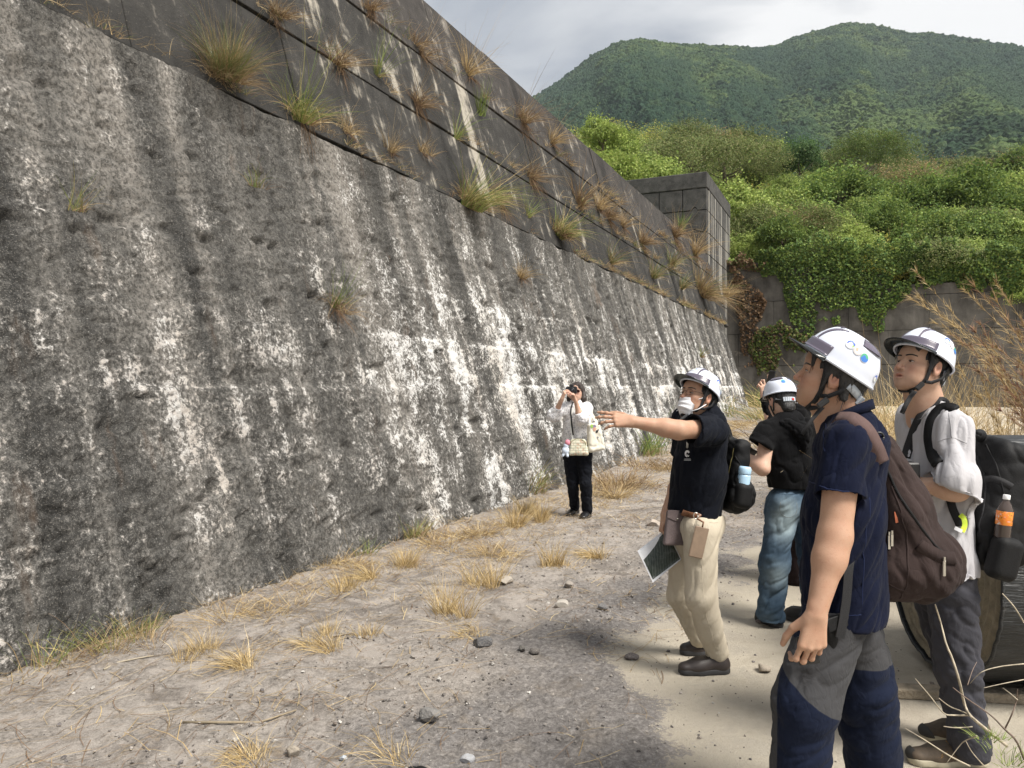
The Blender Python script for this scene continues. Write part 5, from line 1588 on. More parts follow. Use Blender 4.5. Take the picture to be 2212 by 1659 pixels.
def hand_prims(wr, d, n, t, curls=(25, 35, 40, 45), thumb=20, sc=1.0, spread=4.0):
    """d towards the fingers, n out of the back of the hand, t towards the thumb side"""
    wr, d = V(wr), unit(d); n = unit(V(n) - d * (V(n) @ d)); t0 = V(t)
    t = np.cross(d, n); t = t if t @ t0 > 0 else -t
    o = []
    off = [0.029, 0.0095, -0.0105, -0.029]; ml = [0.088, 0.090, 0.085, 0.077]
    seg = [(0.044, 0.026, 0.021), (0.048, 0.029, 0.022), (0.044, 0.027, 0.021), (0.034, 0.021, 0.019)]
    rad = [0.0086, 0.0088, 0.0083, 0.0073]
    o.append(cap(wr - d * 0.02, wr + d * 0.012, 0.026 * sc, 0.026 * sc, 0.01, sq=(n, 0.68)))
    for k in range(4):
        kn = wr + sc * (d * ml[k] + t * off[k] + n * (0.004 if k in (1, 2) else 0.0))
        o.append(cap(wr + sc * (d * 0.008 + t * off[k] * 0.5), kn, 0.0155 * sc, 0.0118 * sc, 0.012))
        p, a = kn, 0.0
        sp = (1.5 - k) * spread
        d2 = unit(d * math.cos(R(sp)) + t * math.sin(R(sp)))
        c = curls[k] if hasattr(curls[k], '__len__') else (curls[k], curls[k] * 1.1, curls[k] * 0.7)
        for j in range(3):
            a += c[j]
            dd = d2 * math.cos(R(a)) - n * math.sin(R(a))
            q = p + dd * seg[k][j] * sc
            o.append(cap(p, q, rad[k] * sc * (1 - 0.10 * j), rad[k] * sc * (0.90 - 0.13 * j), 0.004))
            o.append(ell(p + n * 0.0015 * sc, np.eye(3), V(1, 1, 1) * rad[k] * sc * (1.10 - 0.08 * j), 0.005))
            p = q
    b = wr + sc * (d * 0.018 + t * 0.020 - n * 0.006)
    dirs = [unit(d * 0.75 + t * 0.62 - n * 0.30 * (1 + thumb / 40)), unit(d * 0.92 + t * 0.30 - n * 0.25 * (1 + thumb / 30)), unit(d * 0.98 + t * 0.08 - n * 0.2 * (1 + thumb / 25))]
    for j, (ln, r0, r1) in enumerate(((0.046, 0.0165, 0.0120), (0.034, 0.0112, 0.0102), (0.027, 0.0102, 0.0082))):
        q = b + dirs[j] * ln * sc
        o.append(cap(b, q, r0 * sc, r1 * sc, 0.010 if j == 0 else 0.004)); b = q
    return o
def arm_prims(sh, el, wr, r=(0.052, 0.044, 0.043, 0.027)):
    sh, el, wr = V(sh), V(el), V(wr); m = el + (wr - el) * 0.28; sh = sh + (el - sh) * 0.22
    return [cap(sh, el, r[0], r[1], 0.02), cap(el, m, r[1] * 0.98, r[2], 0.03), cap(m, wr, r[2], r[3], 0.03)]
def finish(name, pts, mat, parent, cols=None, attrs=None, smooth=True):
    v, q = pts
    me = mesh_np(name, v, q, smooth, attrs, cols)
    return link(name, me, mat, parent)
def skin_body(parent, mat, chunks, F=None, lips=0.75, name='body', blush=True):
    """chunks: list of (prims, voxel); joined into one body mesh with tinted lips, cheeks and knuckles"""
    Vs, Qs, n = [], [], 0
    for pr, vx in chunks:
        v, q = sdf(pr, vx); v = relax(v, q, 1, 0.5)
        Vs.append(v); Qs.append(q + n); n += len(v)
    v = np.concatenate(Vs); q = np.concatenate(Qs)
    col = np.ones((len(v), 3), np.float32)
    if F is not None:
        p = F.loc(v)
        x, y, z = p[:, 0], p[:, 1], p[:, 2]
        lip = np.exp(-(((np.abs(x)) / 0.020) ** 4 + ((z + 0.0670) / 0.0105) ** 4)) * (y > 0.07)
        col *= 1 - lip[:, None] * lips * np.array([0.16, 0.48, 0.42])
        chk = np.exp(-(((np.abs(x) - 0.045) / 0.022) ** 2 + ((z + 0.035) / 0.022) ** 2)) * (y > 0.02)
        col *= 1 - chk[:, None] * np.array([0.0, 0.14, 0.12])
        nose = np.exp(-((x / 0.016) ** 2 + ((z + 0.035) / 0.014) ** 2)) * (y > 0.085)
        col *= 1 - nose[:, None] * np.array([0.0, 0.12, 0.10])
        ear = np.exp(-(((np.abs(x) - 0.085) / 0.012) ** 2 + ((z + 0.008) / 0.04) ** 2 + ((y + 0.012) / 0.03) ** 2))
        col *= 1 - ear[:, None] * np.array([0.02, 0.20, 0.18])
        stub = np.exp(-((z + 0.095) / 0.03) ** 2) * (y > 0.03)
        col *= 1 - stub[:, None] * 0.10
    return finish(name, (v, q), mat, parent, cols=col)
def eyes(F, parent, open_=0.0042, look=(0, 1, 0.1), both=True, side=None):
    """eyeballs with iris set behind the lids, lash lines and brows"""
    m_eye, nt, b = newmat('eye')
    c = attr(nt, 'Col', 'Color'); nt.links.new(c, b.inputs['Base Color']); b.inputs['Roughness'].default_value = 0.15
    lk = unit(look)
    for x in (-1, 1):
        c0 = V(x * 0.032, 0.0750, -0.0022)
        vs, fs, cs = [], [], []
        nu, nv_ = 20, 14
        for i in range(nv_ + 1):
            for j in range(nu):
                th = math.pi * i / nv_; ph = 2 * math.pi * j / nu
                d = V(math.sin(th) * math.cos(ph), math.sin(th) * math.sin(ph), math.cos(th))
                vs.append(F.p(*(c0 + d * V(0.0138, 0.0122, open_))))
                dd = d * V(1, 1, open_ / 0.0122); dd = unit(dd)
                a = math.hypot(dd[0] - lk[0], dd[2] * 1.0 - lk[2] * 0.4)
                cs.append((0.008, 0.006, 0.005) if a < 0.36 and d[1] > 0 else ((0.03, 0.018, 0.012) if a < 0.50 and d[1] > 0 else (0.62, 0.57, 0.54)))
        for i in range(nv_):
            for j in range(nu):
                j2 = (j + 1) % nu
                fs.append((i * nu + j, (i + 1) * nu + j, (i + 1) * nu + j2, i * nu + j2))
        me = mesh_np('eye', np.array(vs), np.array(fs), True, cols=np.array(cs))
        link('eye', me, m_eye, parent)
        mb = MB()
        P = [F.p(*(V(x * (0.032 + u * 0.0155), 0.0745 + 0.0128 * math.sqrt(max(0, 1 - u * u * 0.9)) - 0.0005, -0.0022 + open_ * (1 - u * u) * 0.95 + 0.0006 - 0.001 * u * 0))) for u in np.linspace(-1, 1, 9)]
        mb.tube(P, [0.0005, 0.0009, 0.0012, 0.0013, 0.0013, 0.0013, 0.0012, 0.001, 0.0006], 6)
        mb.build('eyelash', HAIR, parent, True)
def brows(F, parent, mat, thick=0.0026, lift=0.0):
    bv = bvh_of([c for c in parent.children if c.name.startswith('body')][0])
    for x in (-1, 1):
        mb = MB()
        U = np.linspace(0, 1, 10); P = []
        for u_ in U:
            q = V(x * (0.012 + 0.042 * u_), 0.16, 0.0185 + lift + 0.006 * math.sin(u_ * 2.3) - 0.004 * u_)
            h = bv.ray_cast(Vector(F.p(*q)), Vector(-F.d(0, 1, 0)), 0.3)
            P.append(V(h[0]) if h[0] is not None else F.p(q[0], 0.09, q[2]))
        for off in (-1, 0, 1):
            mb.tube([p + F.d(0, 0.0, off * 0.0016 * F.sc) for p in P], [thick * F.sc * (0.55 + 0.45 * math.sin(0.4 + u_ * 2.4)) * (1 - 0.55 * u_) * 0.62 + 0.0003 for u_ in U], 6)
        mb.build('eyebrow', mat, parent, True)
def hair_cap(F, parent, mat, prims_extra, cuts, vox=0.004, grow=1.07, strands=0.0035, lock=500):
    P, s = F.p, F.sc
    pr = [ell(P(0, -0.016, 0.034), F.ax, V(0.077 * grow, 0.096 * grow, 0.084 * grow) * s, 0.0)]
    pr += prims_extra + cuts
    v, q = sdf(pr, vox)
    v = relax(v, q, 1)
    n = vnormals(v, q); p = F.loc(v)
    st = fbm(np.stack([p[:, 0] * 130, p[:, 1] * 110, p[:, 2] * 22], -1) + 5, 2) - 0.5
    v = v + n * (st * strands * 2)[:, None]
    o = finish('hair', (v, q), mat, parent)
    if lock:
        r_ = np.random.default_rng(int(abs(F.o[0]) * 1000)); nn_ = vnormals(v, q)
        low = np.where((p[:, 2] < 0.05) & (p[:, 1] < 0.085))[0]
        pick = low[r_.integers(0, len(low), lock)]
        V_, F_, nv = [], [], 0
        for i in pick:
            d0 = unit(F.d(r_.normal(0, 0.10), r_.normal(-0.1, 0.12), -1) + 0.10 * nn_[i]); L_ = r_.uniform(0.018, 0.045) * F.sc
            sd_ = unit(np.cross(d0, nn_[i])); P_ = [v[i] + nn_[i] * (0.0015 * math.sin(k * 1.5) + 0.001) + d0 * L_ * k / 3 for k in range(4)]
            w_ = [0.0011, 0.0012, 0.0009, 0.0002]
            vv_ = np.array([x for k in range(4) for x in (P_[k] - sd_ * w_[k], P_[k] + sd_ * w_[k])])
            V_.append(vv_); F_.append(np.array([[0, 1, 3, 2], [2, 3, 5, 4], [4, 5, 7, 6]]) + nv); nv += 8
        link('hair_strands', mesh_np('hair_strands', np.concatenate(V_), np.concatenate(F_), True), mat, o)
    return o

# ---- safety helmets
SHELL = plain('helmet_shell', (0.66, 0.70, 0.80), 0.24, scale=8, var=0.02, spec=0.5)
SMOKE, nt, b = newmat('smoked_plastic')
b.inputs['Base Color'].default_value = (0.105, 0.092, 0.125, 1); b.inputs['Roughness'].default_value = 0.25; b.inputs['Specular IOR Level'].default_value = 0.4
PEAK, nt, b = newmat('smoked_clear_peak')
b.inputs['Base Color'].default_value = (0.030, 0.032, 0.034, 1); b.inputs['Roughness'].default_value = 0.15
tb = N(nt, 'ShaderNodeBsdfTransparent'); tb.inputs[0].default_value = (0.30, 0.32, 0.30, 1)
ms = N(nt, 'ShaderNodeMixShader'); ms.inputs[0].default_value = 0.45
nt.links.new(b.outputs[0], ms.inputs[1]); nt.links.new(tb.outputs[0], ms.inputs[2]); nt.links.new(ms.outputs[0], nt.nodes['Material Output'].inputs[0])
LINER = plain('helmet_liner', (0.010, 0.010, 0.011), 0.7)
GREYP = plain('grey_plastic', (0.46, 0.50, 0.55), 0.4, scale=20)
REDP = plain('red_button', (0.55, 0.03, 0.02), 0.4)
STICK, nt, b = newmat('sticker')
nt.links.new(attr(nt, 'Col', 'Color'), b.inputs['Base Color']); b.inputs['Roughness'].default_value = 0.35
HA, HF, HB, HH = 0.104, 0.118, 0.126, 0.114
def hsurf(phi, t, off=0.0):
    th = t * math.pi / 2
    rho = max(math.cos(th), 0.0) ** 0.72; z = HH * math.sin(th) ** 0.92
    ay = HF if math.cos(phi) > 0 else HB
    flare = 0.005 * math.exp(-t / 0.05)
    return V((HA + flare + off) * rho * math.sin(phi), (ay + flare + off) * rho * math.cos(phi), z + off * math.sin(th))
def helmet(F, label, parent_note=None, stickers=True, peak_up=0.0, nr_=0.0, nape=True, straps=None):
    """F: right, forward, up at the centre of the rim plane"""
    root = empty('safety_helmet', F.o, label, 'helmet', 'white safety helmets')
    def patch(p0, p1, t0, t1, off, th, nu=14, nv_=8, pf=None):
        vs, fs = [], []
        for lay in (off + th, off):
            for i in range(nv_ + 1):
                t = t0 + (t1 - t0) * i / nv_
                a0, a1 = (p0, p1) if pf is None else pf(i / nv_)
                for j in range(nu + 1):
                    vs.append(F.p(*hsurf(R(a0 + (a1 - a0) * j / nu), t, lay)))
        n1 = (nu + 1) * (nv_ + 1); g = lambda i, j: i * (nu + 1) + j
        for i in range(nv_):
            for j in range(nu):
                fs.append((g(i, j), g(i, j + 1), g(i + 1, j + 1), g(i + 1, j)))
                fs.append((n1 + g(i, j), n1 + g(i + 1, j), n1 + g(i + 1, j + 1), n1 + g(i, j + 1)))
        for i in range(nv_):
            for j in (0, nu): fs.append((g(i, j), g(i + 1, j), n1 + g(i + 1, j), n1 + g(i, j)))
        for j in range(nu):
            for i in (0, nv_): fs.append((g(i, j), g(i, j + 1), n1 + g(i, j + 1), n1 + g(i, j)))
        return vs, fs
    nu, nv_ = 72, 30
    vs, fs = [], []
    for lay in (0.0, -0.004):
        for i in range(nv_):
            t = (i / nv_) ** 1.15
            for j in range(nu):
                p = hsurf(2 * math.pi * j / nu, t, lay)
                ph = (360 * j / nu + 180) % 360 - 180
                bulge = 0.0055 * math.exp(-((abs(ph) - 98) / 24) ** 2) * math.exp(-((t - 0.52) / 0.16) ** 2)
                ridge_ = 0.006 * math.exp(-((p[0]) / 0.030) ** 6) * min(1, max(0, (t - 0.45) / 0.2))
                p = p + unit(p * V(1, 1, 0.8)) * bulge + V(0, 0, ridge_)
                vs.append(F.p(*p))
        vs.append(F.p(*(hsurf(0, 1.0, lay) + V(0, 0, 0.006))))
    n1 = nu * nv_ + 1
    for L_, o in ((0, 0), (1, n1)):
        for i in range(nv_ - 1):
            for j in range(nu):
                j2 = (j + 1) % nu; qd = (o + i * nu + j, o + i * nu + j2, o + (i + 1) * nu + j2, o + (i + 1) * nu + j)
                fs.append(qd[::-1] if L_ == 0 else qd)
        for j in range(nu): fs.append((o + (nv_ - 1) * nu + j, o + (nv_ - 1) * nu + (j + 1) % nu, o + nu * nv_))
    for j in range(nu): fs.append((j, (j + 1) % nu, n1 + (j + 1) % nu, n1 + j))
    link('shell', mesh_np('shell', np.array(vs), fs, True), SHELL, root)
    # rolled rim
    mb = MB()
    mb.tube([F.p(*(hsurf(2 * math.pi * k / 72, 0.0, -0.002) - V(0, 0, 0.001))) for k in range(73)], 0.0048 * F.sc, 8)
    mb.build('rim', SHELL, root, True)
    mb = MB()
    mb.add(*patch(-70, 70, 0.035, 0.21, 0.002, 0.0025, 24, 5))
    mb.build('front_band', SMOKE, root, True)
    for sg in (-1, 1):
        mb = MB()
        mb.add(*patch(0, 0, 0.21, 0.80, 0.0005, 0.0025, 4, 12, pf=lambda k, sg=sg: sorted((sg * (27 - 2 * k), sg * (31 + 22 * k ** 2.4)))))
        mb.build('window_strip', SMOKE, root, True)
        mb = MB()
        mb.add(*patch(0, 0, 0.56, 0.80, 0.0042, 0.003, 12, 4, pf=lambda k, sg=sg: sorted((sg * (106 + 3 * k), sg * (168 - 2 * k)))))
        mb.build('vent_strip', SMOKE, root, True)
    mb = MB(); mb.add(*patch(-27, 27, 0.73, 0.80, 0.0055, 0.0025, 8, 3)); mb.build('window_strip', SMOKE, root, True)
    # peak
    vs, fs = [], []
    n_ = 28
    for j in range(n_ + 1):
        ph = R(-72 + 144 * j / n_)
        inner = hsurf(ph, 0.03, 0.004)
        ext = 0.052 * max(0.0, math.cos(ph * 1.22)) ** 0.75
        for k in range(5):
            q = inner + unit(V(inner[0] * 0.55, inner[1], 0)) * ext * k / 4 + V(0, 0, -0.004 - 0.006 * (k / 4) ** 2 - 0.012 * (1 - math.cos(ph)) * k / 4 + peak_up * k / 4)
            vs.append(F.p(*q)); vs.append(F.p(*(q - V(0, 0, 0.0028))))
    for j in range(n_):
        for k in range(4):
            a = (j * 5 + k) * 2; b_ = ((j + 1) * 5 + k) * 2
            fs.append((a, a + 2, b_ + 2, b_)); fs.append((a + 1, b_ + 1, b_ + 3, a + 3))
        a = (j * 5 + 4) * 2; b_ = ((j + 1) * 5 + 4) * 2
        fs.append((a, a + 1, b_ + 1, b_))
    link('peak', mesh_np('peak', np.array(vs), fs, True), PEAK, root)
    # liner inside
    vs, fs = [], []
    for i in range(10):
        for j in range(40):
            q = hsurf(2 * math.pi * j / 40, 0.02 + 0.9 * i / 9, -0.012); vs.append(F.p(*q))
    for i in range(9):
        for j in range(40): fs.append((i * 40 + j, i * 40 + (j + 1) % 40, (i + 1) * 40 + (j + 1) % 40, (i + 1) * 40 + j))
    link('liner', mesh_np('liner', np.array(vs), fs, True), LINER, root)
    if nape:
        # nape band with adjuster
        def nb(a, z, r=0.0): return V((0.086 + r + nr_) * math.sin(R(a)), (0.108 + r + nr_) * math.cos(R(a)), z)
        mb = MB(); Z = lambda a: -0.022 - 0.030 * ((abs(a) - 95) / 85)
        A_ = np.linspace(-180 - 58, -180 + 58, 26)
        P = [F.p(*nb(a, Z(180 - abs(abs(a) - 180) if True else a))) for a in A_]
        Nn = [F.d(math.sin(R(a)), math.cos(R(a)), 0.2) for a in A_]
        mb.strap(P, Nn, 0.026 * F.sc, 0.004)
        mb.build('nape_band', GREYP, root, True)
        mb = MB()
        for k in range(7):
            a = 180 + (k - 3) * 8.0
            mb.box(F.p(*nb(a, -0.053, 0.007)), V(0.0125, 0.009, 0.030) * F.sc, np.array([F.d(math.cos(R(a)), -math.sin(R(a)), 0), F.d(math.sin(R(a)), math.cos(R(a)), 0), F.ax[2]]), bev=0.002)
        mb.build('adjuster', GREYP, root)
        mb = MB(); mb.box(F.p(*nb(168, -0.055, 0.0125)), V(0.018, 0.006, 0.016) * F.sc, np.array([F.d(math.cos(R(168)), -math.sin(R(168)), 0), F.d(math.sin(R(168)), math.cos(R(168)), 0), F.ax[2]]), bev=0.002)
        mb.build('button', REDP, root)
    def sticker(phi, t, rad, kind, turn=0.0):
        c = hsurf(R(phi), t); e1 = unit(hsurf(R(phi + 2), t) - hsurf(R(phi - 2), t)); e2 = unit(hsurf(R(phi), t + 0.02) - hsurf(R(phi), t - 0.02))
        nn = unit(np.cross(e1, e2)); nn = nn if nn @ c > 0 else -nn
        ct, st_ = math.cos(R(turn)), math.sin(R(turn)); e1, e2 = e1 * ct + e2 * st_, e2 * ct - e1 * st_
        vs, fs, cs = [], [], []
        nr, na_ = 16, 40
        def color(x, y):
            r = math.hypot(x, y)
            if kind == 'emblem':
                if r > 0.93: return (0.75, 0.76, 0.78)
                if r > 0.84: return (0.35, 0.42, 0.55)
                if r > 0.78: return (0.78, 0.78, 0.78)
                if y > 0.42 - 0.9 * abs(x - 0.1) and y > -0.25: return (0.04, 0.11, 0.52)
                if x > -0.35: return (0.78, 0.80, 0.82)
                return (0.34, 0.50, 0.14)
            if kind == 'globe':
                if r > 0.95: return (0.7, 0.72, 0.74)
                return (0.10, 0.40, 0.22) if y > 0.25 + 0.3 * math.sin(4 * x + 1) else (0.06, 0.20, 0.58)
            if kind == 'patch':
                if abs(x) > 0.72 or abs(y) > 0.9: return (0.75, 0.76, 0.78)
                return (0.70, 0.32, 0.15) if abs(x) < 0.45 and abs(y + 0.1) < 0.55 else (0.18, 0.20, 0.26)
            if 0.78 < r < 0.90: return (0.60, 0.50, 0.44)
            if abs(x - 0.3) < 0.25 and abs(y - 0.1) < 0.35: return (0.66, 0.48, 0.36)
            return (0.70, 0.71, 0.74)
        for i in range(nr + 1):
            for j in range(na_):
                a = 2 * math.pi * j / na_; r = i / nr
                x, y = r * math.cos(a), r * math.sin(a)
                flat = c + (e1 * x + e2 * y) * rad
                # press the print onto the shell
                ph = math.atan2(flat[0] / HA, flat[1] / (HF if flat[1] > 0 else HB))
                best = min(((np.linalg.norm(hsurf(ph, tt, 0) - flat), tt) for tt in np.linspace(max(0.02, t - 0.25), min(0.98, t + 0.25), 26)))[1]
                best = min(((np.linalg.norm(hsurf(ph, tt, 0) - flat), tt) for tt in np.linspace(best - 0.02, best + 0.02, 81)))[1]
                q = hsurf(ph, best, 0.0016 + (0.0055 * math.exp(-((abs(math.degrees(ph)) - 98) / 24) ** 2) * math.exp(-((best - 0.52) / 0.16) ** 2)))
                vs.append(F.p(*q)); cs.append(color(x, y))
        for i in range(nr):
            for j in range(na_):
                j2 = (j + 1) % na_
                fs.append((i * na_ + j, (i + 1) * na_ + j, (i + 1) * na_ + j2, i * na_ + j2))
        me = mesh_np('sticker', np.array(vs), np.array(fs), True, cols=np.array(cs))
        link('sticker', me, STICK, root)
    for a in (stickers or []): sticker(*a)
    for pts, nn, w in (straps or []):
        mb = MB(); mb.strap(pts, nn, w, 0.0022); mb.build('chin_strap', WEBBING, root, True)
    return root
def chin_straps(HFm, HD, side_phi=68, tail=None):
    """straps of both sides joining under the jaw: points in head frame HD, starts on helmet frame HFm"""
    out = []
    for sg in (-1, 1):
        a = HFm.p(*(hsurf(R(sg * side_phi), 0.05, -0.010)))
        b = HD.p(sg * 0.079, 0.022, -0.018); c = HD.p(sg * 0.074, 0.022, -0.058); d = HD.p(sg * 0.058, 0.030, -0.092); e = HD.p(sg * 0.022, 0.048, -0.124)
        out.append(([a, (a + b) / 2 + HD.d(sg * 0.004, 0, 0), b, c, d, e], [HD.d(sg, 0.1, 0)] * 4 + [HD.d(sg, 0, -0.6), HD.d(sg * 0.5, 0, -1)], 0.016 * HD.sc))
        r = HFm.p(*(hsurf(R(sg * 128), 0.03, -0.014))); m_ = HD.p(sg * 0.088, -0.040, -0.040); k = HD.p(sg * 0.076, -0.004, -0.068)
        out.append(([r, m_, k, c + HD.d(0, 0.0, -0.014)], [HD.d(sg, -0.3, 0.0)] * 4, 0.014 * HD.sc))
    out.append(([HD.p(-0.024, 0.047, -0.124), HD.p(0, 0.052, -0.127), HD.p(0.024, 0.047, -0.124)], [HD.d(0, 0, -1)] * 3, 0.016 * HD.sc))
    if tail: out.append(tail)
    return out

# ---- clothing pieces
def shoe(parent, heel, toe, up=V(0, 0, 1), w=0.048, h=0.085, mat=None, sole=None, mats2=None, name='shoe', laces=None):
    heel, toe = V(heel), V(toe); d = unit(toe - heel); L_ = np.linalg.norm(toe - heel)
    s = unit(np.cross(d, up)); A = np.array([s, d, up])
    F = Frame(heel, A)
    pr = [cap(F.p(0, 0.05, 0.045), F.p(0, L_ * 0.62, 0.038), w * 0.84, w * 0.92, 0.0, sq=(up, 0.85)),
          cap(F.p(0, L_ * 0.62, 0.036), F.p(-0.004, L_ - 0.042, 0.034), w * 0.92, w * 0.80, 0.03, sq=(up, 0.72)),
          cap(F.p(0, 0.052, 0.04), F.p(0, 0.055, h + 0.005), w * 0.78, w * 0.72, 0.03),
          cap(F.p(0, 0.09, 0.07), F.p(0, L_ * 0.58, 0.060), w * 0.66, w * 0.55, 0.03),
          half(F.p(0, 0, 0.012), -up), half(F.p(0, 0, h + 0.022), up + d * 0.15)]
    v, q = sdf(pr, 0.005 if L_ > 0.1 else 0.004)
    v = relax(v, q, 2)
    o = finish(name, (v, q), mat, parent)
    pr = [cap(F.p(0, 0.048, 0.014), F.p(0, L_ * 0.6, 0.014), w * 0.90, w * 1.0, 0.0), cap(F.p(0, L_ * 0.6, 0.014), F.p(-0.004, L_ - 0.046, 0.016), w, w * 0.88, 0.02),
          half(F.p(0, 0, 0.030), up), half(F.p(0, 0, 0.001), -up)]
    v, q = sdf(pr, 0.005)
    finish('sole', (v, q), sole or RUBBER, o)
    if laces:
        mb = MB()
        for k in range(4):
            y = L_ * (0.42 + 0.07 * k); z = 0.098 - 0.012 * k
            mb.tube([F.p(-0.026, y, z - 0.010), F.p(0, y + 0.004, z + 0.002), F.p(0.026, y, z - 0.010)], 0.0028, 6)
        mb.build('laces', laces, o, True)
    return o
def bvh_of(*obs):
    vs, ps, n = [], [], 0
    for o in obs:
        me = o.data; W_ = world_of(o)
        vs += [W_ @ v.co for v in me.vertices]; ps += [[i + n for i in p.vertices] for p in me.polygons]; n = len(vs)
    return BVHTree.FromPolygons(vs, ps)
def on(bv, px, py, off=0.004, dflt=None):
    """where the sight line of a photo point meets a garment, lifted by off"""
    o = Vector((0, 0, CAM_H)); d = Vector(((px - CX) / FPX, 1, -(py - CY) / FPX)).normalized()
    h = bv.ray_cast(o, d, 20)
    if h[0] is None:
        if dflt is None: return None
        h = bv.find_nearest(Vector(at(px, py, dflt)))
    n = h[1]
    if n.dot(d) > 0: n = -n
    return V(h[0]) + V(n) * off, V(n)
def snap(bv, p, off=0.004):
    h = bv.find_nearest(Vector(p)); n = Vector(h[1])
    q = V(h[0]); w = V(p) - q
    nn = V(n)
    return q + nn * off, nn
def smooth_pts(P, n=24):
    P = [V(p) for p in P]; out = []
    m = len(P)
    for k in range(n):
        t = k / (n - 1) * (m - 1); i = min(int(t), m - 2); u = t - i
        p0, p1, p2, p3 = P[max(i - 1, 0)], P[i], P[i + 1], P[min(i + 2, m - 1)]
        out.append(0.5 * ((2 * p1) + (-p0 + p2) * u + (2 * p0 - 5 * p1 + 4 * p2 - p3) * u * u + (-p0 + 3 * p1 - 3 * p2 + p3) * u ** 3))
    return out
def strap_on(name, bv, pts, w, t, mat, parent, off=0.004, n=26, d=None):
    """band laid over a garment through photo points"""
    Q = [on(bv, x, y, off, d) for x, y in pts]
    P = smooth_pts([q[0] for q in Q], n)
    S = [snap(bv, p, off) for p in P]
    P2 = [0.6 * p + 0.4 * s[0] if np.linalg.norm(p - s[0]) < 0.02 else p for p, s in zip(P, S)]
    for _ in range(2): P2 = [P2[0]] + [0.25 * P2[i - 1] + 0.5 * P2[i] + 0.25 * P2[i + 1] for i in range(1, n - 1)] + [P2[-1]]
    NN = [unit(0.45 * q[1] - 0.55 * unit(q[0] - V(0, 0, CAM_H))) for q in Q]
    NN = smooth_pts(NN, n)
    mb = MB(); mb.strap(P2, NN, w, t); return mb.build(name, mat, parent, True)
# ================================================================ PEOPLE
A = at
NAVY = cloth('navy_cloth', (0.0040, 0.0062, 0.019), var=0.25)
HIKE = cloth('hiking_cloth', (0.050, 0.050, 0.053), (0.0080, 0.0118, 0.027))
MAROON = cloth('maroon_canvas', (0.036, 0.025, 0.0235), weave=700, var=0.25)
MAROON_L = cloth('maroon_strap', (0.100, 0.066, 0.062), weave=700)
GREYT = cloth('grey_tee', (0.44, 0.432, 0.452), var=0.04)
SLATE = cloth('slate_trousers', (0.046, 0.046, 0.055), var=0.2)
POLO = cloth('polo_cloth', (0.0050, 0.0062, 0.0105), var=0.25)
CHINO = cloth('beige_chino', (0.48, 0.425, 0.335), var=0.06)
TEEB = cloth('black_tee', (0.0045, 0.0045, 0.0052), var=0.3)
DENIM, nt, b = newmat('denim')
tcn = N(nt, 'ShaderNodeTexCoord').outputs['Object']
c = ramp(nt, noise(nt, tcn, 5.0, 5, 0.65), [(0.3, (0.030, 0.052, 0.085)), (0.5, (0.048, 0.080, 0.120)), (0.7, (0.088, 0.130, 0.175))])
c = mixc(nt, attr(nt, 'fade'), c, (0.27, 0.34, 0.37))
nt.links.new(c, b.inputs['Base Color']); b.inputs['Roughness'].default_value = 0.9; b.inputs['Specular IOR Level'].default_value = 0.15
bump(nt, b, noise(nt, mapping(nt, tcn, (1, 1, 0.4)), 26, 3), 0.008, 0.5)
SHOE_BR = plain('brown_shoe_leather', (0.034, 0.026, 0.024), 0.5, scale=30, var=0.25)
SHOE_TR = plain('trail_shoe', (0.085, 0.062, 0.042), 0.75, scale=30, var=0.3)
SOLE_CR = plain('cream_sole', (0.42, 0.38, 0.28), 0.7)
LEATHER = plain('tan_leather', (0.17, 0.075, 0.035), 0.5)
PAPER = plain('paper', (0.72, 0.73, 0.76), 0.7, var=0.02)
def garment(name, prims, vox, mat, parent, amp=0.006, scale=9.0, stretch=None, seed=0.0, mask=None, fade=None, amp2=0.0, it=2):
    v, q = sdf(prims, vox)
    v = folds(v, q, amp, scale, stretch, seed, True, it)
    if amp2: v = folds(v, q, amp2, scale * 2.6, stretch, seed + 9, True, 0)
    at_ = {}
    if mask is not None: at_['mask'] = mask(v)
    if fade is not None: at_['fade'] = fade(v)
    return finish(name, (v, q), mat, parent, attrs=at_)
def person(loc, label):
    return empty('person', loc, label, 'person')
def frame3(f):
    f = unit(V(f[0], f[1], 0)); return f, V(-f[1], f[0], 0), V(0, 0, 1)
ZST = [[1, 0, 0], [0, 1, 0], [0, 0, 2.1]]       # folds running crosswise
def tilt_st(k): return [[1, 0, k], [0, 1, 0], [0, 0, 1.0]]
STK3 = [(-87, 0.44, 0.0160, 'emblem', -14), (-102, 0.405, 0.0150, 'ring', -14), (-117, 0.35, 0.0140, 'globe', -14), (-158, 0.16, 0.0125, 'emblem', 0),
        (87, 0.44, 0.0160, 'emblem', 14), (102, 0.405, 0.0150, 'ring', 14), (117, 0.35, 0.0140, 'globe', 14)]

def seam(name, pts, mat, parent, bv, rad=0.003, off=0.001, d=2.5):
    Q = [on(bv, x, y, off, d)[0] for x, y in pts]
    Q = [snap(bv, p, off)[0] for p in smooth_pts(Q, 22)]
    mb = MB(); mb.tube(Q, rad, 6); return mb.build(name, mat, parent, True)
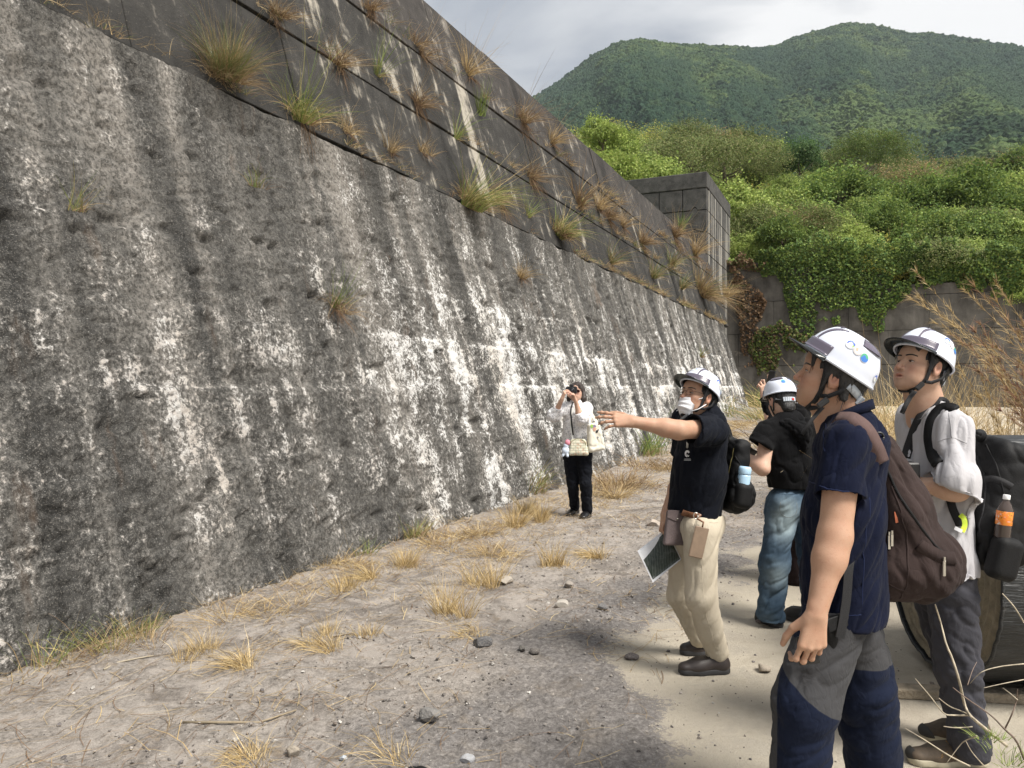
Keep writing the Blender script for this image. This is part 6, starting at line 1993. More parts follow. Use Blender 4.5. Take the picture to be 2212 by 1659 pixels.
# ---------------------------------------------------------------- man in navy polo shirt, nearest
f, l, u = frame3((-0.885, 0.466))
S0 = A(1836, 936, 2.5); SL = S0 + l * 0.165; SR = S0 - l * 0.165
hx = axes_of((-0.93, 0.37), 15)
E0 = A(1806, 818, 2.43)
HD = Frame(E0 - hx.T @ (V(-0.082, -0.012, -0.006) * 0.97), hx, 0.97)
PC = A(1822, 1296, 2.52)
pa = person((float(PC[0]), float(PC[1]), 0), 'person in white helmet and navy shirt with maroon backpack, seen from the side in front')
EL = A(1803, 1160, 2.30); WR = A(1763, 1328, 2.25)
hand_d = unit(A(1748, 1440, 2.24) - WR); hand_n = unit(V(0.05, -1, 0.0)); hand_t = V(-1, 0, 0)
neck = [cap(HD.p(0, -0.030, -0.045), S0 + u * 0.02 - f * 0.010, 0.058, 0.064, 0.03), cap(HD.p(0, 0.012, -0.075), S0 + f * 0.045 - u * 0.02, 0.044, 0.052, 0.03),
        cap(S0 - u * 0.02, S0 - u * 0.12, 0.055, 0.06, 0.04)]
RE = SR + V(0.0, 0.10, -0.28); RWR = RE + f * 0.10 + V(0, 0, -0.22)
skin_body(pa, SKIN_TAN, [(head_prims(HD, jaw=0.96) + neck, 0.0027),
                     (arm_prims(SL, EL, WR, (0.053, 0.046, 0.045, 0.0275)) + hand_prims(WR, hand_d, hand_n, hand_t, ((20, 55, 45), (25, 62, 48), (30, 60, 42), (36, 52, 38)), 30, 1.06, 4), 0.003),
                     (arm_prims(SR, RE, RWR) + hand_prims(RWR, V(0, 0, -1), V(-.3, 1, 0), f), 0.005)], HD)
eyes(HD, pa, 0.0030); brows(HD, pa, HAIR)
hair_cap(HD, pa, HAIR,
    [cap(HD.p(0, -0.064, -0.01), HD.p(0, -0.070, -0.115), 0.056, 0.036, 0.03, sq=(hx[1], 0.72)),
     cap(HD.p(0, -0.085, -0.10), HD.p(0, -0.098, -0.165), 0.040, 0.012, 0.02, sq=(hx[1], 0.7))] +
    [cap(HD.p(x * 0.076, 0.010, 0.03), HD.p(x * 0.077, 0.024, -0.045), 0.016, 0.006, 0.01) for x in (-1, 1)] +
    [cap(HD.p(x * 0.078, -0.030, 0.03), HD.p(x * 0.078, -0.052, -0.060), 0.026, 0.014, 0.02, sq=(hx[0], 0.55)) for x in (-1, 1)] +
    [cap(HD.p(x, 0.070, 0.065), HD.p(x * 1.12, 0.086 - abs(x) * 0.35, 0.020 - abs(x) * 0.25), 0.013, 0.004, 0.006) for x in (-0.05, -0.033, -0.014, 0.008, 0.03, 0.05)],
    [half(HD.p(0, 0.03, 0.035), HD.d(0, 0.62, -0.78))] if False else
    [ell(HD.p(0, 0.055, -0.035), hx, V(0.066, 0.055, 0.075) * 1.05, 0.008, '-')], 0.0035)
hfx = rot_ax(hx, 20, 0)
HF_ = Frame(HD.p(0, -0.004, 0.036), hfx, 1.0)
helmet(HF_, 'white hard hat with sticker row on the person in the navy shirt', None, STK3, nr_=0.012, straps=chin_straps(HF_, HD, 70, (
    [HD.p(-0.026, 0.046, -0.124), A(1776, 880, 2.46), A(1755, 905, 2.44), A(1733, 938, 2.43)], [V(0, -1, 0.2)] * 4, [0.018, 0.016, 0.012, 0.012])))
# buckle on the strap
mb = MB(); mb.box(A(1778, 870, 2.435), (0.040, 0.010, 0.020), np.array([unit(V(1, 0, 0.75)), V(0, 1, 0), unit(V(-.75, 0, 1))]), bev=0.003)
mb.build('buckle', BLACK_PLASTIC, pa)
# shirt
CHC = (S0 + PC) / 2
hem = SL + (EL - SL) * 0.60
hm_n = unit((EL - SL) + V(0.02, 0, 0.06))
torso = [cap(PC + u * -0.03, A(1822, 1120, 2.51), 0.186, 0.172, 0.0, sq=(f, 0.72)),
         cap(A(1822, 1120, 2.51), S0 - u * 0.085, 0.170, 0.165, 0.05, sq=(f, 0.70)),
         cap(SR - l * -0.02 - u * 0.035, SL - l * 0.02 - u * 0.035, 0.062, 0.062, 0.06),
         cap(S0 - u * 0.03 - f * 0.01, S0 + u * 0.02 - f * 0.005, 0.11, 0.080, 0.04)]
sleeve = [cap(SL - u * 0.012, hem, 0.066, 0.076, 0.035, cut=[(hem, hm_n)]), cap(SR - u * 0.012, SR + (RE - SR) * 0.6, 0.066, 0.074, 0.035, cut=[(SR + (RE - SR) * 0.6, RE - SR)])]
cuts = [cap(hem - (EL - SL) * 0.09, hem + (EL - SL) * 0.2, 0.062, 0.066, 0.004, '-'),
        half(A(1800, 1336, 2.5), unit(V(-0.12, 0, -1))),
        cap(HD.p(0, -0.02, -0.05), S0 + u * 0.035 + f * 0.02, 0.062, 0.066, 0.01, '-')]
shirt = garment('shirt', torso + sleeve + cuts, 0.0045, NAVY, pa, 0.013, 11.0, elong((0.55, 0.2, 0.8), 0.28), 3.0, amp2=0.002)
# collar
def collar(parent, c, ax_, r0, r1, h, gap, mat, f_, l_, tiltf=0.0, t=0.004, flare=0.02):
    vs, fs = [], []
    n = 30
    for lay in (0, 1):
        for i in range(4):
            for j in range(n + 1):
                a = R(gap + (360 - 2 * gap) * j / n)
                k = i / 3
                rr = (r0 + (r1 - r0) * k) + lay * t
                z = [0.0, h * 0.75, h, h * 0.35][i]; ex = [0.0, 0.0, 0.006, flare][i]
                p = c + (f_ * math.cos(a) + l_ * math.sin(a)) * (r0 + ex + lay * t * (1 if i < 3 else 1)) + V(0, 0, 1) * z - V(0, 0, 1) * tiltf * math.cos(a)
                vs.append(p)
    m_ = (n + 1); L1 = 4 * m_
    for i in range(3):
        for j in range(n):
            q = (i * m_ + j, i * m_ + j + 1, (i + 1) * m_ + j + 1, (i + 1) * m_ + j)
            fs.append(q); fs.append(tuple(x + L1 for x in q[::-1]))
    for j in range(n):
        fs.append((j, j + 1, L1 + j + 1, L1 + j)); fs.append((3 * m_ + j, 3 * m_ + j + 1, L1 + 3 * m_ + j + 1, L1 + 3 * m_ + j))
    for i in range(3):
        for j in (0, n): fs.append((i * m_ + j, (i + 1) * m_ + j, L1 + (i + 1) * m_ + j, L1 + i * m_ + j))
    return link('collar', mesh_np('collar', np.array(vs), fs, True), mat, parent)
collar(pa, S0 + u * 0.030 + f * 0.012, None, 0.070, 0.075, 0.048, 24, NAVY, f, l, 0.035, flare=0.014)
bvA = bvh_of(shirt)
NAVY_S = cloth('navy_stitch', (0.012, 0.018, 0.050))
# trousers with knee panels
HLj = PC + l * 0.085 - u * 0.02; HRj = PC - l * 0.085 - u * 0.02
KL = A(1740, 1520, 2.42); KR = A(1868, 1500, 2.62); AL = A(1708, 1835, 2.42); AR = A(1912, 1850, 2.68)
HLj = HLj - V(0.015, 0, 0)
leg = [cap(HLj, KL, 0.100, 0.102, 0.0), cap(KL, AL, 0.099, 0.086, 0.03), cap(HRj, KR, 0.100, 0.104, 0.03), cap(KR, AR, 0.102, 0.085, 0.03),
       cap(PC + u * 0.0 + l * 0.045, PC + u * 0.0 - l * 0.045, 0.100, 0.100, 0.05, sq=(f, 0.80)), half(PC + u * 0.0, u)]
def mskA(p):
    # navy patches on both knees and on the front of the hips
    along = p[:, 2]
    fx = (p - KL.astype(np.float32)) @ f.astype(np.float32)
    zl = 0.62 + 0.75 * (fx - 0.04)
    dl = np.minimum(zl - along, 0.075 - fx)
    near_left = ((p - KL.astype(np.float32)) @ l.astype(np.float32)) > ((p - KR.astype(np.float32)) @ -l.astype(np.float32))
    fx2 = (p - KR.astype(np.float32)) @ f.astype(np.float32)
    dr = np.minimum(0.60 - along, fx2 + 0.9)
    hip = np.minimum(along - 0.73, fx - 0.02 + (along - 0.73) * 0.3)
    return np.maximum(np.where(near_left, dl, dr), hip)
pants = garment('trousers', leg, 0.005, HIKE, pa, 0.011, 9.5, elong((0.85, 0.2, 0.42), 0.25), 11.0, mask=mskA, amp2=0.003)
shoe(pa, V(AL[0] + 0.09, AL[1] - 0.02, 0), V(AL[0] - 0.18, AL[1] + 0.07, 0), mat=SHOE_TR)
shoe(pa, V(AR[0] + 0.09, AR[1] - 0.02, 0), V(AR[0] - 0.18, AR[1] + 0.07, 0), mat=SHOE_TR)
bvPA = bvh_of(pants)
# phone in the hand
ph = empty('phone', WR + hand_d * 0.11, 'black phone held in the lowered hand of the person in the navy shirt', 'phone')
mb = MB(); mb.box(WR + hand_d * 0.112 + V(0.004, 0.030, 0), (0.066, 0.010, 0.085), np.array([unit(V(1, 0.1, 0.1)), unit(V(-.1, 1, 0)), unit(V(-.1, 0, 1))]), bev=0.003)
mb.build('case', BLACK_PLASTIC, ph)
mb = MB(); mb.box(WR + hand_d * 0.112 + V(0.004, 0.0365, 0), (0.058, 0.002, 0.077), np.array([unit(V(1, 0.1, 0.1)), unit(V(-.1, 1, 0)), unit(V(-.1, 0, 1))]))
mb.build('screen', LENS, ph)
# little pouch at the hip
po = empty('belt_pouch', A(1806, 1368, 2.36), 'small black pouch on the hip behind the lowered hand', 'pouch')
v, q = sdf([rbox(A(1808, 1366, 2.365), np.array([unit(V(1, 0.25, 0.25)), unit(V(-.25, 1, 0)), unit(V(-.25, 0, 1))]), (0.042, 0.018, 0.056), 0.014, 0)], 0.004)
finish('pouch_body', (v, q), BLACK_NYLON, po)
mb = MB(); mb.box(A(1808, 1345, 2.337), (0.07, 0.006, 0.040), np.array([unit(V(1, 0.25, 0.25)), unit(V(-.25, 1, 0)), unit(V(-.25, 0, 1))]), bev=0.002); mb.build('flap', BLACK_NYLON, po)
mb = MB(); mb.box(A(1822, 1366, 2.342), (0.006, 0.005, 0.016), bev=0.001); mb.build('snap_hook', METAL, po)
# maroon backpack
bp = empty('backpack', A(1960, 1250, 2.6), 'faded maroon canvas backpack with zip pulls on the person in navy', 'backpack')
T1, T2, T3 = A(1896, 970, 2.56), A(1936, 1100, 2.58), A(1950, 1206, 2.61)
bl = unit(np.cross(T3 - T1, V(0, 1, 0))); 
pk = [cap(T1, T2, 0.065, 0.105, 0.0, sq=(l, 1.35)), cap(T2, T3, 0.105, 0.138, 0.03, sq=(l, 1.25)),
      cap(T3 + V(-0.07, 0, -0.02), T3 + V(0.08, 0, -0.01), 0.12, 0.115, 0.04, sq=(l, 1.25)),
      ell(A(2008, 1235, 2.60), np.array([unit(V(1, 0, -0.3)), V(0, 1, 0), unit(V(.3, 0, 1))]), (0.075, 0.13, 0.105), 0.02)]
v, q = sdf(pk, 0.005)
v = folds(v, q, 0.014, 9, elong((0.6, 0, -0.8), 0.3), 4.0, True, 2); v = folds(v, q, 0.003, 26, elong((0.6, 0, -0.8), 0.3), 7.0, True, 0)
main = finish('bag_body', (v, q), MAROON, bp)
bvB = bvh_of(main)
seam('seam', [(1880, 1010), (1905, 1100), (1900, 1190), (1888, 1240)], MAROON, bp, bvB, 0.0035)
seam('seam', [(1926, 1050), (1958, 1150), (1962, 1230), (1950, 1305)], MAROON, bp, bvB, 0.0035)
seam('seam', [(1862, 1195), (1885, 1232), (1925, 1265), (1985, 1286)], MAROON, bp, bvB, 0.0035)
seam('zipper', [(1903, 985), (1945, 1075), (1990, 1140), (2040, 1195)], BLACK_NYLON, bp, bvB, 0.005)
strap_on('pocket_flap', bvB, [(1985, 1176), (2010, 1192), (2038, 1204), (2062, 1206)], 0.040, 0.008, MAROON, bp, 0.006, d=2.5)
for (x, y, hh) in ((1926, 1166, 0.040), (1921, 1172, 0.046), (2036, 1226, 0.050)):
    p_ = on(bvB, x, y, 0.008, 2.45)[0]
    mb = MB(); mb.box(p_, (0.010, 0.004, hh), bev=0.0015); mb.tube([p_ + V(0, 0, hh / 2), p_ + V(0, 0, hh / 2 + 0.012)], 0.004, 8)
    mb.build('zip_pull', METAL, bp)
mb = MB(); mb.strap([p for p in [on(bvB, 1933, 1105, 0.004, 2.5)[0], on(bvB, 1936, 1118, 0.004, 2.5)[0], on(bvB, 1938, 1128, 0.004, 2.5)[0]]], V(0, -1, 0.2), [0.003, 0.008, 0.010], 0.001); mb.build('stain', plain('orange_stain', (0.35, 0.10, 0.045), 0.8), bp)
strap_on('shoulder_strap', bvA, [(1806, 906), (1832, 905), (1858, 918), (1880, 945), (1893, 975), (1902, 1000)], 0.052, 0.010, MAROON_L, bp, 0.007, d=2.42)
mb = MB(); Pq = [A(1843, 1180, 2.36), A(1834, 1225, 2.345), A(1829, 1290, 2.335), A(1820, 1350, 2.33), A(1814, 1378, 2.33)]
mb.strap(smooth_pts(Pq, 14), V(-0.1, -1, 0), 0.026, 0.003); mb.build('hanging_strap', WEBBING, bp)
mb = MB(); mb.tube([A(1899, 944, 2.40) + V(0.014 * math.cos(a), 0, 0.014 * math.sin(a)) for a in np.linspace(0, 6.28, 15)], 0.004, 6); mb.build('buckle_ring', BLACK_PLASTIC, bp, True)

seam('hem_stitch', [(1748, 1040), (1772, 1050), (1800, 1058), (1834, 1062)], NAVY_S, pa, bvA, 0.0022, 0.0005, 2.3)
seam('shoulder_seam', [(1783, 915), (1778, 940), (1782, 975)], NAVY_S, pa, bvA, 0.0020, 0.0005, 2.35)
seam('side_seam', [(1878, 1075), (1870, 1150), (1866, 1230), (1862, 1310)], NAVY_S, pa, bvA, 0.0020, 0.0005, 2.4)
seam('hem_stitch', [(1740, 1318), (1780, 1326), (1820, 1330), (1860, 1328)], NAVY_S, pa, bvA, 0.0020, 0.0005, 2.4)
GSTI = plain('grey_stitch', (0.075, 0.075, 0.08), 0.9)
seam('pocket_zip', [(1752, 1372), (1742, 1392), (1734, 1410)], BLACK_NYLON, pa, bvPA, 0.0030, 0.0005, 2.4)
# ---------------------------------------------------------------- man in pale grey tee
f, l, u = frame3((-0.98, 0.10))
S0 = A(2016, 903, 3.185); SL = S0 + l * 0.185; SR = S0 - l * 0.185; NB = A(2004, 898, 3.18)
hx = axes_of((-0.962, -0.272), 18)
E0 = A(2026, 797, 3.075)
HD = Frame(E0 - hx.T @ (V(-0.082, -0.012, -0.006) * 0.97), hx, 0.97)
PC = A(2028, 1225, 3.17)
pb = person((float(PC[0]), float(PC[1]), 0), 'person in white helmet and loose pale grey tee shirt with black backpack')
EL = A(2066, 1056, 2.95); WR = A(1988, 1046, 3.02)
hd = unit(A(1955, 1040, 3.06) - WR)
neck = [cap(HD.p(0, -0.030, -0.045), NB + u * 0.01 - f * 0.012, 0.057, 0.060, 0.03), cap(HD.p(0, 0.012, -0.075), NB + f * 0.035 - u * 0.02, 0.043, 0.048, 0.03),
        cap(S0 - u * 0.02, S0 - u * 0.12, 0.055, 0.06, 0.04)]
RE = SR + V(0.04, 0.05, -0.27); RWR = A(1966, 1040, 3.28)
skin_body(pb, SKIN, [(head_prims(HD, mouth_open=0.0035) + neck, 0.0028),
                     (arm_prims(SL, EL, WR, (0.050, 0.044, 0.041, 0.027)) + hand_prims(WR, hd, V(-.1, -.6, .8), V(-.3, .5, .8), (30, 35, 40, 40), 20, 1.0), 0.004),
                     (arm_prims(SR, RE, RWR) + hand_prims(RWR, unit(V(-.4, -1, 0)), V(0, 0, 1), V(-1, 0, 0)), 0.006)], HD)
eyes(HD, pb, 0.0034); brows(HD, pb, HAIR, 0.0026, 0.002)
hair_cap(HD, pb, HAIR, [cap(HD.p(0, -0.075, 0.0), HD.p(0, -0.080, -0.085), 0.056, 0.040, 0.03, sq=(hx[1], 0.7))] +
    [cap(HD.p(x * 0.075, 0.006, 0.03), HD.p(x * 0.076, 0.016, -0.020), 0.014, 0.005, 0.01) for x in (-1, 1)] +
    [cap(HD.p(x, 0.072, 0.062), HD.p(x * 1.2 + 0.01, 0.086 - abs(x) * 0.3, 0.034 - abs(x) * 0.12), 0.013, 0.004, 0.006) for x in (-0.045, -0.02, 0.005, 0.03, 0.05)],
    [ell(HD.p(0, 0.055, -0.035), hx, V(0.066, 0.055, 0.075) * 1.05, 0.008, '-')], 0.0036)
HF_ = Frame(HD.p(0, -0.002, 0.038), rot_ax(hx, 12, 0), 1.0)
helmet(HF_, 'white hard hat on the person in the pale grey tee shirt', None, STK3[:3] + STK3[4:], straps=chin_straps(HF_, HD, 66, (
    [HD.p(-0.026, 0.046, -0.124), A(1977, 845, 3.07), A(1966, 858, 3.06), A(1957, 874, 3.05), A(1948, 893, 3.05)], [V(-.2, -1, 0.1)] * 5, 0.018)))
mb = MB(); mb.box(A(1987, 834, 3.045), (0.038, 0.012, 0.020), np.array([unit(V(1, 0, 0.9)), V(0, 1, 0), unit(V(-.9, 0, 1))]), bev=0.003); mb.build('buckle', BLACK_PLASTIC, pb)
torso = [cap(PC + u * 0.0, A(2016, 1060, 3.18), 0.215, 0.205, 0.0, sq=(f, 0.62)), cap(A(2016, 1060, 3.18), S0 - u * 0.09, 0.205, 0.180, 0.05, sq=(f, 0.66)),
         cap(SR - u * 0.035, SL - u * 0.035 + l * 0.0, 0.056, 0.056, 0.07), cap(S0 - u * 0.03 - f * 0.005, NB + u * 0.004, 0.115, 0.086, 0.04, cut=[(NB + u * 0.020, unit(u - f * -0.42))])]
he = EL + (WR - EL) * 0.30
hmT = (A(2068, 1066, 2.93), unit(V(-0.50, -0.1, -0.87)))
sleeve = [cap(SL - u * 0.02, A(2066, 1036, 2.95), 0.066, 0.086, 0.04, cut=[hmT]), cap(A(2066, 1036, 2.95), A(2066, 1095, 2.95), 0.086, 0.090, 0.03, cut=[hmT]),
          cap(SR, SR + (RE - SR) * 0.8, 0.068, 0.085, 0.04, cut=[(SR + (RE - SR) * 0.8, RE - SR)])]
cuts = [cap(A(2062, 1055, 2.95), A(2050, 1130, 2.95), 0.066, 0.085, 0.004, '-'), cap(EL, WR, 0.052, 0.045, 0.004, '-'), half(A(2050, 1240, 3.1), unit(V(0.05, 0, -1))),
        ]
shirt = garment('tee_shirt', torso + sleeve + cuts, 0.005, GREYT, pb, 0.028, 9.5, elong((0.15, 0.1, 1), 0.22), 6.0, amp2=0.002)
bvT = bvh_of(shirt)
HLj = PC + l * 0.09 - u * 0.02; HRj = PC - l * 0.09 - u * 0.02
KL = A(2068, 1440, 3.07); KR = A(2060, 1425, 3.27); AL = A(2098, 1625, 3.08); AR = A(2092, 1588, 3.28)
leg = [cap(HLj, KL, 0.105, 0.088, 0.0), cap(KL, AL + u * 0.03, 0.086, 0.078, 0.03), cap(HRj, KR, 0.105, 0.085, 0.03), cap(KR, AR + u * 0.03, 0.084, 0.076, 0.02), half(PC + u * 0.08, u)]
garment('trousers', leg, 0.0055, SLATE, pb, 0.015, 11, elong((0.8, 0.2, -0.5), 0.25), 17.0, amp2=0.003)
TSTI = plain('tee_stitch', (0.34, 0.335, 0.35), 0.9)
seam('shoulder_seam', [(2050, 892), (2053, 915), (2056, 945)], TSTI, pb, bvT, 0.0022, 0.0005, 3.0)
seam('sleeve_seam', [(2026, 955), (2045, 947), (2066, 948), (2088, 958)], TSTI, pb, bvT, 0.0022, 0.0005, 3.0)
seam('neck_rib', [(1968, 905), (1985, 905), (2003, 893), (2020, 876)], TSTI, pb, bvT, 0.0035, 0.0005, 3.1)
def shoe2(parent, heel, toe, mat, sole, cap_=None, **kw):
    return shoe(parent, heel, toe, mat=mat, sole=sole, **kw)
shoe(pb, V(*(A(2134, 1640, 3.12)[:2]), 0), V(*(A(1960, 1627, 3.13)[:2]), 0), mat=SHOE_TR, sole=SOLE_CR, laces=plain('ochre_laces', (0.24, 0.13, 0.035), 0.8), w=0.05)
shoe(pb, V(*(A(2140, 1600, 3.32)[:2]), 0), V(*(A(1985, 1580, 3.35)[:2]), 0), mat=SHOE_TR, sole=SOLE_CR, laces=bpy.data.materials['ochre_laces'], w=0.05)
OCH = bpy.data.materials['ochre_laces']; DKT = plain('dark_toe_cap', (0.028, 0.026, 0.024), 0.7)
for sh_ in [c for c in pb.children if c.name.startswith('shoe')]:
    bvS = bvh_of(sh_)
    mn = np.array([world_of(sh_) @ v.co for v in sh_.data.vertices]); x0, x1 = mn[:, 0].min(), mn[:, 0].max(); ln = x1 - x0
    yy = mn[:, 1].mean()
    for a0, a1, z0_, z1_ in ((0.30, 0.42, 0.045, 0.085), (0.45, 0.60, 0.03, 0.08), (0.62, 0.80, 0.04, 0.075)):
        Pq = [snap(bvS, V(x0 + ln * (a0 + (a1 - a0) * t), yy - 0.06, z0_ + (z1_ - z0_) * t), 0.001) for t in np.linspace(0, 1, 6)]
        mb = MB(); mb.strap([q[0] for q in Pq], [q[1] for q in Pq], 0.008, 0.002); mb.build('side_stripe', OCH, sh_, True)
    v, q = sdf([ell(V(x0 + 0.045, yy + 0.01, 0.032), np.eye(3), (0.050, 0.050, 0.034), 0.0), half(V(x0 + 0.052, yy, 0), V(1, 0, 0.5)), half(V(0, 0, 0.012), V(0, 0, -1))], 0.004)
    finish('toe_cap', (relax(v, q, 1), q), DKT, sh_)
# camera hanging at the chest
cm = empty('camera', A(1956, 1018, 3.04), 'small black camera hanging in front of the pale grey tee shirt', 'camera')
mb = MB(); mb.box(A(1957, 1016, 3.05), (0.06, 0.11, 0.07), bev=0.006); mb.build('camera_body', BLACK_PLASTIC, cm)
mb = MB(); mb.lathe(A(1951, 1018, 3.05), V(-1, -.1, 0), [(0.028, 0), (0.03, 0.03), (0.026, 0.05)], 18); mb.build('lens', BLACK_PLASTIC, cm, True)
strap_on('neck_strap', bvT, [(2052, 857), (2030, 862), (2008, 880), (1990, 902), (1978, 925), (1966, 957), (1957, 990)], 0.038, 0.005, WEBBING, cm, 0.006, d=3.1)
# black backpack with bottle
bp = empty('backpack', A(2155, 1180, 3.2), 'black backpack with a drink bottle in its side pocket, behind the grey tee', 'backpack')
BX = np.array([unit(V(1, 0.12, -0.30)), unit(V(-0.12, 1, 0)), unit(V(0.30, 0, 1))])
pk = [rbox(A(2128, 1085, 3.19), BX, (0.100, 0.165, 0.275), 0.08, 0.0), rbox(A(2158, 1120, 3.18), BX, (0.095, 0.150, 0.19), 0.07, 0.04), ell(A(2150, 1160, 3.03), BX, (0.075, 0.045, 0.12), 0.03),
      cap(A(2112, 940, 3.10), A(2116, 940, 3.28), 0.022, 0.022, 0.02)]
v, q = sdf(pk, 0.006)
v = folds(v, q, 0.015, 6.0, tilt_st(0.4), 14.0, True, 2)
main = finish('bag_body', (v, q), BLACK_NYLON, bp); bvK = bvh_of(main)
strap_on('shoulder_strap', bvT, [(2026, 1002), (2016, 980), (2010, 955), (2010, 930), (2016, 905), (2030, 887), (2047, 881), (2062, 886)], 0.044, 0.012, BLACK_NYLON, bp, 0.009, d=3.02)
strap_on('lower_strap', bvT, [(2050, 1078), (2056, 1092), (2063, 1110), (2074, 1136)], 0.030, 0.005, WEBBING, bp, 0.006, d=3.02)
seam('seam', [(2130, 960), (2150, 1000), (2162, 1040), (2172, 1080)], BLACK_NYLON, bp, bvK, 0.004, d=3.05)
seam('zipper', [(2112, 985), (2128, 1040), (2124, 1100), (2118, 1150)], WEBBING, bp, bvK, 0.004, d=3.05)
strap_on('side_strap', bvK, [(2126, 1036), (2145, 1034), (2165, 1040), (2186, 1052)], 0.025, 0.004, WEBBING, bp, 0.004, d=3.05)
pkq = on(bvK, 2158, 1145, 0.0, 3.0)[0]
v, q = sdf([rbox(pkq + V(0.004, -0.022, -0.105), BX, (0.056, 0.042, 0.085), 0.034, 0)], 0.005); finish('side_pocket', (v, q), BLACK_NYLON, bp)
rf = empty('reflector_tag', A(2079, 1134, 2.96), 'yellow green reflective tag hanging below the grey tee sleeve', 'tag')
mb = MB(); mb.strap(smooth_pts([A(2074, 1112, 2.97), A(2082, 1120, 2.96), A(2084, 1135, 2.955), A(2078, 1148, 2.95)], 8), V(0, -1, 0.1), 0.020, 0.003); mb.build('tag_band', plain('lime_yellow', (0.58, 0.75, 0.05), 0.5), rf)
mb = MB(); mb.strap([A(2062, 1140, 2.95), A(2078, 1148, 2.945)], V(0, -1, 0.1), 0.014, 0.004); mb.build('tag_clip', PAPER, rf)
bt = empty('bottle', pkq, 'plastic drink bottle with orange label and white cap', 'bottle')
AX = unit(V(0.10, -0.02, 1.0)); b0 = pkq + V(0.0, -0.018, -0.028)
GLASSY, nt, b = newmat('dark_tea_bottle'); b.inputs['Base Color'].default_value = (0.10, 0.075, 0.065, 1); b.inputs['Roughness'].default_value = 0.1; b.inputs['Transmission Weight'].default_value = 0.3
mb = MB(); mb.lathe(b0, AX, [(0.025, 0.0), (0.028, 0.008), (0.028, 0.103), (0.027, 0.111), (0.020, 0.131), (0.011, 0.146), (0.0103, 0.153)], 24); mb.build('bottle_body', GLASSY, bt, True)
ORL, nt, b = newmat('orange_label')
gz_ = N(nt, 'ShaderNodeTexCoord').outputs['Object']
nt.links.new(ramp(nt, noise(nt, mapping(nt, gz_, (1, 1, 1.6)), 32.0, 2, 0.5, 1.5), [(0.36, (0.62, 0.60, 0.52)), (0.44, (0.72, 0.16, 0.02)), (0.58, (0.78, 0.27, 0.03)), (0.66, (0.10, 0.04, 0.02))]), b.inputs['Base Color']); b.inputs['Roughness'].default_value = 0.3
mb = MB(); mb.lathe(b0, AX, [(0.0284, 0.053), (0.0287, 0.054), (0.0287, 0.105), (0.0280, 0.106)], 24); mb.build('label_band', ORL, bt, True)
mb = MB(); mb.lathe(b0, AX, [(0.0123, 0.151), (0.0127, 0.153), (0.0127, 0.167), (0.0115, 0.169)], 20); mb.build('cap', plain('white_cap', (0.78, 0.78, 0.78), 0.4, var=0.02), bt, True)

# ---------------------------------------------------------------- man pointing, with face mask
f, l, u = frame3((-0.90, -0.43))
S0 = A(1518, 897, 4.16); SL = A(1541, 926, 3.99); SR = S0 - l * 0.17 - u * 0.02
hx = axes_of((-0.86, -0.51), 20)
E0 = A(1531, 862, 4.06)
HD = Frame(E0 - hx.T @ (V(-0.082, -0.012, -0.006) * 0.93), hx, 0.93)
PC = A(1499, 1128, 4.16)
pc = person((float(PC[0]), float(PC[1]), 0), 'person in white helmet, glasses and face mask pointing at the wall with a stretched arm')
EL = A(1466, 929, 3.86); WR = A(1367, 911, 3.86)
hd = unit(A(1292, 903, 3.88) - WR)
neck = [cap(HD.p(0, -0.030, -0.045), S0 + u * 0.01 - f * 0.010, 0.056, 0.062, 0.03), cap(HD.p(0, 0.012, -0.075), S0 + f * 0.040 - u * 0.02, 0.043, 0.050, 0.03), cap(S0 - u * 0.02, S0 - u * 0.12, 0.055, 0.06, 0.04)]
RE = A(1470, 1035, 4.40); RWR = A(1437, 1112, 4.24); rd = unit(V(-0.25, -0.25, -0.8))
skin_body(pc, SKIN_TAN, [(head_prims(HD) + neck, 0.0034),
                     (arm_prims(SL, EL, WR, (0.050, 0.045, 0.043, 0.027)) + hand_prims(WR, hd, V(0.05, -0.85, 0.5), V(0, 0.35, 1), ((4, 10, 8), (8, 14, 10), (14, 18, 12), (20, 22, 14)), 6, 1.02, 5.5), 0.0034),
                     (arm_prims(SR, RE, RWR) + hand_prims(RWR, rd, V(-1, .2, .3), V(0, -1, 0), (45, 60, 60, 60), 30), 0.005)], HD)
eyes(HD, pc, 0.0030, (0, 1, 0.5)); brows(HD, pc, HAIR, 0.0024, 0.003)
hair_cap(HD, pc, HAIR, [cap(HD.p(0, -0.075, 0.0), HD.p(0, -0.080, -0.075), 0.054, 0.040, 0.03, sq=(hx[1], 0.7))] +
    [cap(HD.p(x * 0.074, 0.0, 0.03), HD.p(x * 0.076, 0.012, -0.018), 0.013, 0.005, 0.01) for x in (-1, 1)], [ell(HD.p(0, 0.055, -0.035), hx, V(0.069, 0.060, 0.085), 0.008, '-'), half(HD.p(0, 0, 0.03), HD.d(0, 0.85, -0.5))] if False else [ell(HD.p(0, 0.060, -0.025), hx, V(0.070, 0.060, 0.085), 0.008, '-')], 0.0045)
HF_ = Frame(HD.p(0, -0.004, 0.043), rot_ax(hx, 13, 0), 0.95)
helmet(HF_, 'white hard hat on the pointing person, tipped back', None, [(4, 0.52, 0.026, 'emblem', 0), (-100, 0.36, 0.020, 'emblem', -14), (-117, 0.30, 0.017, 'ring', -14), (-134, 0.22, 0.016, 'globe', -14), (-132, 0.55, 0.022, 'patch', 0)], nape=False,
       straps=chin_straps(HF_, HD, 74, ([HD.p(-0.020, 0.046, -0.124), A(1482, 898, 4.0), A(1472, 905, 3.98), A(1464, 914, 3.97)], [V(-.2, -1, 0.1)] * 4, 0.014)))
